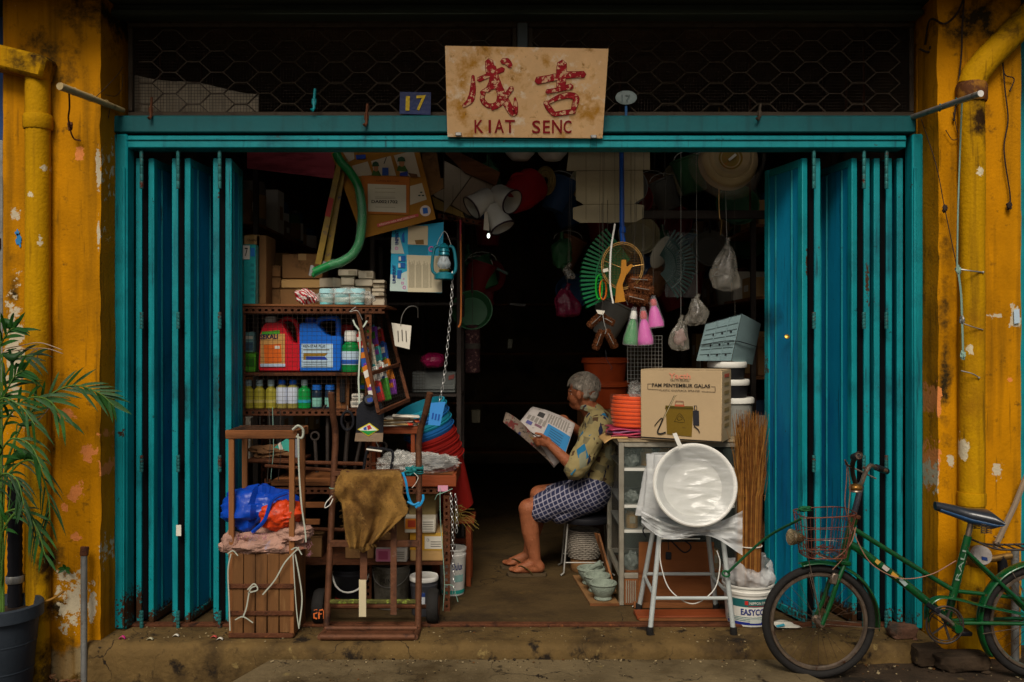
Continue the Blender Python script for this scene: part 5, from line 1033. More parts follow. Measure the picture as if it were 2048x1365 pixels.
LB = bez([V((684, 940, 0)), V((672, 965, 0)), V((670, 990, 0)), V((684, 1010, 0)), V((688, 1050, 0)), V((698, 1098, 0))], 6); RB = bez([V((800, 941, 0)), V((806, 965, 0)), V((806, 990, 0)), V((816, 1022, 0)), V((800, 1040, 0)), V((752, 1085, 0))], 6)
def bf(u, v):
    i = v*(len(LB)-1); k = min(int(i), len(LB)-2); l = LB[k].lerp(LB[k+1], i-k); r_ = RB[k].lerp(RB[k+1], i-k); p = l.lerp(r_, u)
    y = -.0-.06*v+.02*math.sin(u*9+v*3)*v+.014*math.sin(u*21-v*6)*(.3+v)+.012*math.sin(u*13+v*11)*(1-v)+.018*math.exp(-((u-.12)/.08)**2)*math.sin(v*14)+.025*nz(V((u*3, v*3, 0)), 1)
    if v < .12: y += .1*(1-v/.12)**2
    return P(p.x+2*nz(V((u*20, v*20, 2))), p.y+7*math.sin(math.pi*u)*v*v*.6+2*nz(V((u*22, v*22, 0))), y-.03)
MB().grid(bf, 50, 50).build('cloth', BUR, t, thick=.004, ang=80)
def bf2(u, v): return P(715+u*40, 1088+v*18*(1-abs(u-.3)*1.2)+2*nz(V((u*9, v*9, 0))), -.075+.02*math.sin(u*8))
MB().grid(bf2, 16, 10).build('torn_flap', BUR, t, thick=.004)
b = MB()
for i in range(120):
    k = R.random(); p = bf(R.choice((0, 1)), k) if i % 3 else bf(R.random(), 1); b.tube([p, p+V((R.uniform(-.02, .02), -.003, -R.random()*.02))], .0008, 3)
b.build('frayed_edge', mt('burlap_thread', '#8c6c3c', .9), t, kind='stuff')
BT = mt('blue_twine', '#1c84b8', .5, var=.15); GT = mt('teal_twine', '#1c6c6c', .6, var=.2)
t = T('twine_knot', 'bright blue and teal twine knotted round the trolley upright', 'twine', P(830, 1018, .02))
MB().tube(bez(PP([(806, 946, .03), (812, 965, .0), (816, 990, -.01), (824, 1008, -.01), (838, 1012, -.02), (846, 1000, -.01), (846, 990, .0)]), 6), .0065, 6).build('blue_strand', BT, t); MB().tube(bez(PP([(815, 1004, -.01), (828, 1010, -.02), (838, 1006, -.02), (832, 1016, -.02)])), .006, 6).build('blue_strand', BT, t)
crumple(P(822, 942, .02), (.03, .025, .022), .7, 6, 22, 51).build('teal_knot', GT, t, ang=40); MB().tube(bez(PP([(792, 952, .05), (812, 944, .03), (830, 938, .03), (846, 938, .05)]), 6), .006, 6).build('teal_strand', GT, t); MB().tube(bez(PP([(828, 946, .0), (836, 955, 0), (832, 966, 0), (824, 976, 0)])), .0018, 4).build('loose_thread', PAPER, t)
b = MB()
for py in (934, 938, 942, 946): b.tube([P(838, py, .065)+V((.021*math.cos(a_), .021*math.sin(a_), .002*math.sin(a_))) for a_ in [2*math.pi*k/14 for k in range(14)]], .004, 5, closed=True)
b.build('teal_whipping', GT, t)
t = T('wire_loop', 'loop of white wire round the palm-side trolley upright', 'wire', P(655, 1018, .03)); MB().tube(bez(PP([(664, 992, .02), (652, 1006, 0), (650, 1016, 0), (660, 1010, 0), (666, 998, .02)])), .0025, 4).build('loop', WHITE, t)
b = MB(); b.tube([P(667, 976, .06)+V((.02*math.cos(a_), .02*math.sin(a_), 0)) for a_ in [2*math.pi*k/14 for k in range(14)]], .003, 4, closed=True); b.build('binding', TW, t)
# ---------------------------------------------------------------- dim goods deeper on that side
t = T('pink_bag', 'shiny magenta plastic bag on the grey steel toolbox', 'bag', P(865, 742, 1.0)); crumple(P(866, 722, 1.0), (.075, .06, .05), .2, 5, 40, 61, flat=.85).build('bag', plas('#8c1444', .25, bump=.6, bscale=30), t, ang=60)
tx = T('steel_toolbox', 'grey steel box on the back rack below the magenta bag', 'toolbox', P(870, 790, 1.05)); c = P(868, 765, 1.05); MB().box(c+V((0, .1, -.0)), (.27, .2, .13), b=.006).build('body', mt('grey_steel_box', '#6c706c', .5, .3, var=.2), tx); MB().box(c+V((0, -.004, -.03)), (.26, .012, .03), b=.003).build('front_lip', MATS['grey_steel_box'], tx); quad('label', c+V((.09, -.002, .04)), c+V((.125, -.002, .05)), c+V((.09, -.002, .015)), prn('#8c4c44'), tx, .002)
rb = T('back_rack', 'dark steel rack standing deep in the shop behind the cage', 'rack', (X(850, 1.15), 1.2, 0)); zz = c.z-.068
for px in (745, 918):
    for y in (1.02, 1.38): MB().box((X(px, 1.02), y, 1.3), (.03, .03, 2.6), b=.003).build('post', DKI, rb)
for z in (zz-.01, zz+.55, zz-.45, zz+.95, .15): MB().box((X(831, 1.02), 1.2, z), (.56, .38, .016)).build('shelf', DKI, rb)
mesh_wires(lambda u, v: P(800+50*u, 712+100*v, .95), 9, 16, .0011).build('mesh_panel', DKWIRE, rb, kind='stuff')
t = T('carpet_roll', 'speckled reddish roll standing upright in the dark shop', 'roll', P(945, 745, 1.35)); t.location.z = 0; cx = X(945, 1.35)
MB().lathe([(.02, Z(748, 1.35)), (.05, Z(745, 1.35)), (.05, Z(652, 1.35)), (.02, Z(650, 1.35))], (cx, 1.35, 0), 18).build('roll', mt('speckled_red', '#40282a', .9, var=.6, scale=60, dirt='#8c6c60', dscale=50, dth=.55), t); MB().lathe([(.051, 1.38), (.052, 1.385), (.052, 1.41), (.051, 1.415)], (cx, 1.35, 0), 18, cap=False).build('tie', CORD, t); t.location.z = Z(745, 1.35)
for ch in t.children: ch.location.z = -Z(745, 1.35)
MB().tube([V((cx, 1.35, Z(652, 1.35))), V((cx, 1.35, 3.13))], .0015, 4).build('string', CORD, t)
def deep_rack(x0, x1, y0, y1, zs, label, seed, mats, side):
    r_ = random.Random(seed); t = T('shop_shelf', label, 'shelf', ((x0+x1)/2, (y0+y1)/2, 0))
    for x in (x0, x1):
        for y in (y0, y1): MB().box((x, y, 1.3), (.03, .03, 2.6)).build('post', DKI, t)
    for z in zs: MB().box(((x0+x1)/2, (y0+y1)/2, z), (x1-x0-.035, y1-y0-.035, .018)).build('board', WOOD, t)
    return t
deep_rack(-2.0, -1.55, .95, 3.2, (.2, .7, 1.2, 1.7, 2.15), 'dark timber shelf along the shop wall behind the cage', 3, None, -1)
deep_rack(1.5, 2.0, 1.1, 3.4, (.2, .7, 1.2, 1.7, 2.15), 'dark timber shelf along the shop wall behind the grey letterbox', 5, None, 1)
deep_rack(-.9, .9, 4.6, 5.0, (.3, .8, 1.3, 1.8), 'dark timber shelf at the very back of the shop', 6, None, 1)
r_ = random.Random(11); dk = [CARDD, CARD, plas('#5c2420'), plas('#22405c'), plas('#3c5c3c'), mt('dull_tin', '#7c7468', .5, .4), PAPER]
DN = {0: 'brown carton', 1: 'tan carton', 2: 'dark red tin', 3: 'blue tin', 4: 'green tin', 5: 'dull metal tin', 6: 'white packet'}
for side, xx, ys in ((-1, -1.58, (1.0, 3.1)), (1, 1.54, (1.2, 3.3))):
    for z in (.709, 1.209, 1.709, 2.159):
        y = ys[0]
        while y < ys[1]-.15:
            w_ = r_.uniform(.10, .22); h_ = r_.uniform(.12, .36); k = r_.randrange(7); d_ = r_.uniform(.15, .28); c = V((xx-side*0+side*d_/2+side*.02, y+w_/2, z)); t = T('stock_box' if k in (0, 1, 6) else 'stock_tin', DN[k]+' in the gloom on the shelf '+('behind the cage' if side < 0 else 'behind the grey letterbox'), 'box' if k in (0, 1, 6) else 'tin', c, DN[k]+'s on the dim side shelves')
            if k in (0, 1, 6): MB().box(c+V((0, 0, h_/2)), (d_, w_-.01, h_), r_.uniform(-.05, .05), .004).build('body', dk[k], t); MB().box(c+V((-side*(d_/2+.001), 0, h_*.5)), (.002, w_*.5, h_*.3)).build('label', PAPER if k != 6 else CARD, t)
            else: MB().lathe([(w_*.4, 0), (w_*.42, .004), (w_*.42, h_*.9), (w_*.38, h_*.95), (w_*.38, h_)], c, 16).build('body', dk[k], t); MB().lathe([(w_*.425, h_*.2), (w_*.43, h_*.21), (w_*.43, h_*.7), (w_*.425, h_*.71)], c, 16, cap=False).build('label', dk[(k+3) % 7], t)
            y += w_+r_.uniform(.005, .05)
# ---------------------------------------------------------------- seated man reading a newspaper
SKIN = mt('sunned_skin', '#8e5436', .5, var=.22, scale=18, bump=.4, bscale=120, dirt=[('#70361f', 9, .52, .15), ('#a86c4c', 16, .6, .1), ('#5c2c1a', 45, .66, .06)])
q = lambda a_, b_, y: P(a_, b_, y)
man = T('person', 'grey haired man in patterned shirt and checked shorts reading a newspaper', 'person', (X(1150, 1.08), 1.06, 0))
fl = .012
AL, AR = V((X(1071, .985), .985, .085)), V((X(1056, 1.16), 1.16, .085))
caps = [('e', q(1168, 776, 1.08), (.090, .074, .098), Mx.Rotation(rad(-12), 4, 'Y')), ('e', q(1155, 793, 1.10), (.060, .054, .076), Mx.Rotation(rad(-18), 4, 'Y')),
        (q(1149, 812, 1.115), .024, q(1160, 812, 1.09), .034), (q(1144, 785, 1.12), .013, q(1137, 798, 1.13), .0115), ('e', q(1142, 781, 1.105), (.02, .046, .013)),
        (q(1142, 806, 1.125), .011, q(1142, 811, 1.125), .011), ('e', q(1158, 791, 1.008), (.018, .010, .030), Mx.Rotation(rad(-14), 4, 'Y')),
        (q(1170, 800, 1.09), .056, q(1192, 838, 1.10), .062), (q(1196, 850, 1.0), .09, q(1196, 850, 1.18), .09), (q(1196, 880, 1.08), .12, q(1186, 975, 1.08), .13),
        # arms
        (q(1199, 856, .90), .054, q(1150, 938, .86), .043), (q(1150, 938, .86), .041, q(1102, 892, .88), .027), (q(1194, 856, 1.25), .054, q(1176, 878, 1.26), .042), (q(1176, 878, 1.26), .040, q(1136, 846, 1.15), .026),
        # legs
        (q(1180, 988, 1.0), .088, q(1056, 1018, .965), .060), (q(1056, 1018, .965), .058, q(1061, 1064, .975), .055), (q(1061, 1064, .975), .054, AL, .034),
        (q(1180, 985, 1.16), .086, q(1078, 990, 1.17), .060), (q(1078, 990, 1.17), .056, q(1070, 1050, 1.165), .054), (q(1070, 1050, 1.165), .053, AR, .034)]
# feet: heel, instep, ball and toes
for A in (AL, AR):
    x, y = A.x, A.y
    caps += [((x+.025, y, .052), .034, A, .035), (A, .034, (x-.09, y-.004, .045), .030), ((x+.02, y, .048), .03, (x-.10, y, .042), .03)]
    for i, dy in enumerate((.030, .014, -.001, -.015, -.028)): caps.append(((x-.095, y+dy*.8, .04), .016, (x-.158+.011*abs(i-.6)*.9, y+dy, .034), (.013, .0105, .010, .0095, .009)[i]))
# hands with separate fingers
def hand(w_, k, fing, thumb, r=.020):
    c_ = [(w_, .025, k, .024), ('e', (V(w_)*.3+V(k)*.7), (.038, .020, .034))]
    for pts, rr in fing+[thumb]:
        for i in range(len(pts)-1): c_.append((pts[i], rr*(1-.08*i), pts[i+1], rr*(1-.08*(i+1))))
    return c_
wl, kl = q(1102, 892, .88), q(1086, 880, .875)
fl_ = [([kl+V((-.006+.002*i, .006, .014-.013*i)), kl+V((-.040+.005*i, .012, .010-.014*i)), kl+V((-.058+.008*i, .034, .0-.014*i)), kl+V((-.048+.006*i, .052, -.008-.012*i))], .0092-.0004*i) for i in range(4)]
caps += hand(wl, kl, fl_, ([kl+V((.014, -.014, .016)), kl+V((-.016, -.022, .036)), kl+V((-.044, -.016, .040))], .0105))
wr, kr = q(1136, 846, 1.15), q(1122, 838, 1.12)
fr2 = [([kr+V((-.004, .002, .012-.012*i)), kr+V((-.036+.004*i, -.006, .014-.013*i)), kr+V((-.056+.006*i, -.012, .0-.012*i)), kr+V((-.064+.009*i, -.012, -.02-.008*i))], .0092-.0004*i) for i in range(4)]
caps += hand(wr, kr, fr2, ([kr+V((.012, -.014, -.006)), kr+V((-.012, -.03, -.014)), kr+V((-.036, -.034, -.022))], .0105))
organic('body', caps, .0058, SKIN, man, 4)
for dy in (-.026,): MB().sph(q(1143.5, 788, 1.095)+V((0, dy, 0)), (.008, .012, .008), 10).build('eye', mt('eye_white', '#b8aca0', .3, bump=0), man)
for dy in (-.027,): MB().sph(q(1141.6, 788, 1.095)+V((-.003, dy, 0)), (.0045, .006, .005), 8).build('iris', BLACK, man)
MB().box(q(1143, 781.5, 1.095)+V((-.008, -.026, 0)), (.012, .03, .006), b=.002).build('eyebrow', mt('grey_brow', '#6c6460', .9), man)
HAIR = mt('grey_hair', '#8e8578', .75, var=.45, scale=60, bump=.6, bscale=160, aniso=(1, 1, .3), dirt='#5c5650', dscale=30, dth=.56)
hd = lambda p, n: n*(.004*nz(p, 70)+.003*nz(p, 26))
organic('hair', [('e', q(1169.5, 772, 1.082), (.092, .079, .090), Mx.Rotation(rad(-12), 4, 'Y')), ('e', q(1181, 787, 1.085), (.052, .066, .064)), ('e', q(1153, 763, 1.08), (.042, .05, .028)), ('e', q(1172, 786, 1.03), (.026, .026, .04)), (q(1152, 772, 1.03), .022, q(1162, 778, 1.02), .02)], .006, HAIR, man, 2, hd)
b = MB(); r_ = random.Random(5)
for i in range(1100):
    th, ph = r_.uniform(0, 6.28), r_.uniform(-.25, 1.45); d = V((math.cos(ph)*math.cos(th), math.cos(ph)*math.sin(th), math.sin(ph)))
    if d.z < .2 and d.x < -.2: continue
    p = q(1169, 770, 1.08)+V((d.x*.098, d.y*.084, d.z*.084)); t_ = V((r_.uniform(-.3, .3)+.25*d.x-.25, r_.uniform(-.3, .3)+.3*d.y, -.55)).normalized(); t_ = (t_-d*t_.dot(d)*.75).normalized()
    b.tube([p-d*.010, p+t_*.014+d*.002, p+t_*.034+d*.0005], [.001, .0008, .0003], 3)
b.build('hair_strands', HAIR, man, kind='stuff')
# shirt: cream cotton with printed blocks
SH = mt('cream_printed_cotton', '#8c7e54', .85, var=.1, scale=8, bump=.25, bscale=30)
nt = SH.node_tree; N = nt.nodes; L = nt.links; src = N['Principled BSDF'].inputs['Base Color'].links[0].from_socket; tc = N['Texture Coordinate']
for i, (h_, s_, th, ms) in enumerate((('#1c6488', 13, .24, (1, 1, .62)), ('#1c2238', 20, .2, (1.8, 1.8, .45)), ('#6c6448', 14, .24, (.8, .8, 1.3)), ('#4c3824', 22, .16, (1, 1, 1)), ('#7c7c64', 12, .22, (1.4, 1.4, .6)))):
    mp = N.new('ShaderNodeMapping'); mp.inputs['Rotation'].default_value = (.3*i, .5+.3*i, .2); mp.inputs['Location'].default_value = (1.3*i+.4, .7*i, .2*i); mp.inputs['Scale'].default_value = ms; L.new(tc.outputs['Object'], mp.inputs[0])
    vo = N.new('ShaderNodeTexVoronoi'); vo.distance = 'CHEBYCHEV'; vo.inputs['Scale'].default_value = s_; vo.inputs['Randomness'].default_value = .9; L.new(mp.outputs[0], vo.inputs['Vector'])
    sx_ = N.new('ShaderNodeSeparateColor'); L.new(vo.outputs['Color'], sx_.inputs[0]); lt = N.new('ShaderNodeMath'); lt.operation = 'LESS_THAN'; lt.inputs[1].default_value = th; L.new(sx_.outputs[0], lt.inputs[0])
    d2 = N.new('ShaderNodeMath'); d2.operation = 'LESS_THAN'; d2.inputs[1].default_value = .36; L.new(vo.outputs['Distance'], d2.inputs[0]); mm = N.new('ShaderNodeMath'); mm.operation = 'MULTIPLY'; L.new(lt.outputs[0], mm.inputs[0]); L.new(d2.outputs[0], mm.inputs[1])
    mx = N.new('ShaderNodeMix'); mx.data_type = 'RGBA'; mx.inputs[7].default_value = (*lin(h_), 1); L.new(src, mx.inputs[6]); L.new(mm.outputs[0], mx.inputs[0]); src = mx.outputs[2]
L.new(src, N['Principled BSDF'].inputs['Base Color'])
sd = lambda p, n: n*(.007*nz(p, 14)+.005*abs(nz(p, 24, 4)))
organic('shirt', [(q(1197, 848, .99), .090, q(1195, 848, 1.18), .090), (q(1199, 868, 1.03), .124, q(1192, 960, 1.06), .137), (q(1196, 868, 1.13), .122, q(1188, 960, 1.12), .137), (q(1190, 965, 1.0), .09, q(1172, 988, 1.0), .085), (q(1199, 854, .89), .072, q(1158, 928, .865), .075), (q(1158, 928, .865), .074, q(1151, 938, .862), .070), (q(1194, 854, 1.25), .072, q(1180, 876, 1.26), .068), (q(1189, 828, 1.09), .066, q(1195, 842, 1.09), .085)], .008, SH, man, 3, sd)
MB().tube([q(1183, 823, 1.085)+V((.062*math.cos(a_), .068*math.sin(a_), -.02*math.cos(a_)+.012)) for a_ in [2*math.pi*k/24 for k in range(24)]], .015, 6, closed=True, flat=1.4).build('collar', SH, man)
MB().tube(bez([q(1160, 925, .80), q(1150, 940, .795), q(1142, 950, .80)], 3), .006, 4).build('sleeve_hem', mt('teal_trim', '#2a6c86', .8), man)
PL = mt('checked_cotton', '#262a44', .9, var=.1, bump=.2, bscale=40); nt = PL.node_tree; N = nt.nodes; L = nt.links; src = N['Principled BSDF'].inputs['Base Color'].links[0].from_socket; mp = N.new('ShaderNodeMapping'); mp.inputs['Rotation'].default_value = (0, .45, .3); L.new(N['Texture Coordinate'].outputs['Object'], mp.inputs[0])
for dr in ('X', 'Z'):
    wv = N.new('ShaderNodeTexWave'); wv.bands_direction = dr; wv.inputs['Scale'].default_value = 12; wv.inputs['Distortion'].default_value = .6; L.new(mp.outputs[0], wv.inputs[0]); g_ = N.new('ShaderNodeMath'); g_.operation = 'GREATER_THAN'; g_.inputs[1].default_value = .88; L.new(wv.outputs['Fac'], g_.inputs[0]); k_ = N.new('ShaderNodeMath'); k_.operation = 'MULTIPLY'; k_.inputs[1].default_value = .72; L.new(g_.outputs[0], k_.inputs[0])
    mx = N.new('ShaderNodeMix'); mx.data_type = 'RGBA'; mx.inputs[7].default_value = (*lin('#94909c'), 1); L.new(src, mx.inputs[6]); L.new(k_.outputs[0], mx.inputs[0]); src = mx.outputs[2]
L.new(src, N['Principled BSDF'].inputs['Base Color'])
organic('shorts', [(q(1186, 982, 1.0), .118, q(1185, 980, 1.16), .118), (q(1180, 990, .995), .112, q(1092, 1012, .975), .088), (q(1180, 986, 1.165), .108, q(1098, 996, 1.17), .084), (q(1092, 1012, .975), .088, q(1082, 1018, .972), .088), (q(1150, 1008, 1.0), .09, q(1120, 1025, .98), .07)], .008, PL, man, 3, sd)
for A in (AL, AR):
    x, y = A.x, A.y; sp = T('slipper', 'brown rubber flip-flop on the seated man\'s %s foot' % ('left' if A is AL else 'right'), 'slipper', (x-.05, y, 0))
    MB().prism([(x+.062, y-.03, .002), (x+.068, y, .002), (x+.062, y+.03, .002), (x-.06, y+.046, .002), (x-.14, y+.044, .002), (x-.178, y+.01, .002), (x-.165, y-.03, .002), (x-.10, y-.046, .002), (x, y-.036, .002)], (0, 0, .017)).build('sole', mt('brown_rubber', '#4a3c28', .8, var=.2), sp)
    for s in (-1, 1): MB().tube(bez([V((x-.118, y+.008, .022)), V((x-.095, y+s*.026, .066)), V((x-.05, y+s*.042, .05)), V((x-.02, y+s*.044, .02))], 5), .007, 6, flat=.5).build('strap', mt('olive_strap', '#4c4420', .7), sp)
# stool, newspaper, basket
sx = X(1172, 1.1); t = T('round_stool', 'black topped wire legged stool under the seated man', 'stool', (sx, 1.1, 0)); zs = .33
MB().lathe([(.13, zs-.02), (.165, zs-.015), (.17, zs), (.165, zs+.02), (.12, zs+.03), (.001, zs+.03)], (sx, 1.1, 0), 28).build('seat', BLACK, t)
for dx in (-1, 1):
    for dy in (-1, 1): MB().tube([V((sx+dx*.12, 1.1+dy*.1, zs-.01)), V((sx+dx*.145, 1.1+dy*.12, .02)), V((sx+dx*.165, 1.1+dy*.13, .006))], .006, 6).build('leg', GALV, t)
for dy in (-1, 1): MB().tube([V((sx-.135, 1.1+dy*.115, .08)), V((sx+.135, 1.1+dy*.115, .08))], .004, 5).build('stretcher', GALV, t)
t = T('basket', 'grey woven basket stored under the stool', 'basket', (X(1166, 1.18), 1.2, .0)); WK = mt('wicker', '#7c7468', .85, var=.35, scale=20, bump=.5); b = MB(); cb = V((X(1168, 1.12), 1.12, 0))
for j in range(15):
    z = .09+j*.0115; rr = .092+.012*math.sin(math.pi*j/14); b.tube([cb+V((rr*math.cos(a_)*(1+.03*(1 if (k+j) % 2 else -1)), rr*math.sin(a_)*(1+.03*(1 if (k+j) % 2 else -1)), z)) for k, a_ in enumerate([2*math.pi*k/36 for k in range(36)])], .006, 5, closed=True)
b.build('weave', WK, t, kind='stuff'); MB().lathe([(.08, .0), (.085, .008), (.085, .084), (.08, .09)], cb, 20).build('foot', CARDD, t); t.location = cb; t.location.z = 0
for ch in t.children: ch.location = -V((cb.x-X(1166, 1.18), cb.y-1.2, 0))
NP = mt('newsprint', '#a8a09a', .85, var=.12, scale=60, bump=0, aniso=(1, 1, 2.5), dirt=[('#6c6660', 34, .60, .05)]); NPD = mt('newsprint_colour', '#6c5e52', .85, var=.3, scale=12, bump=0, dirt=[('#5c2420', 12, .54, .02), ('#20284c', 14, .58, .02), ('#7c6028', 15, .6, .02), ('#3c3630', 60, .55, .04)])
pa = T('newspaper', 'open broadsheet newspaper with a blue advertisement held by the seated man', 'newspaper', q(1060, 934, 1.0))
def sheet(c4, ys, m, nm, bow=.02, off=0, th=.0012):
    a_, b_, c_, d_ = [P(c4[i][0], c4[i][1], ys[i]) for i in range(4)]
    def f(u, v):
        p = a_.lerp(b_, u).lerp(d_.lerp(c_, u), v); n = (b_-a_).cross(d_-a_).normalized(); n = -n if n.y > 0 else n
        return p+n*(bow*math.sin(math.pi*u)*(1-.4*v)+off+.003*nz(p, 12))
    MB().grid(f, 14, 14).build(nm, m, pa, thick=th); return f
pg = ((1062, 816), (1150, 850), (1129, 914), (1036, 848)); py_ = (1.12, 1.02, .92, 1.02)
for k in (2, 1, 0): f1_ = sheet([(x+1.5*k*(1 if x < 1100 else 0), y-1.2*k) for x, y in pg], [v+.006*k for v in py_], NP, 'page', .02)
sheet(((1037, 848), (1072, 873), (1129, 914), (1108, 936)), (1.0, .95, .90, .94), NP, 'page_fold', .01)
sheet(((1012, 824), (1070, 875), (1110, 935), (1006, 845)), (1.04, .94, .93, .99), NPD, 'outer_page', .03)
def patch(f, u0, v0, u1, v1, m, nm, o=.0022):
    def g(u, v):
        p = f(u0+(u1-u0)*u, v0+(v1-v0)*v); return p+V((0, -o, o*.4))
    MB().grid(g, 6, 6).build(nm, m, pa)
patch(f1_, .5, .40, .99, .98, prn('#1c6c9c'), 'advertisement', .003)
for k in range(5): patch(f1_, .58, .5+.08*k, .86, .52+.08*k, prn('#14405c'), 'print_line', .0045)
patch(f1_, .22, .10, .36, .30, prn('#33302e'), 'photo'); patch(f1_, .10, .62, .22, .78, prn('#4c4c7c'), 'photo'); patch(f1_, .27, .60, .42, .70, prn('#6c4c58'), 'photo')
for k in range(9): patch(f1_, .42+.055*k, .04, .455+.055*k, .36, prn('#7c766e'), 'text_column')
for k in range(5): patch(f1_, .06+.085*k, .36, .12+.085*k, .58, prn('#7c766e'), 'text_column')
# ---------------------------------------------------------------- glass display cabinet
CF, CB = .36, .98; cx0, cx1 = X(1238, CF), X(1482, CF); zc2 = .885
cb_ = T('display_cabinet', 'aluminium framed glass display cabinet beside the seated man', 'cabinet', ((cx0+cx1)/2, .66, 0)); fw = .028
for x in (cx0+fw/2, cx1-fw/2):
    for y in (CF+fw/2, CB-fw/2): MB().box((x, y, zc2/2), (fw, fw, zc2-.002), b=.003).build('post', ALU, cb_)
for z in (zc2-fw/2-.001, .16):
    for y in (CF+fw/2, CB-fw/2): MB().box(((cx0+cx1)/2, y, z), (cx1-cx0-2*fw, fw-.003, fw), b=.003).build('rail', ALU, cb_)
    for x in (cx0+fw/2, cx1-fw/2): MB().box((x, (CF+CB)/2, z), (fw-.003, CB-CF-2*fw, fw), b=.003).build('rail', ALU, cb_)
MB().box(((cx0+cx1)/2, (CF+CB)/2, zc2+.005), (cx1-cx0+.01, CB-CF+.01, .012), b=.002).build('top', mt('cabinet_top', '#8c7c60', .6, var=.2, dirt='#5c4c38', dscale=6, dth=.56), cb_)
for z in (Z(940, CF), Z(1014, CF), .40): MB().box(((cx0+cx1)/2, (CF+CB)/2, z), (cx1-cx0-.04, CB-CF-.04, .010)).build('shelf', mt('white_shelf', '#7c7c74', .5), cb_); MB().box(((cx0+cx1)/2, CF+.016, z), (cx1-cx0-.06, .008, .016)).build('shelf_edge', WHITE, cb_)
MB().box((cx0+.010, (CF+CB)/2, .53), (.004, CB-CF-.06, .68)).build('glass_pane', GLASS, cb_); MB().box(((cx0+cx1)/2, CF+.010, .53), (cx1-cx0-.06, .004, .68)).build('glass_pane', GLASS, cb_)
MB().box(((cx0+cx1)/2, CB-.012, .5), (cx1-cx0-.05, .006, .74)).build('back_panel', mt('dark_back_board', '#4c4438', .8), cb_); MB().box((cx1-.012, (CF+CB)/2, .5), (.006, CB-CF-.05, .74)).build('side_panel', MATS['dark_back_board'], cb_)
MB().box(((cx0+cx1)/2, CF+.012, .075), (cx1-cx0-.06, .012, .14)).build('plinth_panel', WOODH, cb_)
for i in range(5): MB().box((cx0+.04+i*.012, CF+.002, .075), (.006, .006, .12)).build('plinth_slat', ALU, cb_)
MB().box(((cx0+cx1)/2+.01, CF+.20, .168), (cx1-cx0-.06, .3, .012)).build('floor_board', WOODH, cb_)
r_ = random.Random(21); GD = [mt('polybag_grey', '#646a64', .25, var=.2, bump=.6, bscale=30), plas('#8c6c3c'), plas('#6c7c74'), plas('#8a4434'), CARD]
for z in (Z(940, CF)+.006, Z(1014, CF)+.006, .406, .175):
    for i in range(6):
        x = cx0+.08+i*.092; k = r_.choice((0, 0, 0, 1, 2, 3, 4)); hh = r_.uniform(.035, .055); t = T('small_goods', ('grey polythene packet of fittings', 'tan tin of nails', 'grey green tub of screws', 'brick red tin of polish', 'small tan box of hooks')[k]+' inside the glass cabinet', ('packet', 'tin', 'tub', 'tin', 'box')[k], (x, CF+.09, z), ('grey packets', 'tan tins', 'grey green tubs', 'red tins', 'tan boxes')[k]+' in the glass cabinet'); c = V((x, CF+.09+.05*(i % 2), z))
        if k == 0: crumple(c+V((0, 0, hh*.9)), (.042, .035, hh), .4, 6, 22, i, flat=.9).build('bag', GD[0], t, ang=40)
        elif k == 4: MB().box(c+V((0, 0, hh)), (.07, .06, 2*hh), .1*i, .004).build('body', CARD, t)
        else: MB().lathe([(.034, 0), (.036, .003), (.036, hh*1.6), (.03, hh*1.7), (.03, hh*2)], c, 16).build('body', GD[k], t)
        if k in (1, 3): MB().box(c+V((0, -.038, hh)), (.03, .002, hh*.8)).build('label', prn('#7c7460'), t)
# things on the cabinet
zC = zc2+.012
ORH = mt('orange_hose', '#d84a10', .35, var=.08, scale=20, bump=.05, coat=.6); t = T('hose_coil', 'wrapped coil of bright orange hose on the glass cabinet', 'hose coil', (X(1272, .62), .62, zC)); c = V((X(1278, .62), .62, zC+.05))
for j in range(8):
    rr = .138+.012*math.sin(math.pi*(j+.5)/8); MB().tube([c+V((rr*math.cos(a_), rr*math.sin(a_), .012+j*.0215)) for a_ in [2*math.pi*k/40 for k in range(40)]], .0122, 8, closed=True).build('turn', ORH, t)
MB().lathe([(.160, .002), (.168, .02), (.170, .1), (.166, .17), (.150, .185)], c, 40, cap=False, jit=.008).build('film', mt('cling_film', '#f0c8b0', .12, alpha=.05, bump=.8, bscale=40), t)
t = T('plastic_bundle', 'folded pink and purple plastic sheets lying under the orange hose coil', 'plastic sheets', (X(1262, .6), .6, zC))
for j, h_ in enumerate(('#7c2c3c', '#b02c4c', '#7c4468', '#a03050')): MB().grid(lambda u, v: V((X(1222, .45)+.25*u+.012*math.sin(v*7+j), .44+.30*v, zC+.007+j*.0115+.004*math.sin(u*9+j*2)+.003*math.cos(v*8))), 22, 18).build('sheet', plas(h_, .3), t, thick=.009)
t = T('cardboard_sheet', 'torn cardboard sheet drooping over the cabinet corner', 'cardboard', (X(1225, .5), .55, zC)); MB().grid(lambda u, v: V((X(1205, .5)+.13*u, .40+.36*v, zC+.003-(.05*max(0, .35-u)**1.2*2 if u < .35 else 0)+.004*math.sin(v*6))), 14, 10).build('sheet', CARD, t, thick=.003)
POT = plas('#b0481c', .6, var=.15)
zp = .72
t = T('pot_stand', 'dark crate carrying the orange pots behind the seated man', 'crate', (X(1212, 1.5), 1.5, 0)); MB().box((X(1212, 1.5), 1.5, Z(815, 1.5)/2), (.36, .34, Z(815, 1.5)-.006), b=.004).build('body', WOOD, t); MB().box((X(1212, 1.5), 1.325, .5), (.35, .01, .03)).build('batten', WOODH, t)
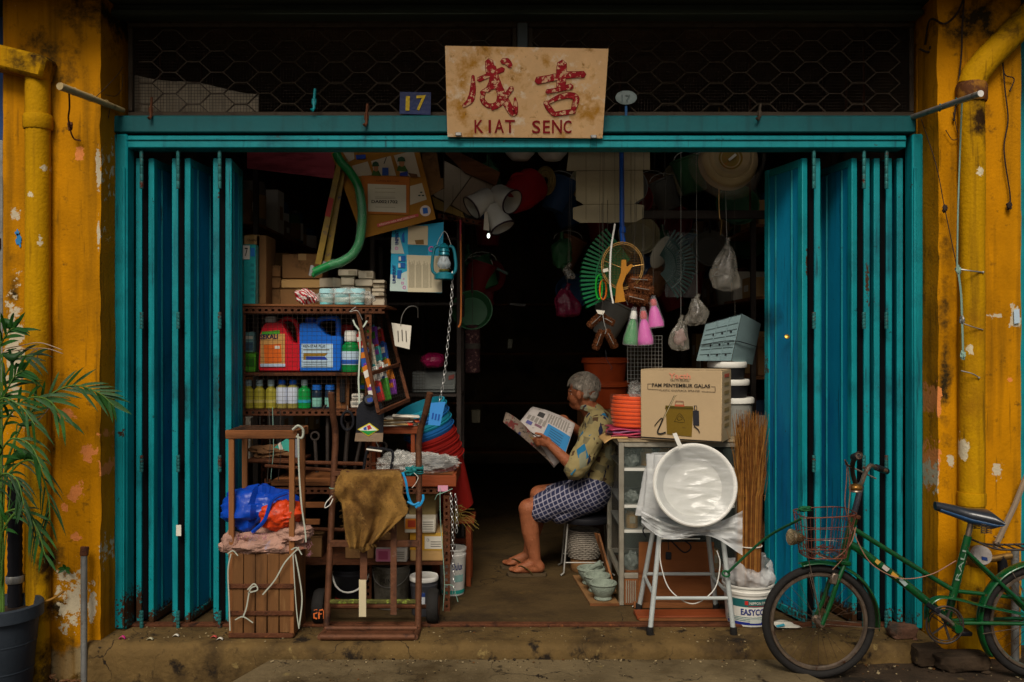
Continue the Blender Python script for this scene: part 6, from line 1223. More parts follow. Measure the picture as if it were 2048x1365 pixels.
for i, (pt, pb, lb) in enumerate(((762, 815, 'orange plastic flowerpot upside down at the bottom of its pair'), (716, 764, 'orange plastic flowerpot standing on another behind the man'))):
    c = V((X(1212-2*i, 1.5), 1.5, Z(815, 1.5) if i == 0 else Z(764, 1.5))); h = Z(pt, 1.5)-c.z; t = T('flowerpot', lb, 'flowerpot', c); MB().lathe([(.115+.012*i, 0), (.118+.012*i, .01), (.14+.004*i, h*.8), (.152, h*.8), (.154, h), (.145, h), (.11, .02), (.001, .02)], c, 32).build('body', POT, t); MB().lathe([(.153, h*.78), (.158, h*.80), (.158, h*.9), (.154, h*.92)], c, 32, cap=False).build('rim', POT, t)
BKT = plas('#1c1c1e', .5); zb0 = zC
for i, (pt, pb, m_, ld, lb) in enumerate(((808, 882, plas('#8c8c84'), WHITE, 'grey pail with white lid at the bottom of the stack on the cabinet'), (772, 808, BKT, WHITE, 'black pail with white lid in the middle of the stack'), (737, 772, BKT, WHITE, 'black pail with white lid at the top of the stack below the letterbox'))):
    y = .66; h = (Z(pt, y)-Z(pb, y)); t, c, r, h2 = pail(lb, 1466-3*i, 0, (42, 37, 36)[i], zb0, y, m_, None, .92, handle=False) if False else (None,)*4
    c = V((X(1462-4*i, y), y, zb0)); r = (.122, .108, .104)[i]; t = T('pail', lb, 'bucket', c); MB().lathe([(r*.9, 0), (r*.92, .006), (r*.99, h-.03), (r*1.0, h-.02)], c, 30).build('body', m_, t); MB().lathe([(r*1.04, h-.034), (r*1.07, h-.03), (r*1.07, h-.008), (r*1.03, h), (r*.9, h-.002), (.001, h-.002)], c, 30).build('lid', ld, t); zb0 += h
# letterbox on the pails, wire trap
LB_ = mt('grey_blue_hammered', '#7c9496', .4, .3, var=.1, scale=20, bump=.1); t = T('letterbox', 'grey blue sheet metal letterboxes with slots hanging above the stacked pails', 'letterbox', P(1450, 735, .6)); f = lambda a_, b_, y=.56: P(a_, b_, y)
MB().prism([f(1412, 648), f(1483, 628), f(1462, 722), f(1393, 722)], (0, .012, 0)).build('front', LB_, t)
MB().prism([f(1484, 628), f(1522, 648, .66), f(1505, 730, .66), f(1463, 722)], (.004, .014, 0)).build('side', LB_, t); MB().prism([f(1412, 648), f(1483, 628), f(1522, 648, .68), f(1440, 660, .68)], (0, .0, -.004)).build('top', LB_, t)
for k in range(6):
    v = .18+.13*k; a_ = f(1412, 648).lerp(f(1393, 722), v); c_ = f(1483, 628).lerp(f(1462, 722), v); quad('groove', a_.lerp(c_, .04), a_.lerp(c_, .96), a_.lerp(c_, .04)+V((0, 0, -.003)), mt('groove_dark', '#3c4c4c', .6), t, .002)
for u in (.33, .66): a_ = f(1412, 648).lerp(f(1483, 628), u); c_ = f(1393, 722).lerp(f(1462, 722), u); MB().tube([a_+V((0, -.004, 0)), c_+V((0, -.004, 0))], .003, 4).build('rib', LB_, t)
for u in (.3, .55, .8):
    for v in (.35, .62, .86): p = f(1412, 648).lerp(f(1483, 628), u).lerp(f(1393, 722).lerp(f(1462, 722), u), v); MB().lathe([(.006, 0), (.006, .002)], p+V((0, -.003, 0)), 8, Mx.Rotation(rad(90), 4, 'X')).build('lock', BLACK, t)
MB().tube(bez(PP([(1402, 690, .55), (1465, 682, .54), (1515, 694, .64)])), .003, 4).build('tie', BLACK, t); cord(t, P(1470, 634, .6), .62)
t = T('wire_trap', 'galvanised wire rat trap hanging behind the sprayer carton', 'cage', P(1290, 765, .6)); b = MB()
for yy in (.55, .68):
    b2 = mesh_wires(lambda u, v: P(1255+69*u, 672+93*v, yy), 10, 12, .0013, 4); b2.build('mesh_side', GALV, t, kind='stuff')
for a_ in ((1255, 672), (1324, 672), (1255, 765), (1324, 765)): MB().tube([P(*a_, .55), P(*a_, .68)], .002, 4).build('edge_wire', GALV, t)
MB().box(P(1300, 762, .545), (.02, .01, .015), b=.003).build('green_clip', plas('#28a03c'), t); cord(t, P(1290, 672, .62), .62); crumple(P(1270, 780, .6), (.04, .04, .05), .4, 7, 24, 66).build('bag', BAG, t, ang=40)
# sprayer carton
y = .27; KC = mt('tan_carton_print', '#b09874', .8, var=.07, scale=4, bump=.1, bscale=40, dirt='#9c8258', dscale=3, dth=.6, soft=.2); wd = X(1440, y)-X(1282, y); zt3 = Z(741, y); h = zt3-zC-.002; c = V(((X(1282, y)+X(1440, y))/2, y, zC+.002)); t = T('sprayer_carton', 'big tan carton printed with a knapsack sprayer on the glass cabinet', 'carton', c+V((0, .13, 0))); M = Mx.Translation(c) @ Mx.Rotation(rad(-24), 4, 'Z')
wd *= 1.04
b = MB(); b.x = M; b.box((0, .13, h/2), (wd, .26, h), b=.004); b.build('body', KC, t)
for s in (0, 1): b = MB(); b.x = M; b.box((0, .065+.13*s, h+.0015), (wd-.004, .128, .003)); b.build('flap', KC, t)
CW = lambda cx, cy: M @ V(((cx-80)/(1310-80)*wd-wd/2, -.0012, (1330-cy)/(1330-75)*h))
def cpn(pts, h_, off, nm='print', m=None): return MB().prism([CW(*q_)+V((0, -off, 0)) for q_ in pts], (0, -.0006, 0)).build(nm, m or prn(h_), t)
def ctx(s, x0, x1, y0, y1, m=INK, bold=0, sk=0): txt(s, CW(x0, y0), CW(x1, y0+sk), CW(x0, y1), m, t, .0035, bold)
ctx('YACTH BRAND', 540, 830, 238, 272); ctx('PAM PENYEMBUR GALAS', 262, 1140, 312, 375, bold=.018); ctx('PLASTIC KNAPSACK SPRAYER', 378, 990, 418, 450)
for q_ in ([(190, 322), (250, 322), (250, 328), (190, 328)], [(190, 322), (197, 322), (197, 424), (190, 424)], [(190, 418), (365, 424), (365, 430), (190, 424)], [(1150, 350), (1212, 350), (1212, 356), (1150, 356)], [(1206, 350), (1213, 350), (1213, 446), (1206, 446)], [(1010, 440), (1212, 444), (1212, 450), (1010, 446)]): cpn(q_, '#1c1a18', .002, 'rule')
ctx('Yacth', 520, 850, 125, 225, prn('#cc8468'), .02)
cpn([(470, 745), (885, 745), (862, 1240), (490, 1215)], '#6c5410', .002, 'tank'); cpn([(465, 705), (880, 705), (890, 765), (460, 760)], '#5a4a10', .003, 'tank_lid'); cpn([(470, 735), (885, 738), (885, 746), (470, 743)], '#2c2408', .004, 'rule')
for q_ in ([(610, 680), (745, 680), (755, 715), (605, 715)],): cpn(q_, '#a85438', .004, 'handle')
for a_ in ([(612, 680), (622, 620), (735, 622), (742, 680)],): MB().tube([CW(*q_)+V((0, -.004, 0)) for q_ in a_], .0014, 4).build('handle_outline', prn('#7c2c1c'), t)
MB().tube([CW(*q_)+V((0, -.005, 0)) for q_ in ((440, 930), (610, 520), (630, 500))], .0016, 4).build('lance', prn('#c4b488'), t); MB().tube([CW(*q_)+V((0, -.0045, 0)) for q_ in ((430, 930), (600, 515))], .0014, 4).build('lance_outline', INK, t)
cpn([(880, 780), (970, 780), (975, 1040), (885, 1040)], '#26262c', .003, 'pump'); cpn([(895, 690), (940, 690), (945, 775), (900, 775)], '#3c3a38', .003, 'pump_rod'); cpn([(912, 705), (930, 705), (932, 765), (915, 765)], '#b4966a', .0036, 'pump_gap')
for q_ in (((300, 1070), (345, 1000), (405, 930), (430, 960)), ((420, 960), (385, 1060), (350, 1150), (350, 1200), (400, 1210), (470, 1180)), ((895, 1050), (930, 1080), (960, 1110), (980, 1160)), ((600, 990), (680, 840), (755, 990), (600, 985)), ((640, 930), (680, 880), (720, 930), (670, 960), (640, 930))): MB().tube(bez([CW(*p)+V((0, -.0035, 0)) for p in q_], 5), .0042 if q_[0][0] in (300, 420, 895) else .0012, 5, flat=.5).build('line_art', INK, t)
cpn([(80, 1275), (1310, 1300), (1310, 1322), (80, 1297)], '#1c1a18', .002, 'rule'); ctx('Pam', 730, 780, 1080, 1095)
SW = lambda u, z: M @ V((wd/2+.0015, .26*u, h*z))
for k, z in enumerate((.9, .78, .66, .54, .42, .3, .2)): MB().prism([SW(.25, z), SW(.75, z), SW(.75, z+.05), SW(.25, z+.05)], M.to_3x3() @ V((.0006, 0, 0))).build('side_print', prn('#b0503c') if k == 0 else prn('#8c7448'), t)
# ---------------------------------------------------------------- stool with plastic-wrapped basin
WT = mt('chalky_white_tube', '#a4aaa6', .55, .1, var=.12, scale=12, bump=.15, dirt=[('#6c6c60', 10, .62, .06)])
yb0, yb1 = -.115, .285; zs = .52
t = T('metal_stool', 'tall pale grey tubular metal stool carrying the wrapped basin', 'stool', (X(1375, .08), .08, 0))
feet = {'fl': V((X(1300, yb0), yb0, 0)), 'fr': V((X(1467, yb0), yb0, 0)), 'bl': V((X(1278, yb1), yb1, 0)), 'br': V((X(1432, yb1), yb1, 0))}
tops = {'fl': V((X(1321, -.04), -.04, zs)), 'fr': V((X(1443, -.04), -.04, zs)), 'bl': V((X(1312, .2), .2, zs)), 'br': V((X(1412, .2), .2, zs))}
fz = lambda k, z: feet[k].lerp(tops[k], z/zs)
for k in feet: MB().tube([feet[k]+V((0, 0, .01)), tops[k]], .0125, 12).build('leg', WT, t); MB().lathe([(.017, 0), (.018, .004), (.017, .035), (.013, .037)], feet[k], 12).build('rubber_foot', RUB, t)
for a_, c_, z in (('fl', 'fr', .17), ('bl', 'br', .20), ('fl', 'bl', .185), ('fr', 'br', .185)): MB().tube([fz(a_, z), fz(c_, z)], .009, 8).build('stretcher', WT, t)
MB().lathe([(.15, zs-.012), (.165, zs-.008), (.168, zs+.006), (.155, zs+.018), (.001, zs+.02)], (X(1375, .08), .08, 0), 28).build('seat', WT, t)
t = T('wire_ring', 'white wire hoop hanging from the metal stool', 'hoop', P(1385, 1210, -.07)); MB().tube(bez(PP([(1320, 1092), (1322, 1130), (1340, 1180), (1385, 1208), (1428, 1180), (1440, 1130), (1434, 1102)], -.075), 8), .0028, 6).build('hoop', WHITE, t); MB().tube(PP([(1320, 1092, -.075), (1322, 1078, -.07), (1400, 1078, -.06)]), .0025, 5).build('hook', WHITE, t)
t = T('hook_set', 'dark iron padlock and hook hanging behind the metal stool', 'hook', P(1345, 1120, .1)); MB().tube(bez(PP([(1292, 1075, .2), (1286, 1060, .2), (1300, 1050, .2), (1330, 1062, .2), (1380, 1090, .2), (1368, 1105, .2), (1340, 1080, .2)])), .004, 5).build('hook', BLACK, t); MB().box(P(1337, 1112, .15), (.03, .012, .04), b=.004).build('padlock', BLACK, t); MB().tube([P(1337, 1100, .15), P(1335, 1062, .15)], .003, 4).build('shackle', BLACK, t)
BAS = mt('wrapped_white_plastic', '#c9c8c0', .32, var=.06, scale=9, bump=.35, bscale=16, spec=.5)
c = P(1390, 970, -.10); d = V((-.06, -1, .30)).normalized(); M = V((0, 0, 1)).rotation_difference(d).to_matrix().to_4x4(); r = .195
WBAS = mt('basin_white', '#b4b4aa', .4, var=.08, scale=8, bump=.05)
t = T('basin', 'big round white plastic basin leaning on the stool', 'basin', c-V((0, 0, r*.95))); bs = T('x', '', '', (0, 0, 0)); bpy.data.objects.remove(bs)
MB().lathe([(.001, -.11), (r*.72, -.11), (r*.78, -.10), (r*.92, -.015), (r*.95, -.006), (r*1.0, -.008), (r*1.015, 0), (r*1.0, .008), (r*.95, .006), (r*.90, -.008), (r*.74, -.09), (.001, -.095)], c, 56, M).build('bowl', WBAS, t)
MB().tube([c+M @ V((r*1.0*math.cos(a_), r*1.0*math.sin(a_), 0)) for a_ in [2*math.pi*k/56 for k in range(56)]], .0105, 8, closed=True).build('rim', WHITE, t)
FILM = mt('milky_film', '#dcdedc', .2, var=.05, scale=14, bump=1, bscale=18, alpha=.58, spec=.6, aniso=(1, 1, 1.6)); FILM2 = mt('tight_film', '#e4e6e4', .14, var=.05, scale=14, bump=1, bscale=12, alpha=.30, spec=.9, aniso=(.25, 1, 2))
def film(u, v):
    a_ = 2*math.pi*u; rr = r*(.004+1.01*v); w = (1-v**3)*(-.022-.014*abs(nz(V((math.cos(a_)*v*.9+math.sin(a_)*v*.6, math.sin(a_)*v*3.2, 3)), 1.3))+.007*abs(nz(V((math.cos(a_)*v*1.6, math.sin(a_)*v*6+math.cos(a_)*v*1.5, 7)), 1.1)))
    return c+M @ V((rr*math.cos(a_), rr*math.sin(a_), .012+w))
t2 = T('plastic_wrapper', 'milky plastic bag wrapped round the white basin and bunched on the stool', 'bag', P(1385, 1098, -.1)); MB().grid(film, 110, 44, wrap=True).build('front_film', FILM2, t2, ang=50)
def skirt(u, v):  # gathered bag hanging over the stool seat
    px = 1283+202*u; top = 1022+34*math.sin(math.pi*u); bot = 1050+60*u+14*math.sin(u*7)-8*u*u
    y = -.10+.08*math.sin(math.pi*v)*.4-.05*math.sin(u*13+v*4)*.35-.03*math.sin(u*29)*.3+.03*nz(V((u*5, v*5, 1)), 1.3)-.05*v
    return P(px, top+(bot-top)*v, y+.015)
MB().grid(skirt, 90, 26).build('hanging_bag', FILM, t2, ang=50)
def back_bag(u, v):
    a_ = 2*math.pi*u; p = V((X(1366, .05), .135, .62)); rr = .215*(1-.25*v)*(1+.06*math.sin(a_*9+v*4)+.10*nz(V((math.cos(a_), math.sin(a_), v)), 2.2))
    return p+V((rr*math.cos(a_), rr*math.sin(a_)*.40, -.09+.32*v))
MB().grid(back_bag, 80, 16, wrap=True).build('back_bag', FILM, t2, ang=50)
MB().prism(PP([(1345, 868), (1353, 866), (1366, 895), (1358, 898)], -.13), (0, .004, 0)).build('tied_end', WHITE, t2)
# basins behind, inside the bag, carried by the seat
for k in range(2):
    cc = V((X(1372, .08), .125, zs+.022+.05*k)); t3 = T('stacked_basin', ('white basin inside the bag resting on the stool seat', 'white basin inside the bag nested in the lower one')[k], 'basin', cc); MB().lathe([(.08, 0), (.09, .004), (.125, .10), (.13, .10), (.13, .108), (.12, .106), (.085, .012), (.001, .01)], cc, 36).build('bowl', WHITE, t3); MB().tube([cc+V((.13*math.cos(a_), .13*math.sin(a_), .105)) for a_ in [2*math.pi*k2/36 for k2 in range(36)]], .006, 6, closed=True).build('rim', WHITE, t3)
# wooden board leaning behind, low timber
t = T('brown_board', 'plain brown plywood board leaning on the cabinet behind the stool', 'board', (X(1355, .33), .33, .02)); MB().prism(PP([(1278, 1085), (1428, 1085), (1430, 1208), (1276, 1208)], .335), (0, .010, 0)).build('sheet', mt('plywood', '#7c4a24', .7, var=.25, scale=4, aniso=(.3, 1, 2), dirt='#5c3014', dscale=4, dth=.55), t); MB().box((X(1352, .33), .325, .016), (.46, .03, .03), b=.003).build('batten', WOODH, t)
t = T('floor_plank', 'flat reddish plank lying on the doorstep behind the stool feet', 'plank', (X(1390, .1), .1, 0)); MB().box((X(1395, .1), .17, .012), (.62, .12, .02), Mx.Rotation(rad(1.5), 4, 'Z'), .003).build('board', RW, t); MB().box((X(1395, .1), .10, .008), (.6, .03, .012), b=.002).build('edge_strip', WOODH, t)
# ---------------------------------------------------------------- broom bundle in the paint pail
y = .10; c = V((X(1496, y), y, .001)); r = .125; h = Z(1163, y)-.001; t = T('paint_pail', 'white paint pail with teal and blue label holding the brooms', 'bucket', c)
MB().lathe([(r*.86, 0), (r*.88, .006), (r*.97, h*.78), (r*1.02, h*.79), (r*1.04, h*.86), (r*1.0, h*.88), (r*1.0, h*.95), (r*1.05, h*.96), (r*1.05, h), (r*.98, h), (r*.95, h*.9), (r*.8, .012), (.001, .012)], c, 44).build('body', WHITE, t)
CL = lambda a0, a1, z0, z1, m, o=.0015: curvelabel(t, c, r*.875, r*.985, h, a0, a1, h*z0, h*z1, m, off=o)
CL(-165, -20, .50, .70, prn('#1c5c5c')); CL(-165, -20, .05, .12, prn('#1c2c7c')); CL(-165, -20, .15, .165, prn('#1c6c6c')); CL(-165, -20, .19, .205, prn('#1c6c6c')); CL(-165, -20, .23, .245, prn('#1c6c6c')); CL(-112, -104, .56, .66, prn('#b82c24'), .0025); CL(-104, -40, .52, .54, prn('#8c2c34'), .0025); CL(-100, -72, .10, .20, prn('#b8bcb4'), .0028)
curvetext(t, 'NIPPON PAINT', c, r*.875, r*.985, h, -101, -48, h*.57, h*.64, PAPER, .003, .01); curvetext(t, 'EASYCOAT', c, r*.875, r*.985, h, -122, -42, h*.30, h*.46, prn('#14246c'), .003, .03)
t = T('pail_liner', 'crumpled white plastic bag spilling over the paint pail rim', 'bag', c+V((0, 0, h)))
def liner(u, v):
    a_ = 2*math.pi*u; rr = .098+.028*math.sin(math.pi*min(1, v*1.1))+.014*math.sin(a_*11+v*3)*v+.02*nz(V((math.cos(a_), math.sin(a_), v)), 3); z = -.02+.12*v+.028*v*math.sin(a_*2+.8)+.015*nz(V((math.cos(a_), math.sin(a_), v+3)), 4)
    return c+V((rr*math.cos(a_), rr*math.sin(a_), h+z))
MB().grid(liner, 84, 16, wrap=True).build('liner', mt('white_polythene', '#c6c6c4', .3, var=.1, scale=16, bump=.8, bscale=30, alpha=.55), t, ang=60)
BRS = [mt('broom_straw', '#8c5a26', .8, var=.35, scale=30, bump=0), mt('broom_straw_pale', '#a87838', .8, var=.3, scale=30, bump=0), mt('broom_straw_dark', '#6a3e1a', .8, var=.3, scale=30, bump=0)]
t = T('straw_broom', 'tall bundle of brown straw brooms standing in the paint pail', 'broom', c+V((0, 0, .02))); r_ = random.Random(31); zt4 = Z(832, y)
for m_ in range(3):
    b = MB()
    for i in range(300):
        a_ = r_.uniform(0, 6.28); rr = math.sqrt(r_.random()); x0, y0 = rr*.062*math.cos(a_), rr*.055*math.sin(a_); f_ = r_.uniform(.1, .75) if r_.random() > .04 else 1.9; ht = zt4-.1+r_.uniform(-.2, .13)-(.06 if f_ > 1.3 else 0)
        x1, y1 = x0*(1.15+.5*f_), y0*(1.1+.5*f_); lean = .012
        b.tube([c+V((x0*1.0, y0, .03)), c+V((x0*.98+.006, y0*.95, .42)), c+V((x0*1.04+lean*.8, y0, .64)), c+V(((x0+x1)/2+lean, (y0+y1)/2, ht*.86)), c+V((x1+lean+r_.uniform(-.012, .012), y1+r_.uniform(-.012, .012), ht))], [.0026, .0026, .0022, .0016, .0008], 3)
    b.build('straws', BRS[m_], t, kind='stuff')
for z in (.385,): MB().tube([c+V((.064*math.cos(a_)+.006, .057*math.sin(a_), z)) for a_ in [2*math.pi*k/28 for k in range(28)]], .003, 4, closed=True).build('binding', PAPER, t)
# ---------------------------------------------------------------- mortars and board
STN = mt('grey_green_stone', '#7c8678', .8, var=.2, scale=40, bump=.4, bscale=120, dirt='#5c665c', dscale=50, dth=.6)
t = T('mortar_board', 'thin dark board under the three stone mortars', 'board', (X(1190, .55), .6, 0)); MB().prism([(X(1150, .75), .95, .001), (X(1206, .75), .95, .001), (X(1236, .42), .36, .001), (X(1178, .42), .36, .001)], (0, 0, .012)).build('sheet', CARDD, t); MB().prism([(X(1178, .42), .352, .001), (X(1236, .42), .352, .001), (X(1236, .42), .358, .001), (X(1178, .42), .358, .001)], (0, 0, .014)).build('edge', WOODH, t)
for i, (px, yy, rr, lb) in enumerate(((1206, .44, .072, 'grey stone mortar nearest the doorstep'), (1194, .60, .072, 'grey stone mortar between the other two'), (1183, .76, .080, 'grey stone mortar holding a pestle'))):
    cc = V((X(px, yy), yy, .0135)); t = T('stone_mortar', lb.replace('nearest the doorstep', 'at the doorstep end of the board'), 'mortar', cc); MB().lathe([(rr*.62, 0), (rr*.68, .006), (rr*.62, .02), (rr*.9, .05), (rr*1.0, .075), (rr*.97, .092), (rr*.84, .096), (rr*.7, .07), (rr*.4, .05), (.001, .048)], cc, 32).build('bowl', STN, t)
    MB().tube([cc+V((rr*.97*math.cos(a_), rr*.97*math.sin(a_), .088)) for a_ in [2*math.pi*k/32 for k in range(32)]], .008, 6, closed=True).build('rim', STN, t)
    if i == 2: ps = T('pestle', 'short grey stone pestle lying in the mortar', 'pestle', cc+V((.02, 0, .06))); MB().tube([cc+V((-.02, 0, .075)), cc+V((.02, -.01, .105)), cc+V((.055, -.02, .125))], [.016, .014, .019], 12).build('shaft', STN, ps); MB().sph(cc+V((-.022, 0, .074)), .018, 12).build('head', STN, ps)
t = T('leaning_board', 'old wooden board leaning on the cabinet above the mortars', 'board', (X(1208, .7), .7, .014)); MB().prism([P(1188, 1066, .86), P(1196, 1068, .80), V((X(1228, .55), .55, .03)), V((X(1226, .55), .62, .03))], (.012, 0, 0)).build('sheet', WOOD, t); MB().box((X(1226, .58), .585, .024), (.03, .09, .016)).build('foot', CARDD, t)
# ---------------------------------------------------------------- hanging goods on the cabinet side
y = .52; t = T('carton_blank', 'unfolded cream carton blanks hanging flat under the lintel', 'carton', P(1215, 445, y)); CRM = mt('cream_board', '#a89c7c', .8, var=.08, scale=4)
for pts in ([(1135, 290), (1300, 290), (1300, 340), (1133, 342), (1137, 310)], [(1152, 342.5), (1286, 341), (1288, 395), (1268, 408), (1288, 411), (1287, 436), (1270, 445), (1160, 446), (1146, 438), (1146, 416), (1168, 410), (1152, 400)]): MB().prism(PP(pts, y), (0, .004, 0)).build('blank', CRM, t)
for a_, c_ in (((1152, 342), (1286, 341)), ((1168, 409), (1268, 409)), ((1172, 300), (1172, 440)), ((1262, 300), (1262, 440))): MB().tube([P(*a_, y-.001), P(*c_, y-.001)], .0016, 4).build('crease', mt('crease', '#786c50', .8), t)
cord(t, P(1215, 295, y), .62)
y = .42; t = T('blue_pole', 'long blue plastic handle of the wire skimmer', 'pole', P(1246, 490, y)); BPL = plas('#1450a8', .35); MB().tube(PP([(1243, 240), (1244, 470), (1247, 490)], y), [.0135, .0135, .017], 10).build('handle', BPL, t); MB().lathe([(.016, 0), (.018, .004), (.018, .03), (.015, .034)], P(1245, 466, y), 12).build('collar', BPL, t); cord(t, P(1243, 242, y), .36)
t = T('skimmer', 'round golden wire mesh skimmer hanging below the blue handle', 'skimmer', P(1245, 582, y-.02)); c = P(1245, 532, y-.02); rr = 42*K(y); GW = mt('brass_wire', '#a8844c', .4, .7, var=.2); cc_ = lambda a_, q_: c+V((rr*q_*math.cos(a_), .03*(1-q_*q_), rr*1.12*q_*math.sin(a_)))
for q_ in (1, .93): MB().tube([cc_(2*math.pi*k/36, q_) for k in range(36)], .0035, 6, closed=True).build('rim', GW, t)
b = MB()
for i in range(-13, 14):
    s = i/14; e_ = math.sqrt(1-s*s); b.tube([c+V((rr*s, .03*(1-s*s-(k*e_)**2), rr*1.12*k*e_)) for k in (-1, -.5, 0, .5, 1)], .0009, 3); b.tube([c+V((rr*k*e_, .031*(1-s*s-(k*e_)**2), rr*1.12*s)) for k in (-1, -.5, 0, .5, 1)], .0009, 3)
b.build('mesh', GW, t, kind='stuff'); MB().tube([cc_(2.9, 1), cc_(0, 0)+V((0, -.004, -.01)), cc_(.05, 1)], .0025, 5).build('cross_wire', GW, t); cord(t, cc_(math.pi/2, 1), .36); MB().box(P(1211, 541, y-.03), (.03, .004, .018), Mx.Rotation(rad(-15), 4, 'Y')).build('tag', PAPER, t)
t = T('wooden_paddle', 'yellow brown wooden paddle hanging before the skimmer', 'paddle', P(1241, 605, y-.05)); MB().prism(PP([(1243, 520), (1252, 520), (1254, 545), (1245, 570), (1251, 603), (1230, 606), (1233, 572), (1242, 545)], y-.06), (0, .016, 0)).build('blade', mt('yellow_wood', '#a8701c', .6, var=.25, scale=6, aniso=(1, 1, .2)), t); MB().prism(PP([(1244, 542), (1262, 528), (1266, 532), (1252, 552)], y-.055), (0, .012, 0)).build('cross_piece', MATS['yellow_wood'], t); cord(t, P(1247, 520, y-.05), .36)
t = T('white_cane', 'bent white plastic rod hanging beside the skimmer', 'rod', P(1224, 606, y-.07)); MB().tube(bez(PP([(1230, 448), (1222, 500), (1220, 560), (1223, 590), (1226, 606)], y-.08), 6), .0052, 6).build('rod', WHITE, t); MB().sph(P(1226, 606, y-.08), .006, 8).build('tip', WHITE, t); cord(t, P(1230, 448, y-.08), .36)
def rake(label, c, tines, m, y, a0, a1, r0, r1, w_):
    t = T('fan_rake', label, 'rake', c-V((0, 0, r1))); b0 = MB()
    for i in range(tines):
        a_ = rad(a0+(a1-a0)*i/(tines-1)); d_ = V((math.cos(a_), 0, math.sin(a_))); MB().tube([c+d_*r0, c+d_*(r0+r1)/2+V((0, -.012, 0)), c+d_*r1, c+d_*r1*1.01+V((0, .03, -.004))], w_, 4, flat=.4, ref=(0, 1, 0)).build('tine', m, t)
    for q_ in (.35, .62): MB().tube([c+V((math.cos(rad(a0+(a1-a0)*k/12))*(r0+(r1-r0)*q_), -.010, math.sin(rad(a0+(a1-a0)*k/12))*(r0+(r1-r0)*q_))) for k in range(13)], .006, 5).build('cross_rib', m, t)
    return t
GRK = plas('#0f6a3c', .4); t = rake('green plastic fan rake behind the skimmer', P(1290, 560, .55), 20, GRK, .55, 128, 205, .14, .36, .0085); cord(t, P(1200, 482, .62), .62)
t = rake('dark green fan rake in clear wrapping deeper in the shop', P(1310, 530, .75), 20, plas('#12332c', .35), .75, -55, 60, .06, .235, .0075); cord(t, P(1330, 490, .62), .62); MB().grid(lambda u, v: P(1330+66*u, 465+130*v, .72-.02*math.sin(u*9+v*5)), 20, 20).build('wrapper', mt('dark_clear_wrap', '#8c9c98', .12, alpha=.12, bump=.9, bscale=30), t)
t = T('pale_disc', 'pale oval plastic lid hanging behind the wrapped rake', 'lid', P(1320, 540, .85)); MB().sph(P(1322, 505, .85), (.05, .008, .105), 24, Mx.Rotation(rad(28), 4, 'Y')).build('disc', mt('dim_white', '#8c8878', .6), t); cord(t, P(1335, 470, .85), 1.0)
for i, (px, h_, nm) in enumerate(((1198, '#1c9c2c', 'green'), (1206, '#d0681c', 'orange'))):
    t = T('cord_ring', nm+' ring of plastic cord hanging before the green rake', 'cord ring', P(px, 603, .44)); b = MB(); b.x = None
    for k in range(4): b.tube([P(px, 575+5*i, .44)+V((.018*math.cos(a_)+.002*k, .012*k, (.066-.012*i)*math.sin(a_))) for a_ in [2*math.pi*j/24 for j in range(24)]], .0042, 5, closed=True)
    b.build('coil', plas(h_, .4), t); cord(t, P(px, 552, .44), .36)
COIR = mt('coir', '#6a3c1c', .95, var=.45, scale=40, bump=1, bscale=140)
def coir(px, py, L_, rr, ang, y, label, group=None):
    d_ = V((math.cos(rad(ang)), 0, math.sin(rad(ang)))); c = P(px, py, y); t = T('coir_brush', label, 'brush', c-V((0, 0, L_/2)), group); b = MB(); r_ = random.Random(px+py)
    MB().tube([c-d_*L_/2, c-d_*L_*.4, c+d_*L_*.4, c+d_*L_/2], [rr*.5, rr*.78, rr*.78, rr*.5], 10).build('core', COIR, t)
    for i in range(520):
        s = r_.uniform(-.5, .5); a_ = r_.uniform(0, 6.28); n_ = V((0, 1, 0)).cross(d_); v_ = V((0, 1, 0))*math.cos(a_)+n_*math.sin(a_); p = c+d_*L_*s; b.tube([p+v_*rr*.6, p+v_*rr*(1.08+.28*r_.random())*(1-.5*max(0, abs(s)-.4)*6)+d_*r_.uniform(-.004, .004)], .0012, 3)
    b.build('bristles', COIR, t, kind='stuff'); MB().tube([c+d_*L_*.3+V((0, -rr, 0)), c+V((0, -rr*1.15, 0)), c-d_*L_*.3+V((0, -rr, 0))], .002, 4).build('wire', GALV, t); return t
for a_ in ((1278, 560, .145, .026, -4, .42), (1282, 578, .14, .026, -10, .40), (1272, 597, .14, .026, -14, .38), (1290, 606, .12, .024, -8, .43)): coir(*a_, 'brown coir brush in the bunch above the pink spray bottles', 'coir brushes in the bunch')
for a_, lb in (((1192, 640, .115, .019, 42, .42), 'brown coir brush slanting at the top of the crossed four'), ((1216, 641, .08, .017, -30, .44), 'short brown coir brush at the top of the crossed four'), ((1197, 680, .115, .019, 70, .41), 'brown coir brush hanging low toward the seated man'), ((1221, 678, .115, .019, -62, .41), 'brown coir brush hanging low under the paddle')): coir(*a_, lb)
t = T('brush_string', 'wire and tag tying the crossed coir brushes', 'string', P(1210, 660, .39)); MB().tube(bez(PP([(1205, 625, .39), (1208, 645, .385), (1212, 660, .385), (1210, 668, .385)])), .002, 4).build('wire', GALV, t); MB().prism(PP([(1192, 620), (1210, 622), (1206, 630), (1196, 628)], .39), (0, .002, 0)).build('tag', PAPER, t); cord(t, P(1205, 622, .39), .36); MB().tube(bez(PP([(1211, 700), (1214, 720), (1224, 735), (1220, 740)], .41)), .0018, 4).build('loose_cord', BLACK, t)
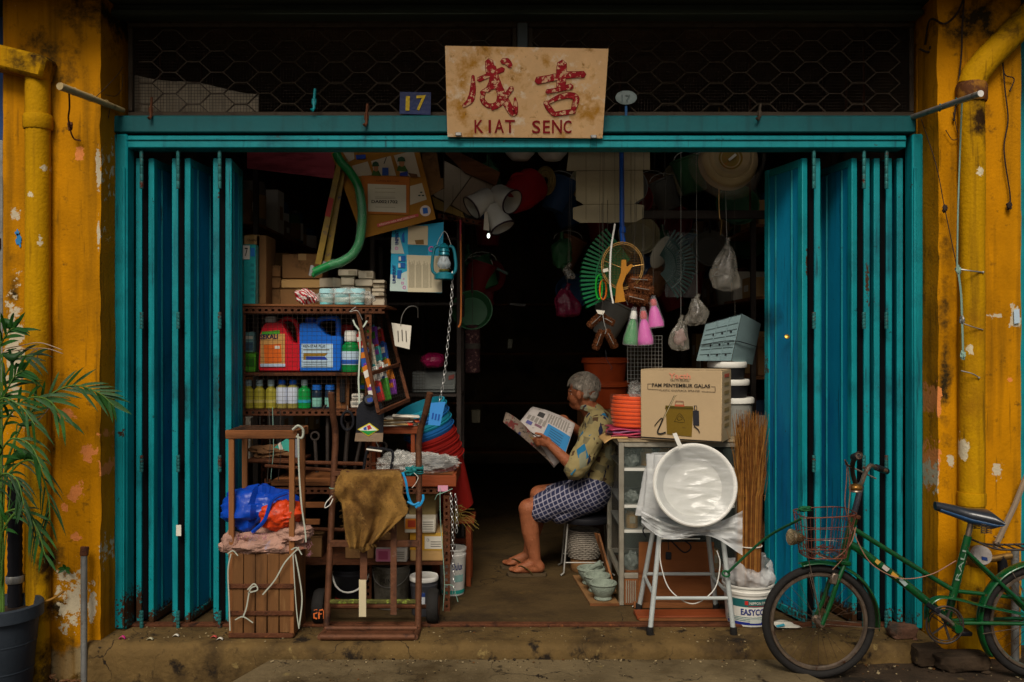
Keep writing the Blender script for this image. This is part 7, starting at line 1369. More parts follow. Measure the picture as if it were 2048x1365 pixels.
def spray(px, pt, pb, wpx, m, label, y, tilt=0):
    k = K(y); c = P(px, pb, y); h = (pb-pt)*k; r = wpx*k/2; M = Mx.Rotation(rad(tilt), 4, 'Y'); t = T('spray_bottle', label, 'spray bottle', c)
    MB().lathe([(r*.9, 0), (r, h*.03), (r, h*.16), (r*.55, h*.62), (r*.36, h*.72), (r*.36, h*.78)], c, 24, M).build('body', m, t); MB().lathe([(r*.42, h*.76), (r*.45, h*.8), (r*.42, h*.9), (r*.3, h)], c, 14, M).build('nozzle', plas('#b02c30') if 'pink' in label else WHITE, t)
    MB().lathe([(r*1.06, -.004), (r*1.1, h*.2), (r*.7, h*.6), (r*.5, h*.9), (r*.3, h*1.12)], c, 18, M, cap=False, jit=.06).build('clear_sleeve', mt('clear_sleeve', '#e0e0e0', .1, alpha=.14, bump=.7, bscale=40), t); cord(t, c+M @ V((0, 0, h)), .36)
PK = plas('#c83ca0', .4, var=.05)
spray(1261, 622, 690, 30, plas('#0f7a2c', .3), 'dark green spray bottle hanging below the skimmer', .40, 6); spray(1291, 622, 690, 32, PK, 'pink spray bottle hanging beside the green one', .39, -4); spray(1312, 598, 655, 32, PK, 'pink spray bottle hanging highest, against the coir brushes', .41, -6)
def hangbag(label, px, py, rx, rz, y, seed, m=BAG, inner=None):
    c = P(px, py, y); t = T('hanging_bag', label, 'bag', c-V((0, 0, rz)))
    def bgs(u, v):
        a_ = 2*math.pi*u; rr = .12+.92*math.sin(math.pi*(.06+.60*v))**1.1*(1 if v < .93 else (1-v)*12+.16); q_ = 1+.09*math.sin(a_*7+seed+v*2)*(1-.5*v)+.16*nz(V((math.cos(a_), math.sin(a_), v*2)), 1.8, seed); return c+V((rx*rr*q_*math.cos(a_)+.012*math.sin(v*5+seed), rx*.55*rr*q_*math.sin(a_), rz*(1-2*v)+.01*nz(V((math.cos(a_), math.sin(a_), 0)), 2, seed)))
    MB().grid(bgs, 60, 30, wrap=True).build('bag', m, t, ang=60); MB().tube(bez([c+V((0, 0, rz*.9)), c+V((.008, 0, rz*1.15)), c+V((.015, 0, rz*1.4))], 4), [.016]*4+[.012]*4+[.02], 8).build('gathered_neck', m, t)
    if inner: crumple(c+V((0, 0, -.01)), (rx*.6, rx*.35, rz*.55), .5, 5, 26, seed+1).build('contents', inner, t, ang=50)
    cord(t, c+V((.005, 0, rz*1.2)), .62, GALV); return t
hangbag('clear plastic bag of grey fittings hanging by the folding door', 1452, 538, .078, .125, .55, 71, mt('hang_bag', '#a09a8c', .12, var=.3, scale=30, bump=.9, bscale=30, alpha=.26, spec=.9), mt('grey_fitting', '#504c46', .5, .2, var=.3))
hangbag('crimson plastic bag hanging in the dark above the man', 1133, 606, .075, .085, 1.0, 73, plas('#5c142c', .2, bump=.9, bscale=24)); hangbag('clear bag of wire hooks above the letterbox', 1392, 625, .06, .075, .6, 75, MATS['hang_bag'], DKI); hangbag('clear bag with a pale brush hanging behind the pink bottles', 1360, 672, .055, .085, .62, 77, MATS['hang_bag'], mt('pale_pink', '#8c6c68', .6)); hangbag('small clear bag hanging above the crimson bag', 1137, 545, .03, .04, 1.0, 79, MATS['hang_bag'])
y = .50; t = T('cable_drum', 'cream reel of cable wrapped in plastic hanging under the lintel', 'reel', P(1465, 372, y)); c = P(1460, 318, y); M = Mx.Rotation(rad(82), 4, 'X'); mC = mt('cream_reel', '#a8946c', .5, var=.15)
MB().lathe([(.05, .012), (.07, .016), (.085, .03), (.10, .036), (.112, .030), (.118, .022), (.124, .026), (.145, .016), (.16, -.01), (.165, -.06)], c, 48, M, cap=False).build('dome', mC, t)
MB().lathe([(.001, .01), (.055, .012), (.062, .02), (.066, .02), (.066, -.02)], c, 30, M).build('hub', mt('yellow_hub', '#8c7428', .5, dirt='#b0601c', dscale=12, dth=.55), t); MB().box(c+V((.006, -.03, .002)), (.05, .008, .014), Mx.Rotation(rad(-40), 4, 'Y')).build('tab', WHITE, t)
MB().lathe([(.17, .03), (.20, .0), (.21, -.08)], c, 40, M, cap=False, jit=.04).build('wrap', mt('reel_wrap', '#b8b0a0', .15, alpha=.22, bump=.7, bscale=24), t); cord(t, c+V((0, .02, .1)), .62)
for i, (px, a_, b_) in enumerate(((1215, 445, 500), (1262, 445, 520), (1272, 445, 520), (1285, 460, 540), (1438, 415, 470), (1330, 430, 470), (1204, 450, 490))):
    t = T('loose_wire', ('thin string hanging from the cream cartons above the rake', 'thin string hanging beside the blue handle', 'pale string hanging over the skimmer rim', 'hooked grey wire hanging past the skimmer', 'curly straw coloured twig hanging near the cable reel', 'short wire hook above the wrapped rake', 'dark string above the green rake')[i], 'string', P(px, b_, .5)); q_ = bez(PP([(px, a_-200, .6), (px, a_, .5), (px+6*math.sin(i*2.1), (a_+b_)/2, .5), (px-4*math.cos(i), b_, .5)]), 6); MB().tube(q_, .0016 if i != 4 else .003, 4).build('strand', CORD if i != 4 else GW, t); MB().tube(bez([q_[-1], q_[-1]+V((.008, 0, -.008)), q_[-1]+V((.014, 0, .004))], 3), .0016, 4).build('hook', CORD, t)
t = T('hook_board', 'dark timber rail across the shop holding the wire hooks', 'rail', (X(1400, .8), .8, Z(440, .8))); MB().box((X(1380, .8), .8, Z(430, .8)), (1.0, .03, .05), b=.004).build('board', DKI, t); 
for px in (1240, 1500): MB().tube([(X(px, .8), .8, Z(430, .8)), (X(px, .8), .8, 3.13)], .006, 5).build('hanger', RUST, t)
# things glinting in the dark aisle
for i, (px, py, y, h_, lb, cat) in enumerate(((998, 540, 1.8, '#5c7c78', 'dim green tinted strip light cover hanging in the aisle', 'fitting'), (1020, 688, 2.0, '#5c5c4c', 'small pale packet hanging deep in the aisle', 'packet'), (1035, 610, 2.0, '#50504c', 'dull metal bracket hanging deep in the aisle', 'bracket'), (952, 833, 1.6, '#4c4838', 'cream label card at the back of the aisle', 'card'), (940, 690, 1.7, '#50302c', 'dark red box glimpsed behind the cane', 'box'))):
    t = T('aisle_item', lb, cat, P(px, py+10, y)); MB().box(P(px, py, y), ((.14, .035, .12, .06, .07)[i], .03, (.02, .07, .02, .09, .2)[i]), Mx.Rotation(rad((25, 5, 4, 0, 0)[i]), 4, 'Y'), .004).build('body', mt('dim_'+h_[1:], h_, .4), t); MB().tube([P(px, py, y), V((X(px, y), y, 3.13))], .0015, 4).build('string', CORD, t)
# ---------------------------------------------------------------- green bicycle leaning by the pillar
BY = -.45
GF = mt('bicycle_green', '#07461e', .28, .15, var=.18, scale=14, bump=.05, coat=.7, dirt=[('#08391a', 10, .52, .12), ('#4c3a20', 34, .63, .04), ('#2c2418', 8, .62, .08)])
CHR = mt('tarnished_chrome', '#8c7c6c', .35, .85, var=.3, scale=30, bump=.1, dirt=[('#5c3a24', 22, .56, .1)])
bk = T('bicycle', 'old green step-through bicycle with a rusty front basket before the pillar', 'bicycle', (X(1850, BY), BY, -.085))
B = lambda a_, b_, dy=0: P(a_, b_, BY+dy)*1 if dy == 0 else V((X(a_, BY), BY+dy, Z(b_, BY)))
kb = K(BY); B2 = lambda a_, b_, dy=0: P(a_, b_, BY+dy)
def wheel(px, py):
    c = B(px, py); o = MB(); o.tube([c+V((.238*math.cos(a_), 0, .238*math.sin(a_))) for a_ in [2*math.pi*k/72 for k in range(72)]], .0175, 10, closed=True); w_ = o.build('wheel', RUB, bk)
    MB().tube([c+V((.212*math.cos(a_), 0, .212*math.sin(a_))) for a_ in [2*math.pi*k/72 for k in range(72)]], .011, 6, closed=True).build('rim', CHR, w_)
    s = MB()
    for k in range(28):
        a_ = 2*math.pi*k/28; e_ = a_+(.35 if k % 2 else -.35); sd_ = .022 if k % 4 < 2 else -.022
        s.tube([c+V((.02*math.cos(e_), sd_, .02*math.sin(e_))), c+V((.21*math.cos(a_), 0, .21*math.sin(a_)))], .0011, 4)
    s.build('spokes', mt('rusty_spoke', '#4c3a2c', .5, .6), w_, kind='stuff')
    MB().lathe([(.012, -.05), (.02, -.034), (.02, -.026), (.013, -.024), (.013, .024), (.02, .026), (.02, .034), (.012, .05)], c, 14, Mx.Rotation(rad(90), 4, 'X')).build('hub', CHR, w_)
    return c
c1_ = wheel(1637, 1243); c2_ = wheel(2076, 1243)
def btube(pts, r, m=GF, nm='frame_tube', n=10, s=6): return MB().tube(bez(pts, s) if len(pts) > 2 else pts, r, n).build(nm, m, bk)
btube([B(1708, 1030), B(1687, 1122)], .021, nm='head_tube'); MB().lathe([(.025, 0), (.026, .003), (.026, .012), (.022, .015)], B(1709, 1036), 14, Mx.Rotation(rad(13), 4, 'Y')).build('headset', RUST, bk)
btube([B(1704, 1056), B(1800, 1116), B(1908, 1182)], .0115); btube([B(1908, 1182), B(2025, 1195), B(2070, 1205)], .009); btube([B(1698, 1088), B(1716, 1098), B(1745, 1120), B(1815, 1172), B(1893, 1236)], .0185, nm='down_tube', n=12); btube([B(1936, 1072), B(1894, 1240)], .017, nm='seat_tube')
for dy in (-.03, .03): btube([B(1897, 1244, dy*.6), B(1990, 1243, dy), B(2076, 1243, dy*1.4)], .0085, nm='chain_stay'); btube([B(1928, 1100, dy*.4), B(2033, 1200, dy), B(2076, 1243, dy*1.4)], .0085, nm='seat_stay')
for dy in (-.042, .042): btube([B(1685, 1124, dy*.7), B(1668, 1160, dy), B(1655, 1200, dy), B(1637, 1243, dy*1.1)], .0105, nm='fork_blade')
MB().box(B(1684, 1122), (.05, .10, .022), Mx.Rotation(rad(13), 4, 'Y'), .006).build('fork_crown', GF, bk)
def guard(c, a0, a1, r, nm='mudguard'):
    def f(u, v):
        a_ = rad(a0+(a1-a0)*u); s = (v-.5)*2; rr = r-.012*s*s; return c+V((rr*math.cos(a_), .030*s, rr*math.sin(a_)))
    MB().grid(f, 48, 8).build(nm, GF, bk, thick=.002, ang=60)
guard(c1_, -8, 108, .275); guard(c2_, 60, 215, .275)
for c, a_ in ((c1_, -5), (c2_, 190), (c2_, 120)):
    e_ = c+V((.268*math.cos(rad(a_)), 0, .268*math.sin(rad(a_))))
    for dy in (-.03, .03): MB().tube([c+V((0, dy*1.3, 0)), e_+V((0, dy, 0))], .002, 4).build('stay', CHR, bk)
for dy in (-.045,): MB().tube([c1_+V((0, dy, 0)), B(1612, 1140, dy)], .0022, 4).build('stay', CHR, bk); MB().tube([c1_+V((.0, dy, 0)), B(1605, 1096, -.06), B(1602, 1060, -.06)], .0025, 4).build('basket_stay', CHR, bk)
btube([B(1706, 1036), B(1722, 972)], .0135, mt('dull_stem', '#4a4c54', .4, .6, var=.3), 'stem')
btube([B2(1712, 972, -.05), B2(1705, 945, -.1), B2(1706, 925, -.15), B2(1713, 912, -.24)], .0105, DKI, 'handlebar'); btube([B2(1712, 972, -.05), B2(1722, 968, .02), B2(1730, 948, .09), B2(1740, 932, .13), B2(1752, 936, .2), B2(1772, 942, .26)], .0105, CHR, 'handlebar')
MB().tube([B2(1708, 915, -.18), B2(1717, 911, -.30)], .0165, 12).build('grip', BLACK, bk); MB().tube([B2(1752, 935, .19), B2(1773, 943, .30)], .0155, 12).build('grip', BLACK, bk); MB().lathe([(.006, 0), (.012, 0), (.016, .006)], B2(1717, 911, -.302), 12, Mx.Rotation(rad(90), 4, 'X'), cap=False).build('grip_end', CHR, bk)
MB().sph(B2(1711, 976, -.09), (.030, .026, .019), 18).build('bell', mt('brass_bell', '#8c6430', .35, .8, var=.3, dirt='#4c3018', dscale=20, dth=.55), bk); MB().lathe([(.026, 0), (.028, .003), (.026, .008)], B2(1711, 984, -.09), 16).build('bell_base', CHR, bk)
for dy, e_ in ((-.13, (1690, 920)), (.18, (1752, 958))): MB().tube(bez([B2(1703, 935, dy), B2(1694, 930, dy-.01), B2(*e_, dy-.02)]), .004, 6).build('brake_lever', CHR, bk)
for q_ in ([(1694, 925, -.13), (1693, 960, -.12), (1690, 1010, -.1), (1700, 1060, -.05), (1690, 1110, -.05), (1665, 1140, -.05)], [(1696, 935, -.12), (1700, 980, -.11), (1697, 1030, -.09), (1704, 1056, -.04)], [(1706, 1052, -.03), (1716, 1085, -.03), (1745, 1130, -.03), (1800, 1157, -.03), (1860, 1150, -.03), (1912, 1122, -.03)], [(1712, 1055, -.03), (1700, 1090, -.05), (1668, 1118, -.05), (1640, 1112, -.05), (1630, 1100, -.05)]): MB().tube(bez([B2(*p) for p in q_], 6), .0024, 5).build('cable', mt('pinkish_cable', '#8c6450', .6), bk)
MB().box(B(1660, 1152, -.05), (.03, .02, .05), Mx.Rotation(rad(15), 4, 'Y'), .005).build('brake_caliper', CHR, bk)
# saddle
def sad(u, v):
    a_ = 2*math.pi*v; s = u; wd = .025+.075*max(0, (s-.35)/.65)**1.3 if s > .35 else .018+.02*s; px = 1870+117*s; zt = 1012+26*s-10*math.sin(math.pi*s)*.2-(14*max(0, s-.55)*1.6 if s > .55 else 0)
    hh = (.020+.024*s)*(1 if s < .9 else (1-s)*6+.4); p = B(px, zt+12*s); return V((p.x, BY+wd*math.cos(a_), p.z+hh*math.sin(a_)))
MB().grid(sad, 26, 20).add([sad(0, k/20) for k in range(20)], [list(range(20))]).add([sad(1, k/20) for k in range(20)], [list(range(20))[::-1]]).build('saddle', mt('black_vinyl', '#22262c', .3, var=.15, bump=.1, coat=.4), bk, ang=60)
MB().grid(lambda u, v: sad(.06+.93*u, .55+.16*v)+V((0, -.004, 0)), 20, 4).build('saddle_skirt', mt('blue_vinyl', '#2c4c70', .3, coat=.4), bk, thick=.003)
btube([B(1936, 1072), B(1942, 1045)], .0125, CHR, 'seat_post')
for k, (a_, dy) in enumerate(((1956, -.05), (1966, -.05), (1956, .05), (1966, .05))): MB().tube([B(a_, 1042, dy)+V((.012*math.cos(6.28*j/8), .012*math.sin(6.28*j/8), -.0011*j)) for j in range(44)], .0025, 4).build('spring', CHR, bk)
# carrier, chain ring, cranks
for dy in (-.05, .05): btube([B(1945, 1080, dy), B(1975, 1092, dy), B(2010, 1095, dy), B(2090, 1093, dy)], .005, DKI, 'carrier_rail', 6)
for px in (2000, 2020, 2040, 2060): MB().tube([B(px, 1094, -.05), B(px, 1094, .05)], .004, 5).build('carrier_bar', DKI, bk)
cr = B(1880, 1244, -.045)
for rr, tt_ in ((.082, .005), (.070, .003)): MB().tube([cr+V((rr*math.cos(a_), 0, rr*math.sin(a_))) for a_ in [2*math.pi*k/44 for k in range(44)]], tt_, 5, closed=True).build('chain_ring', DKI, bk)
for k in range(5): a_ = 2*math.pi*k/5; MB().tube([cr, cr+V((.072*math.cos(a_), 0, .072*math.sin(a_)))], .007, 4, flat=.5).build('ring_arm', DKI, bk)
def cg(u, v):
    pts = bez([B(1846, 1235, -.035), B(1848, 1205, -.035), B(1868, 1188, -.035), B(1900, 1190, -.035), B(1960, 1205, -.035), B(2040, 1222, -.035)], 8); i = u*(len(pts)-1); k = min(int(i), len(pts)-2); p = pts[k].lerp(pts[k+1], i-k); return p+V((0, (v-.5)*.05, -.016*abs(v-.5)))
MB().grid(cg, 40, 4).build('chain_guard', GF, bk, thick=.002, ang=60)
MB().tube(bez([B(1851, 1213, -.07), B(1880, 1230, -.07), B(1898, 1247, -.06)]), [.009]*10+[.009]*10+[.013], 8).build('crank', CHR, bk); MB().lathe([(.016, -.02), (.018, -.01), (.018, .09)], B(1898, 1246, .0), 14, Mx.Rotation(rad(90), 4, 'X')).build('bottom_bracket', GF, bk)
MB().box(B(1846, 1204, -.10), (.03, .08, .022), Mx.Rotation(rad(40), 4, 'Y'), .004).build('pedal', BLACK, bk); MB().tube([B(1898, 1247, .06), B(1940, 1275, .07)], .009, 8).build('crank', CHR, bk); MB().box(B(1946, 1278, .1), (.06, .08, .02), b=.004).build('pedal', BLACK, bk)
# frame decals
for q_, h_ in (([(1750, 1116), (1758, 1122), (1752, 1128), (1746, 1122)], '#b08c3c'), ([(1764, 1127), (1776, 1136), (1770, 1142), (1760, 1134)], '#a8a098'), ([(1782, 1141), (1794, 1151), (1788, 1156), (1778, 1147)], '#b0802c'), ([(1798, 1153), (1812, 1166), (1806, 1171), (1794, 1159)], '#8c9c98')): MB().prism([B(*p, -.0195) for p in q_], (0, -.001, 0)).build('decal', prn(h_), bk)
txt('RALI', B(1906, 1158, -.0185), B(1921, 1098, -.0185), B(1914, 1160, -.0185), prn('#7c8c7c'), bk, .001, name='lettering')
# front lamp and basket
MB().lathe([(.001, -.055), (.014, -.052), (.026, -.03), (.034, -.002), (.036, 0), (.036, .012), (.030, .014), (.001, .010)], B(1580, 1071, -.04), 24, V((0, 0, 1)).rotation_difference(V((-1, -.25, .12))).to_matrix().to_4x4()).build('headlamp', mt('tarnished_brass', '#b8a480', .25, .9, var=.3, dirt='#5c4020', dscale=14, dth=.58), bk); MB().tube([B(1598, 1076, -.04), B(1610, 1098, -.04), B(1660, 1115, -.01)], .004, 6).build('lamp_bracket', CHR, bk)
bt = T('bicycle_basket', 'rusty wire basket fixed on the bicycle front', 'basket', B(1650, 1110)); BW = mt('rust_red_wire', '#6c3c2c', .6, .5, var=.4, scale=20, dirt='#9c9488', dscale=12, dth=.6)
def bs_(u, v, lv): # ring at height lv (0 bottom..1 top)
    pass
def bring(lv):
    x0, x1 = 1602-10*lv, 1684+18*lv; pz = 1108-92*lv+(8*lv); w2 = .085+.03*lv; r_ = []
    for k in range(28):
        a_ = 2*math.pi*k/28; cx, cy = math.cos(a_), math.sin(a_); sx_, sy_ = (abs(cx)**.55)*(1 if cx > 0 else -1), (abs(cy)**.55)*(1 if cy > 0 else -1); px = (x0+x1)/2+(x1-x0)/2*sx_; r_.append(V((X(px, BY), BY+w2*sy_-.01, Z(pz-(3*lv*sx_), BY))))
    return r_
for lv in (0, .22, .48, .75, 1): MB().tube(bring(lv), .0028 if lv in (0, 1) else .0017, 5, closed=True).build('hoop', BW, bt)
b = MB(); r0_, r1_ = bring(0), bring(1)
for k in range(28): b.tube([r0_[k], r1_[k]], .0015, 4)
for k in range(1, 14): b.tube([r0_[k], r0_[(28-k) % 28]], .0015, 4)
b.build('wires', BW, bt, kind='stuff')
b = MB(); r_ = random.Random(8)
for i in range(16):
    p = B(1600+r_.uniform(-4, 95), 1100+r_.uniform(-6, 6), r_.uniform(-.08, .08)); b.tube(bez([p, p+V((.03, .01, .02*r_.random())), p+V((.06*r_.random(), .02, -.008))], 4), .002, 4)
b.build('tangled_wire', BW, bt, kind='stuff'); bt['label'] = 'rusty wire basket fixed before the bicycle handlebar'
t = T('green_rope', 'green rope from the bicycle basket to the stool leg', 'rope', P(1455, 1148, -.1)); RP2 = mt('green_rope_m', '#14502c', .7, var=.25, scale=60); MB().tube(bez([B(1592, 1030, -.08), P(1530, 1078, -.25), P(1455, 1146, -.11)], 8), .006, 6).build('rope', RP2, t); crumple(B(1600, 1014, -.06), (.03, .02, .012), .7, 6, 18, 91).build('knot', RP2, t, ang=40); MB().tube([P(1452, 1148, -.1)+V((.017*math.cos(a_), .017*math.sin(a_), .01*math.sin(a_))) for a_ in [2*math.pi*k/12 for k in range(12)]], .005, 5, closed=True).build('hitch', RP2, t)
# water meter on the pillar wall
wm = T('water_meter', 'brass water meter with white cap piped on the pillar behind the saddle', 'water meter', P(1960, 1150, -.26)); BR = mt('aged_brass', '#8c6c3c', .45, .7, var=.3, scale=16); c = P(1955, 1112, -.29)
MB().lathe([(.001, -.04), (.05, -.035), (.055, .0), (.048, .02), (.001, .022)], c, 24, Mx.Rotation(rad(75), 4, 'X')).build('body', BR, wm); MB().lathe([(.046, 0), (.048, .006), (.042, .03), (.001, .034)], c+V((0, -.02, .006)), 24, Mx.Rotation(rad(75), 4, 'X')).build('white_cap', mt('grubby_white', '#a8a098', .5, var=.2, dirt='#6c5c48', dscale=18, dth=.58), wm); quad('dial_print', c+V((-.012, -.058, .012)), c+V((.014, -.058, .006)), c+V((-.010, -.058, -.004)), prn('#26407c'), wm, .001)
MB().tube(PP([(1920, 1125, -.26), (1940, 1122, -.28), (1985, 1118, -.28), (2022, 1112, -.27)]), .016, 10).build('pipe', BR, wm); MB().tube(bez(PP([(2000, 1112, -.27), (2005, 1130, -.27), (2005, 1160, -.27)])), .022, 10).build('valve', BLACK, wm)
GP = mt('grey_pipe_m', '#7c7c78', .5, .4, var=.25, scale=14, dirt='#5c4c3c', dscale=10, dth=.58); MB().tube([P(2030, 1100, -.26), V((X(2030, -.26), -.26, -.1))], .018, 10).build('riser', GP, wm); MB().tube([P(1922, 1124, -.26), V((X(1922, -.26), -.24, .3)), V((X(1922, -.26), -.22, .25))], .014, 8).build('lower_pipe', GP, wm)
MB().tube(PP([(1994, 1090, -.27), (2000, 1076, -.27)]), .006, 6).build('tap_stem', BR, wm); MB().box(P(1998, 1074, -.27), (.05, .012, .01), b=.003).build('tap_handle', BR, wm)
t = T('broomstick', 'grey wooden stick leaning on the pillar behind the bicycle carrier', 'stick', P(1996, 1090, -.26)); MB().tube([P(2060, 935, -.23), P(2030, 1010, -.25), P(1990, 1095, -.30)], .013, 8).build('shaft', mt('grey_wood', '#7c6c58', .8, var=.25), t); MB().lathe([(.014, 0), (.016, .01), (.014, .02)], P(1992, 1092, -.30), 8).build('ferrule', CHR, t)
# ---------------------------------------------------------------- stones, debris by the bicycle
def rock(label, c, d, seed, m=STEP, name='stone'):
    t = T(name, label, 'stone', V(c)-V((0, 0, d[2]/2))); b = MB()
    def f(u, v):
        a_ = 2*math.pi*u; p = math.pi*v; q_ = V((math.sin(p)*math.cos(a_), math.sin(p)*math.sin(a_), -math.cos(p))); q_ = V([(abs(x)**.35)*(1 if x > 0 else -1) for x in q_]); s = .8+.14*nz(q_, 1.5, seed)+.08*nz(q_, 4, seed); return V(c)+V((q_.x*d[0]/2*s, q_.y*d[1]/2*s, q_.z*d[2]/2*s))
    b.grid(f, 26, 14, wrap=True).build('block', m, t, ang=40); MB().sph(V(c)+V((d[0]*.3, -d[1]*.35, -d[2]*.4)), (d[0]*.08, d[1]*.1, d[2]*.12), 8).build('chip', m, t); return t
BRK = mt('broken_brick', '#5c4030', .9, var=.35, scale=16, bump=.6, dirt=[('#3c342c', 8, .52, .1)])
rock('broken brown brick lying on the doorstep end by the bicycle', (X(1805, -.16), -.15, .03), (.16, .11, .075), 3, BRK)
rock('grey concrete block below the bicycle pedals', (X(1925, -.36), -.34, -.045), (.30, .16, .09), 5, DIRT); rock('square concrete lump at the pillar foot behind the bicycle', (X(1860, -.3), -.28, -.04), (.18, .14, .10), 9, DIRT); rock('low flat concrete piece under the rear wheel', (X(2010, -.5), -.62, -.10), (.5, .3, .05), 13, SLAB); rock('reddish stone chip before the bicycle', (X(1800, -.6), -.66, -.075), (.09, .07, .05), 17, BRK); rock('pale stone chip before the bicycle', (X(1765, -.6), -.64, -.075), (.10, .06, .04), 19, SLAB)
t = T('paper_scrap', 'blue and white paper scrap on the doorstep behind the bicycle wheel', 'paper', (X(1575, .05), -.02, .004)); MB().grid(lambda u, v: V((X(1548, 0)+.125*u, -.05+.09*v, .012+.012*math.sin(u*4)*v)), 8, 6).build('sheet', PAPER, t, thick=.001); MB().grid(lambda u, v: V((X(1548, 0)+.04*u, -.056+.03*v, .016+.01*u)), 4, 4).build('blue_corner', prn('#3ca0b4'), t)
LT_ = [prn('#c8387c'), PAPER, prn('#b84c44'), prn('#b8b090'), prn('#7c6a48')]
for i, (px, yy, k, lb) in enumerate(((245, -.19, 0, 'pink petal on the doorstep at the yellow pillar'), (352, -.15, 1, 'white paper scrap on the doorstep below the folding door'), (428, -.17, 2, 'red scrap on the doorstep by the wooden stand'), (440, -.2, 1, 'curled white scrap before the wooden stand'), (300, -.2, 3, 'tiny cream scrap on the doorstep below the folding door'), (1270, .33, 1, 'silver scrap on the floor before the mortars'))):
    t = T('litter', lb, 'litter', (X(px, yy), yy, .003)); o = V((X(px, yy), yy, .004)); MB().grid(lambda u, v: o+V(((u-.5)*.03, (v-.5)*.018, .009*math.sin(math.pi*u)*(1 if k else 1.6))), 5, 3).build('scrap', LT_[k], t, thick=.0015); MB().tube([o+V((-.012, 0, .001)), o+V((.004, .006, .004))], .0012, 3).build('curl', LT_[k], t)
# ---------------------------------------------------------------- palm in a pot, standpipe, leaf litter
py0 = -.42; POTM = mt('slate_pot', '#2a3138', .55, var=.15, scale=8, bump=.1, dirt='#5c5c58', dscale=12, dth=.66); pc = V((X(2, py0), py0, -.21)); rt = X(79, py0)-X(2, py0); zt5 = Z(1207, py0)
h = zt5-pc.z; t = T('plant_pot', 'dark slate plastic flowerpot at the pillar foot', 'plant pot', pc); MB().lathe([(rt*.68, 0), (rt*.7, .005), (rt*.80, h*.5), (rt*.805, h*.505), (rt*.89, h*.86), (rt*1.0, h*.87), (rt*1.0, h*.99), (rt*.97, h), (rt*.90, h), (rt*.86, h*.88), (.001, h*.86)], pc, 44).build('body', POTM, t); MB().lathe([(.001, h*.87), (rt*.85, h*.88), (rt*.86, h*.885)], pc, 30).build('soil', DIRT, t)
for z in (.35, .62): MB().lathe([(rt*(.70+.19*z/.86)*1.004, h*z), (rt*(.70+.19*z/.86)*1.012, h*z+.003), (rt*(.70+.19*z/.86)*1.006, h*z+.007)], pc, 44, cap=False).build('rib', POTM, t)
LEAF = mt('palm_leaf', '#194410', .5, var=.35, scale=7, bump=.15, bscale=60, dirt=[('#3f6c22', 5, .58, .15), ('#6c5a2c', 9, .68, .05)]); LEAFD = mt('palm_leaf_dark', '#163612', .5, var=.3, scale=7); STEM = mt('palm_stem', '#4c6a28', .55, var=.2); DRY = mt('dry_leaf', '#a8947c', .8, var=.2, dirt='#6c5038', dscale=8, dth=.58)
palm = T('palm', 'green feather-leaved palm growing in the slate pot', 'palm', pc+V((0, 0, h*.88)))
def leaflet(b, p, d, L_, w_, droop, up):
    d = V(d).normalized(); sd_ = d.cross(V(up)).normalized(); n = 5; l, r_ = [], []
    for i in range(n+1):
        u = i/n; q_ = p+d*L_*u+V((0, 0, -droop*L_*u*u)); ww = w_*(math.sin(math.pi*min(1, .12+u*.88))**.7)*(1 if i < n else .05); l.append(q_+sd_*ww); r_.append(q_-sd_*ww+V((0, 0, 0)))
    m = [(l[i]+r_[i])/2+V((0, 0, -w_*.35)) for i in range(n+1)]; vs_ = l+m+r_; N_ = n+1
    b.add(vs_, [[i, i+1, N_+i+1, N_+i] for i in range(n)]+[[N_+i, N_+i+1, 2*N_+i+1, 2*N_+i] for i in range(n)])
def frond(pts, n, L0, w_, m, seed, st_=.3, droop=.25, yj=.25, nm='frond'):
    r_ = random.Random(seed); q_ = bez(pts, 10); o = MB().tube(q_, [.006*(1-.8*i/len(q_))+.001 for i in range(len(q_))], 6).build(nm, STEM, palm)
    for i in range(n):
        u = st_+(1-st_)*i/(n-1); k = min(int(u*(len(q_)-1)), len(q_)-2); p = q_[k].lerp(q_[k+1], u*(len(q_)-1)-k); tg = (q_[k+1]-q_[k]).normalized(); s = 1 if i % 2 else -1
        up = V((0, 0, 1)); sd_ = tg.cross(V((0, 1, 0))).normalized(); d = tg*(.75+.3*u)+(-sd_ if sd_.z < 0 else sd_)*s*(.75-.25*u)+V((r_.uniform(-.1, .1), r_.uniform(-yj, yj), r_.uniform(-.1, .1)))
        b = MB(); L_ = L0*(.55+.7*math.sin(math.pi*(.18+.72*(i/(n-1))))); leaflet(b, p, d, L_*r_.uniform(.85, 1.1), w_, droop*r_.uniform(.5, 1.6), (0, -1, .3)); b.build('leaflet', m, o)
A0 = lambda a_, b_, y=py0: P(a_, b_, y)
base = pc+V((0, 0, h*.88))
frond([base+V((.01, 0, 0)), A0(8, 980), A0(30, 880), A0(75, 810, -.40), A0(140, 772, -.38), A0(195, 785, -.36), A0(228, 812, -.35)], 30, .11, .007, LEAF, 1, .42, .12)
frond([base, A0(-10, 900), A0(0, 820), A0(25, 760, -.45), A0(48, 740, -.48)], 24, .13, .007, LEAF, 2, .4, .3)
frond([base, A0(4, 1000), A0(30, 935, -.45), A0(70, 925, -.47), A0(96, 990, -.48), A0(100, 1040, -.48)], 16, .10, .0045, LEAFD, 3, .45, .5); frond([base, A0(2, 1060), A0(25, 1020, -.46), A0(65, 1035, -.48), A0(78, 1090, -.5)], 16, .09, .004, LEAFD, 4, .4, .5)
frond([base, A0(-12, 860), A0(-6, 720), A0(14, 668, -.45), A0(30, 655, -.47)], 12, .12, .009, LEAF, 5, .5, .2); frond([base, A0(-20, 960), A0(-22, 870), A0(0, 800, -.5), A0(40, 812, -.52), A0(70, 850, -.54)], 16, .11, .006, LEAF, 6, .4, .4)
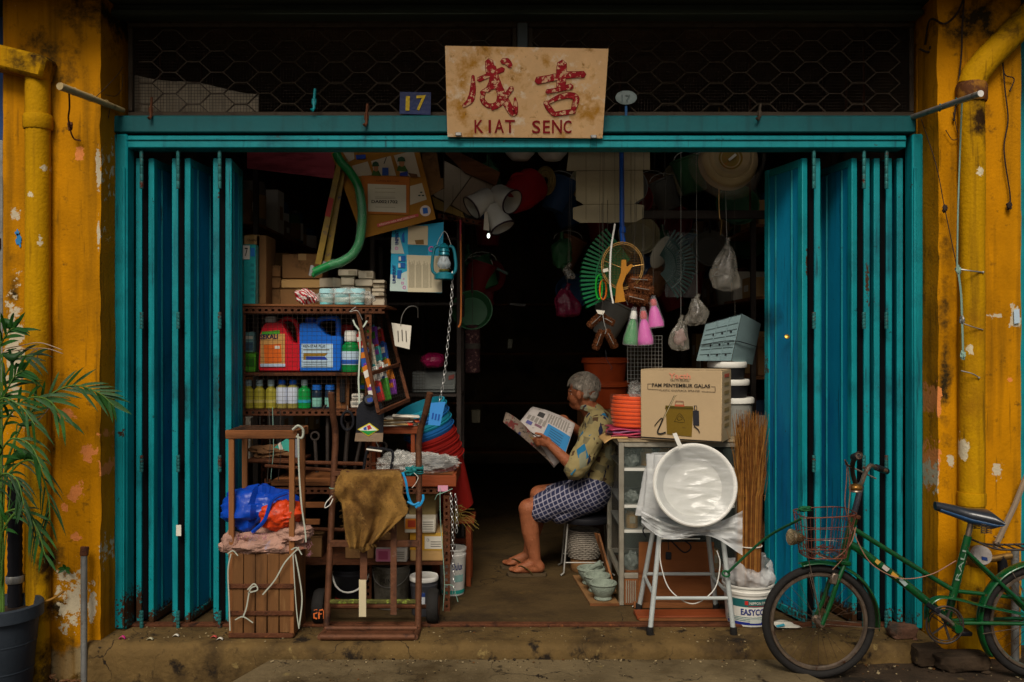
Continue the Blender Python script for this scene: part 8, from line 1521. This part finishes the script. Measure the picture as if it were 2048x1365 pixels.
frond([base, A0(-4, 940), A0(10, 850), A0(50, 800, -.46), A0(95, 800, -.46), A0(130, 840, -.47)], 14, .12, .008, LEAF, 7, .4, .35); frond([base, A0(-16, 1000), A0(-8, 930), A0(20, 880, -.5), A0(60, 890, -.52), A0(85, 940, -.54)], 14, .12, .008, LEAF, 8, .35, .45)
frond([base, A0(2, 1100), A0(12, 1050, -.48), A0(45, 1020, -.5), A0(75, 1060, -.52), A0(90, 1110, -.53)], 12, .10, .007, LEAF, 9, .35, .5); frond([base, A0(-10, 1080), A0(-14, 1000), A0(4, 950, -.52), A0(34, 960, -.55), A0(48, 1010, -.57)], 22, .10, .006, LEAFD, 10, .35, .5); frond([base, A0(-12, 900), A0(-2, 790), A0(30, 720, -.42), A0(66, 712, -.41)], 12, .11, .008, LEAFD, 11, .45, .3)
for i, (pts, w_, m_) in enumerate((([(10, 930), (40, 908), (72, 918)], .026, LEAF), ([(-5, 1000), (4, 1020), (16, 1052)], .026, LEAF), ([(0, 640), (16, 648), (34, 650)], .022, LEAF), ([(4, 1120), (6, 1060), (2, 1000)], .02, LEAFD), ([(34, 850), (60, 848), (80, 836)], .012, LEAFD), ([(5, 710), (25, 716), (44, 704)], .018, LEAFD))):
    q_ = bez(PP(pts, -.46), 5); b = MB(); n = len(q_); sd_ = V((0, .3, 1)); l = [q_[k]+V((0, 0, 1))*w_*math.sin(math.pi*(.06+.9*k/(n-1))) for k in range(n)]; r_ = [q_[k]-V((0, .2, 1))*w_*math.sin(math.pi*(.06+.9*k/(n-1))) for k in range(n)]; b.add(l+r_, [[k, k+1, n+k+1, n+k] for k in range(n-1)]); b.build('broad_leaf', m_, palm, thick=.001); MB().tube([q_[0], base+V((0, 0, .03*i))], .003, 5).build('stalk', STEM, palm)
for i, pts in enumerate(([(0, 700, -.44), (40, 692, -.40), (80, 686, -.36), (124, 700, -.33)], [(0, 706, -.44), (60, 698, -.4), (95, 698, -.36), (126, 708, -.33)], [(62, 705, -.36), (75, 700, -.35), (74, 722, -.35), (68, 728, -.35)], [(38, 700, -.4), (46, 730, -.4), (44, 770, -.4)])): MB().tube(bez(PP(pts), 6), [.005]*(6*(len(pts)-1))+[.002], 5, flat=.5).build('dried_strand', DRY, palm)
MB().tube(PP([(72, 848, -.37), (100, 814, -.34)]), .006, 4, flat=.4).build('dried_strand', DRY, palm)
sp_ = T('standpipe', 'grey iron standpipe with open top against the yellow pillar', 'pipe', (X(168, -.27), -.27, -.24)); x = X(168, -.27); MB().tube([(x, -.27, -.24), (x, -.27, Z(1112, -.27))], .0145, 14).build('pipe', GP, sp_); MB().lathe([(.017, 0), (.019, .004), (.019, .04), (.016, .043), (.011, .04), (.010, .01), (.001, .008)], (x, -.27, Z(1112, -.27)), 16, Mx.Rotation(rad(-12), 4, 'X')).build('socket', RUST, sp_)
t = T('dark_pipe', 'black corrugated pipe running down behind the palm', 'pipe', (X(28, -.3), -.3, -.2)); MB().lathe([(.03+.003*(i % 2), .0+.02*i) for i in range(50)], (X(30, -.29), -.29, -.2), 14).build('pipe', BLACK, t); MB().lathe([(.038, .5), (.04, .505), (.04, .53), (.038, .535)], (X(30, -.29), -.29, -.2), 14, cap=False).build('clip', GALV, t)
b = MB(); r_ = random.Random(14); lm = []
for i in range(420):
    px = r_.uniform(30, 205); yy = r_.uniform(-.55, -.24); x = X(px, yy); p = V((x, yy, gz(x, yy)+.01+.055*max(0, 1-abs(px-110)/90)*r_.random())); a_ = r_.uniform(0, 6.28); L_ = r_.uniform(.015, .055); d = V((math.cos(a_), math.sin(a_), r_.uniform(-.2, .4))); leaflet(b, p, d, L_, L_*r_.uniform(.12, .3), r_.uniform(-.2, .6), (0, 0, 1))
for i in range(60):
    px = r_.uniform(20, 215); yy = r_.uniform(-.6, -.24); x = X(px, yy); p = V((x, yy, gz(x, yy)+.02+.03*r_.random())); a_ = r_.uniform(-.5, .5); b.tube([p, p+V((.1*r_.random()*math.cos(a_), .06*math.sin(a_), .01))], .002, 4)
b.build('leaf_litter', mt('dead_leaves', '#5c3c24', .9, var=.5, scale=14, dirt='#8c6c48', dscale=10, dth=.6), label='heap of dead brown leaves and twigs at the pillar foot', cat='leaf litter', kind='stuff')
rock('square concrete block beside the dead leaves', (X(190, -.42), -.40, -.19), (.14, .18, .12), 23); rock('pale pebble at the pot base', (X(40, -.5), -.36, -.19), (.05, .05, .04), 29, SLAB)
t = T('twig', 'bent yellow twig stuck to the pillar above the leaves', 'twig', P(110, 1195, -.26)); MB().tube(bez(PP([(70, 1210, -.30), (105, 1198, -.26), (128, 1182, -.235)])), .006, 6).build('stem', mt('yellow_twig', '#8c6424', .8), t); MB().tube(PP([(105, 1198, -.26), (112, 1190, -.25)]), .003, 4).build('shoot', MATS['yellow_twig'], t)
t = T('weed', 'tiny green weed sprouting from the cracked plaster', 'plant', P(130, 1145, -.215)); b = MB(); r_ = random.Random(3)
for a_ in (20, 100, 160, 200, 330): b2 = MB(); leaflet(b2, P(131, 1138, -.22), (math.cos(rad(a_)), -.4, math.sin(rad(a_))), .035, .008, .2, (0, -1, .2)); b2.build('leaf', LEAF, t)
# ---------------------------------------------------------------- flag poles, wires
def pole(name, label, pts, m, r, extra):
    t = T(name, label, 'pole', pts[-1]); MB().tube(pts, r, 10).build('shaft', m, t); return t
BAM = mt('bamboo', '#a89468', .6, var=.25, scale=10, dirt=[('#5c4a30', 8, .55, .1)]); STP = mt('steel_pole', '#8c8880', .45, .6, var=.3, scale=12, dirt='#5c4630', dscale=9, dth=.56)
p0, p1 = P(120, 173, -.55), P(246, 221, -.03); t = pole('flag_pole', 'pale bamboo pole jutting out from the yellow pillar', [p0, p0.lerp(p1, .4), p1], BAM, [.017, .016, .012], None)
for f_ in (.2, .45, .7): MB().lathe([(.0175, -.004), (.019, 0), (.0175, .004)], p0.lerp(p1, f_), 10, V((0, 0, 1)).rotation_difference((p1-p0).normalized()).to_matrix().to_4x4(), cap=False).build('node', BAM, t)
MB().tube([p0+V((0, 0, 0)), p0-(p1-p0).normalized()*.002], .0165, 10).build('end_cap', BAM, t)
p0, p1 = P(1960, 188, -.55), P(1822, 236, -.03); t = pole('flag_pole', 'grey steel pole jutting out from the pillar above the bicycle', [p0, p0.lerp(p1, .4), p1], STP, .014, None); MB().tube([p0, p0-(p1-p0).normalized()*.006], .0145, 12).build('end_cap', mt('white_cap', '#d8d4cc', .5), t)
for f_ in (.32, .55): MB().tube([p0.lerp(p1, f_)+V((.004*math.cos(a_), .017*math.cos(a_), .017*math.sin(a_))) for a_ in [2*math.pi*k/10 for k in range(10)]], .003, 4, closed=True).build('binding', GT, t)
WR = mt('dark_cable', '#2c2018', .7, var=.2, bump=0); CLO = mt('pale_cord', '#7c9888', .7, var=.2, bump=0)
def wire(label, pts, r, m, cat='cable', ys=None, end=None):
    t = T('wall_wire', label, cat, P(*pts[-1])); MB().tube(bez(PP(pts), 6), r, 5).build('strand', m, t)
    if end: crumple(P(*end), (.012, .01, .02), .7, 6, 14, int(end[0])).build('knot', m, t, ang=40)
    else: MB().sph(P(*pts[-1]), r*1.8, 8).build('end_knot', m, t)
wire('pale cord dropping from the steel pole down the drainpipe', [(1924, 198, -.40), (1920, 300, -.32), (1916, 420, -.31), (1914, 540, -.31)], .004, CLO, 'cord', end=(1916, 540, -.31))
wire('thin wire slanting from the lintel end to the drainpipe knot', [(1842, 238, -.08), (1872, 330, -.22), (1890, 420, -.25), (1914, 535, -.31)], .0022, WR, end=(1890, 418, -.25)); wire('tangle of cord hanging down the drainpipe below the knot', [(1916, 540, -.31), (1922, 590, -.31), (1924, 640, -.31), (1926, 705, -.31)], .005, CLO, 'cord', end=(1926, 710, -.31)); wire('grey tie wire round the drainpipe', [(1914, 538, -.31), (1940, 542, -.32), (1966, 545, -.29)], .0035, GALV, 'wire'); wire('lower tie wire round the drainpipe', [(1920, 645, -.31), (1945, 654, -.31), (1966, 660, -.29)], .0025, GALV, 'wire', end=(1924, 640, -.31)); wire('lowest tie wire on the drainpipe', [(1922, 742, -.31), (1945, 748, -.31), (1958, 756, -.3)], .003, GALV, 'wire')
wire('brown cable looping down the outer pillar face', [(2005, 118, -.22), (2010, 180, -.22), (2016, 240, -.22), (2008, 300, -.22), (2020, 390, -.22), (2018, 415, -.22)], .0035, WR, end=(2019, 412, -.22)); wire('curled cable end above the outer cable', [(2004, 120, -.22), (2010, 150, -.22), (2028, 158, -.22), (2020, 182, -.22)], .003, WR); wire('dark cable running along the drainpipe bend', [(1928, 0, -.215), (1924, 60, -.215), (1922, 120, -.215), (1908, 240, -.215)], .004, WR); wire('cable loop over the pillar top corner', [(1850, 90, -.08), (1860, 40, -.16), (1890, 48, -.22), (1915, 25, -.22), (1930, -10, -.22)], .005, WR); wire('small cable stub beside the grille end', [(1840, 98, -.08), (1852, 104, -.1), (1866, 103, -.12), (1862, 96, -.12)], .006, WR); wire('short rusty wire curl beside the drainpipe', [(1906, 225, -.22), (1914, 260, -.22), (1918, 275, -.22), (1905, 280, -.22), (1892, 262, -.22)], .002, WR)
wire('rusty wire hanging from the bamboo pole', [(138, 182, -.48), (139, 215, -.4), (137, 240, -.3), (146, 275, -.24), (162, 282, -.22)], .004, RUST, 'wire', end=(141, 252, -.26)); wire('thin black wires springing from the bamboo pole', [(185, 200, -.25), (205, 182, -.2), (235, 150, -.1), (245, 135, -.06)], .0018, WR); wire('curly black wire at the lintel end', [(210, 190, -.22), (232, 192, -.1), (244, 175, -.07), (246, 150, -.06)], .0018, WR); wire('black wire tail below the bamboo pole', [(222, 205, -.12), (218, 230, -.12), (215, 240, -.12)], .002, WR)
# peeled plaster and posters' remains on the pillars
PEEL = mt('bare_orange_plaster', '#c07848', .9, var=.2, scale=20, bump=.4); PEELW = mt('bare_white_plaster', '#c0b8a4', .9, var=.2, scale=20, bump=.4); BLUEP = mt('blue_old_paint', '#2c78b0', .7, var=.2); BARE = mt('grey_bare_render', '#8c8468', .95, var=.35, scale=14, bump=.6, dirt='#5c5440', dscale=10, dth=.55)
def flake(cx, cy, rx, ry, m, par, seed, y=-.206, n=26):
    r_ = random.Random(seed); pts = []
    for k in range(n):
        a_ = 2*math.pi*k/n; q_ = .55+.45*abs(noise.noise(V((math.cos(a_)*1.7+seed, math.sin(a_)*1.7, seed*.3))))*2+.16*r_.uniform(-1, 1); pts.append(P(cx+rx*q_*math.cos(a_), cy+ry*q_*math.sin(a_), y))
    c = P(cx, cy, y); b = MB(); b.add([c+V((0, -.001, 0))]+[p+V((0, -.001, 0)) for p in pts], [[0, 1+(k+1) % n, 1+k] for k in range(n)]); b.build('peeled_patch', m, par)
for a_ in ((38, 480, 8, 16, 2), (34, 466, 5, 8, 2)): flake(*a_[:4], BLUEP, pl, a_[0])
quad('paper_remnant', P(2027, 620, -.206), P(2038, 618, -.206), P(2028, 648, -.206), prn('#a8bcc8'), pr_, .002)
# neighbours' fronts beyond the pillars
for s, x0, x1, lb, m_ in ((-1, -4.4, X(4, -.1), 'blue painted shutter of the neighbouring shop past the palm', mt('neighbour_blue', '#2c4a7c', .6, var=.2)), (1, X(2046, -.1), 4.4, 'teal painted shutter of the neighbouring shop past the bicycle', TEAL)):
    t = T('neighbour_shutter', lb, 'shutter', ((x0+x1)/2, .0, -.2)); MB().box(((x0+x1)/2, .02, 1.4), (x1-x0, .05, 3.3)).build('panel', m_, t)
    for k in range(8): MB().box((x0+(x1-x0)*(k+.5)/8, -.012, 1.3), (.05, .02, 2.6), b=.006).build('rib', m_, t)
t = T('grey_post', 'weathered grey post beside the neighbouring blue shutter', 'post', (X(3, -.15), -.14, -.2)); MB().box((X(2, -.14), -.14, 1.1), (.035, .035, 2.6), b=.004).build('post', GP, t); MB().box((X(2, -.14), -.162, 1.9), (.02, .01, .05)).build('latch', RUST, t)

# ---------------------------------------------------------------- dim stock hanging deep in the shop
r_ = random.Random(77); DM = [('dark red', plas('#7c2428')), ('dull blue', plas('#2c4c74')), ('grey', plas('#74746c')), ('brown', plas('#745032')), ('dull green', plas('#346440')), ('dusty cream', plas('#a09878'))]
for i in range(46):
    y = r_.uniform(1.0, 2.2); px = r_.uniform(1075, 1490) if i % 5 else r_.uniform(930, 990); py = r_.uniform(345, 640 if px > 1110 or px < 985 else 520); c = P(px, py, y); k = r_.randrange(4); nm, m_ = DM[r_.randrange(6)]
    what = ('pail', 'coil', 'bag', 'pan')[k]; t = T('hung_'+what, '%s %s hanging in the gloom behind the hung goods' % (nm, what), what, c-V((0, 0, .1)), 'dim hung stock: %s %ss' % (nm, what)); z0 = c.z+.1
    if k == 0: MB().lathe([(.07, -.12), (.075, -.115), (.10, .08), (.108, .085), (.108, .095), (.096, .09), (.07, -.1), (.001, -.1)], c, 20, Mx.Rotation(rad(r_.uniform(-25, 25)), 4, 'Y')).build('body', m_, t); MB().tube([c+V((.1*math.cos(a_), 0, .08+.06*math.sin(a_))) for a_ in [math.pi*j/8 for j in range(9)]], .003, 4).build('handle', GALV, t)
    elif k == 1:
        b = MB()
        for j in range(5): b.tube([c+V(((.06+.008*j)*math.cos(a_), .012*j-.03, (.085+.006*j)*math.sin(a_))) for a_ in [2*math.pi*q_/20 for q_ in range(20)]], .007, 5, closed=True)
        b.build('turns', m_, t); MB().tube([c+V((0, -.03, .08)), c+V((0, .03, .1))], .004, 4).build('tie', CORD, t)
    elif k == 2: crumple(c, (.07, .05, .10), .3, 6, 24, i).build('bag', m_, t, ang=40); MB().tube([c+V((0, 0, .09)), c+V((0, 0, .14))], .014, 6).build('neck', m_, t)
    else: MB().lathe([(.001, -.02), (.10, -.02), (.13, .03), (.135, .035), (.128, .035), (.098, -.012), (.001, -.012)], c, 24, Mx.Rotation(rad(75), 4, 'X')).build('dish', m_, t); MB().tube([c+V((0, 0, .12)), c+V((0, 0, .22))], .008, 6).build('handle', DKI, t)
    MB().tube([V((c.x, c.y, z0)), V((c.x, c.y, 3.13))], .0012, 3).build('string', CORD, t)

# grit, crumbs of cement and bits of dead leaf along the step, the slab joint and the pavement
r_ = random.Random(99); gm = [mt('grit_dark', '#2c2216', .95), mt('grit_pale', '#8c7c5c', .95), mt('leaf_crumb', '#5c3c1c', .9)]; b = MB()
def bit(x, y, z, s):
    M = Mx.Translation((x, y, z+s*.25)) @ Mx.Rotation(r_.uniform(0, 6), 4, 'Z') @ Mx.Rotation(r_.uniform(-.4, .4), 4, 'X'); b.x = M; b.c = r_.choice((0, 0, 1, 1, 2)); k = (.35 if b.c == 2 else .7); b.box((0, 0, 0), (s, s*r_.uniform(.5, 1), s*k*.6), None, s*.15); b.x = None
for i in range(1500):
    x = r_.uniform(-1.95, 2.05); z_ = r_.random(); s = .003+.008*r_.random()**3
    if z_ < .35: bit(x, r_.uniform(-.23, 0), .0, s)
    elif z_ < .55: bit(x, -.285-abs(r_.gauss(0, .03)), -.060 if -1.12 < x < 1.2 else gz(x, -.3), s*1.3)
    elif z_ < .75: bit(x*.55, -.3-r_.random()*.5, -.061, s)
    else: x2 = r_.choice((r_.uniform(-2.1, -1.25), r_.uniform(1.45, 2.4))); y2 = r_.uniform(-.9, -.3); bit(x2, y2, gz(x2, y2), s*1.6)
b.build('grit', gm, kind='stuff')
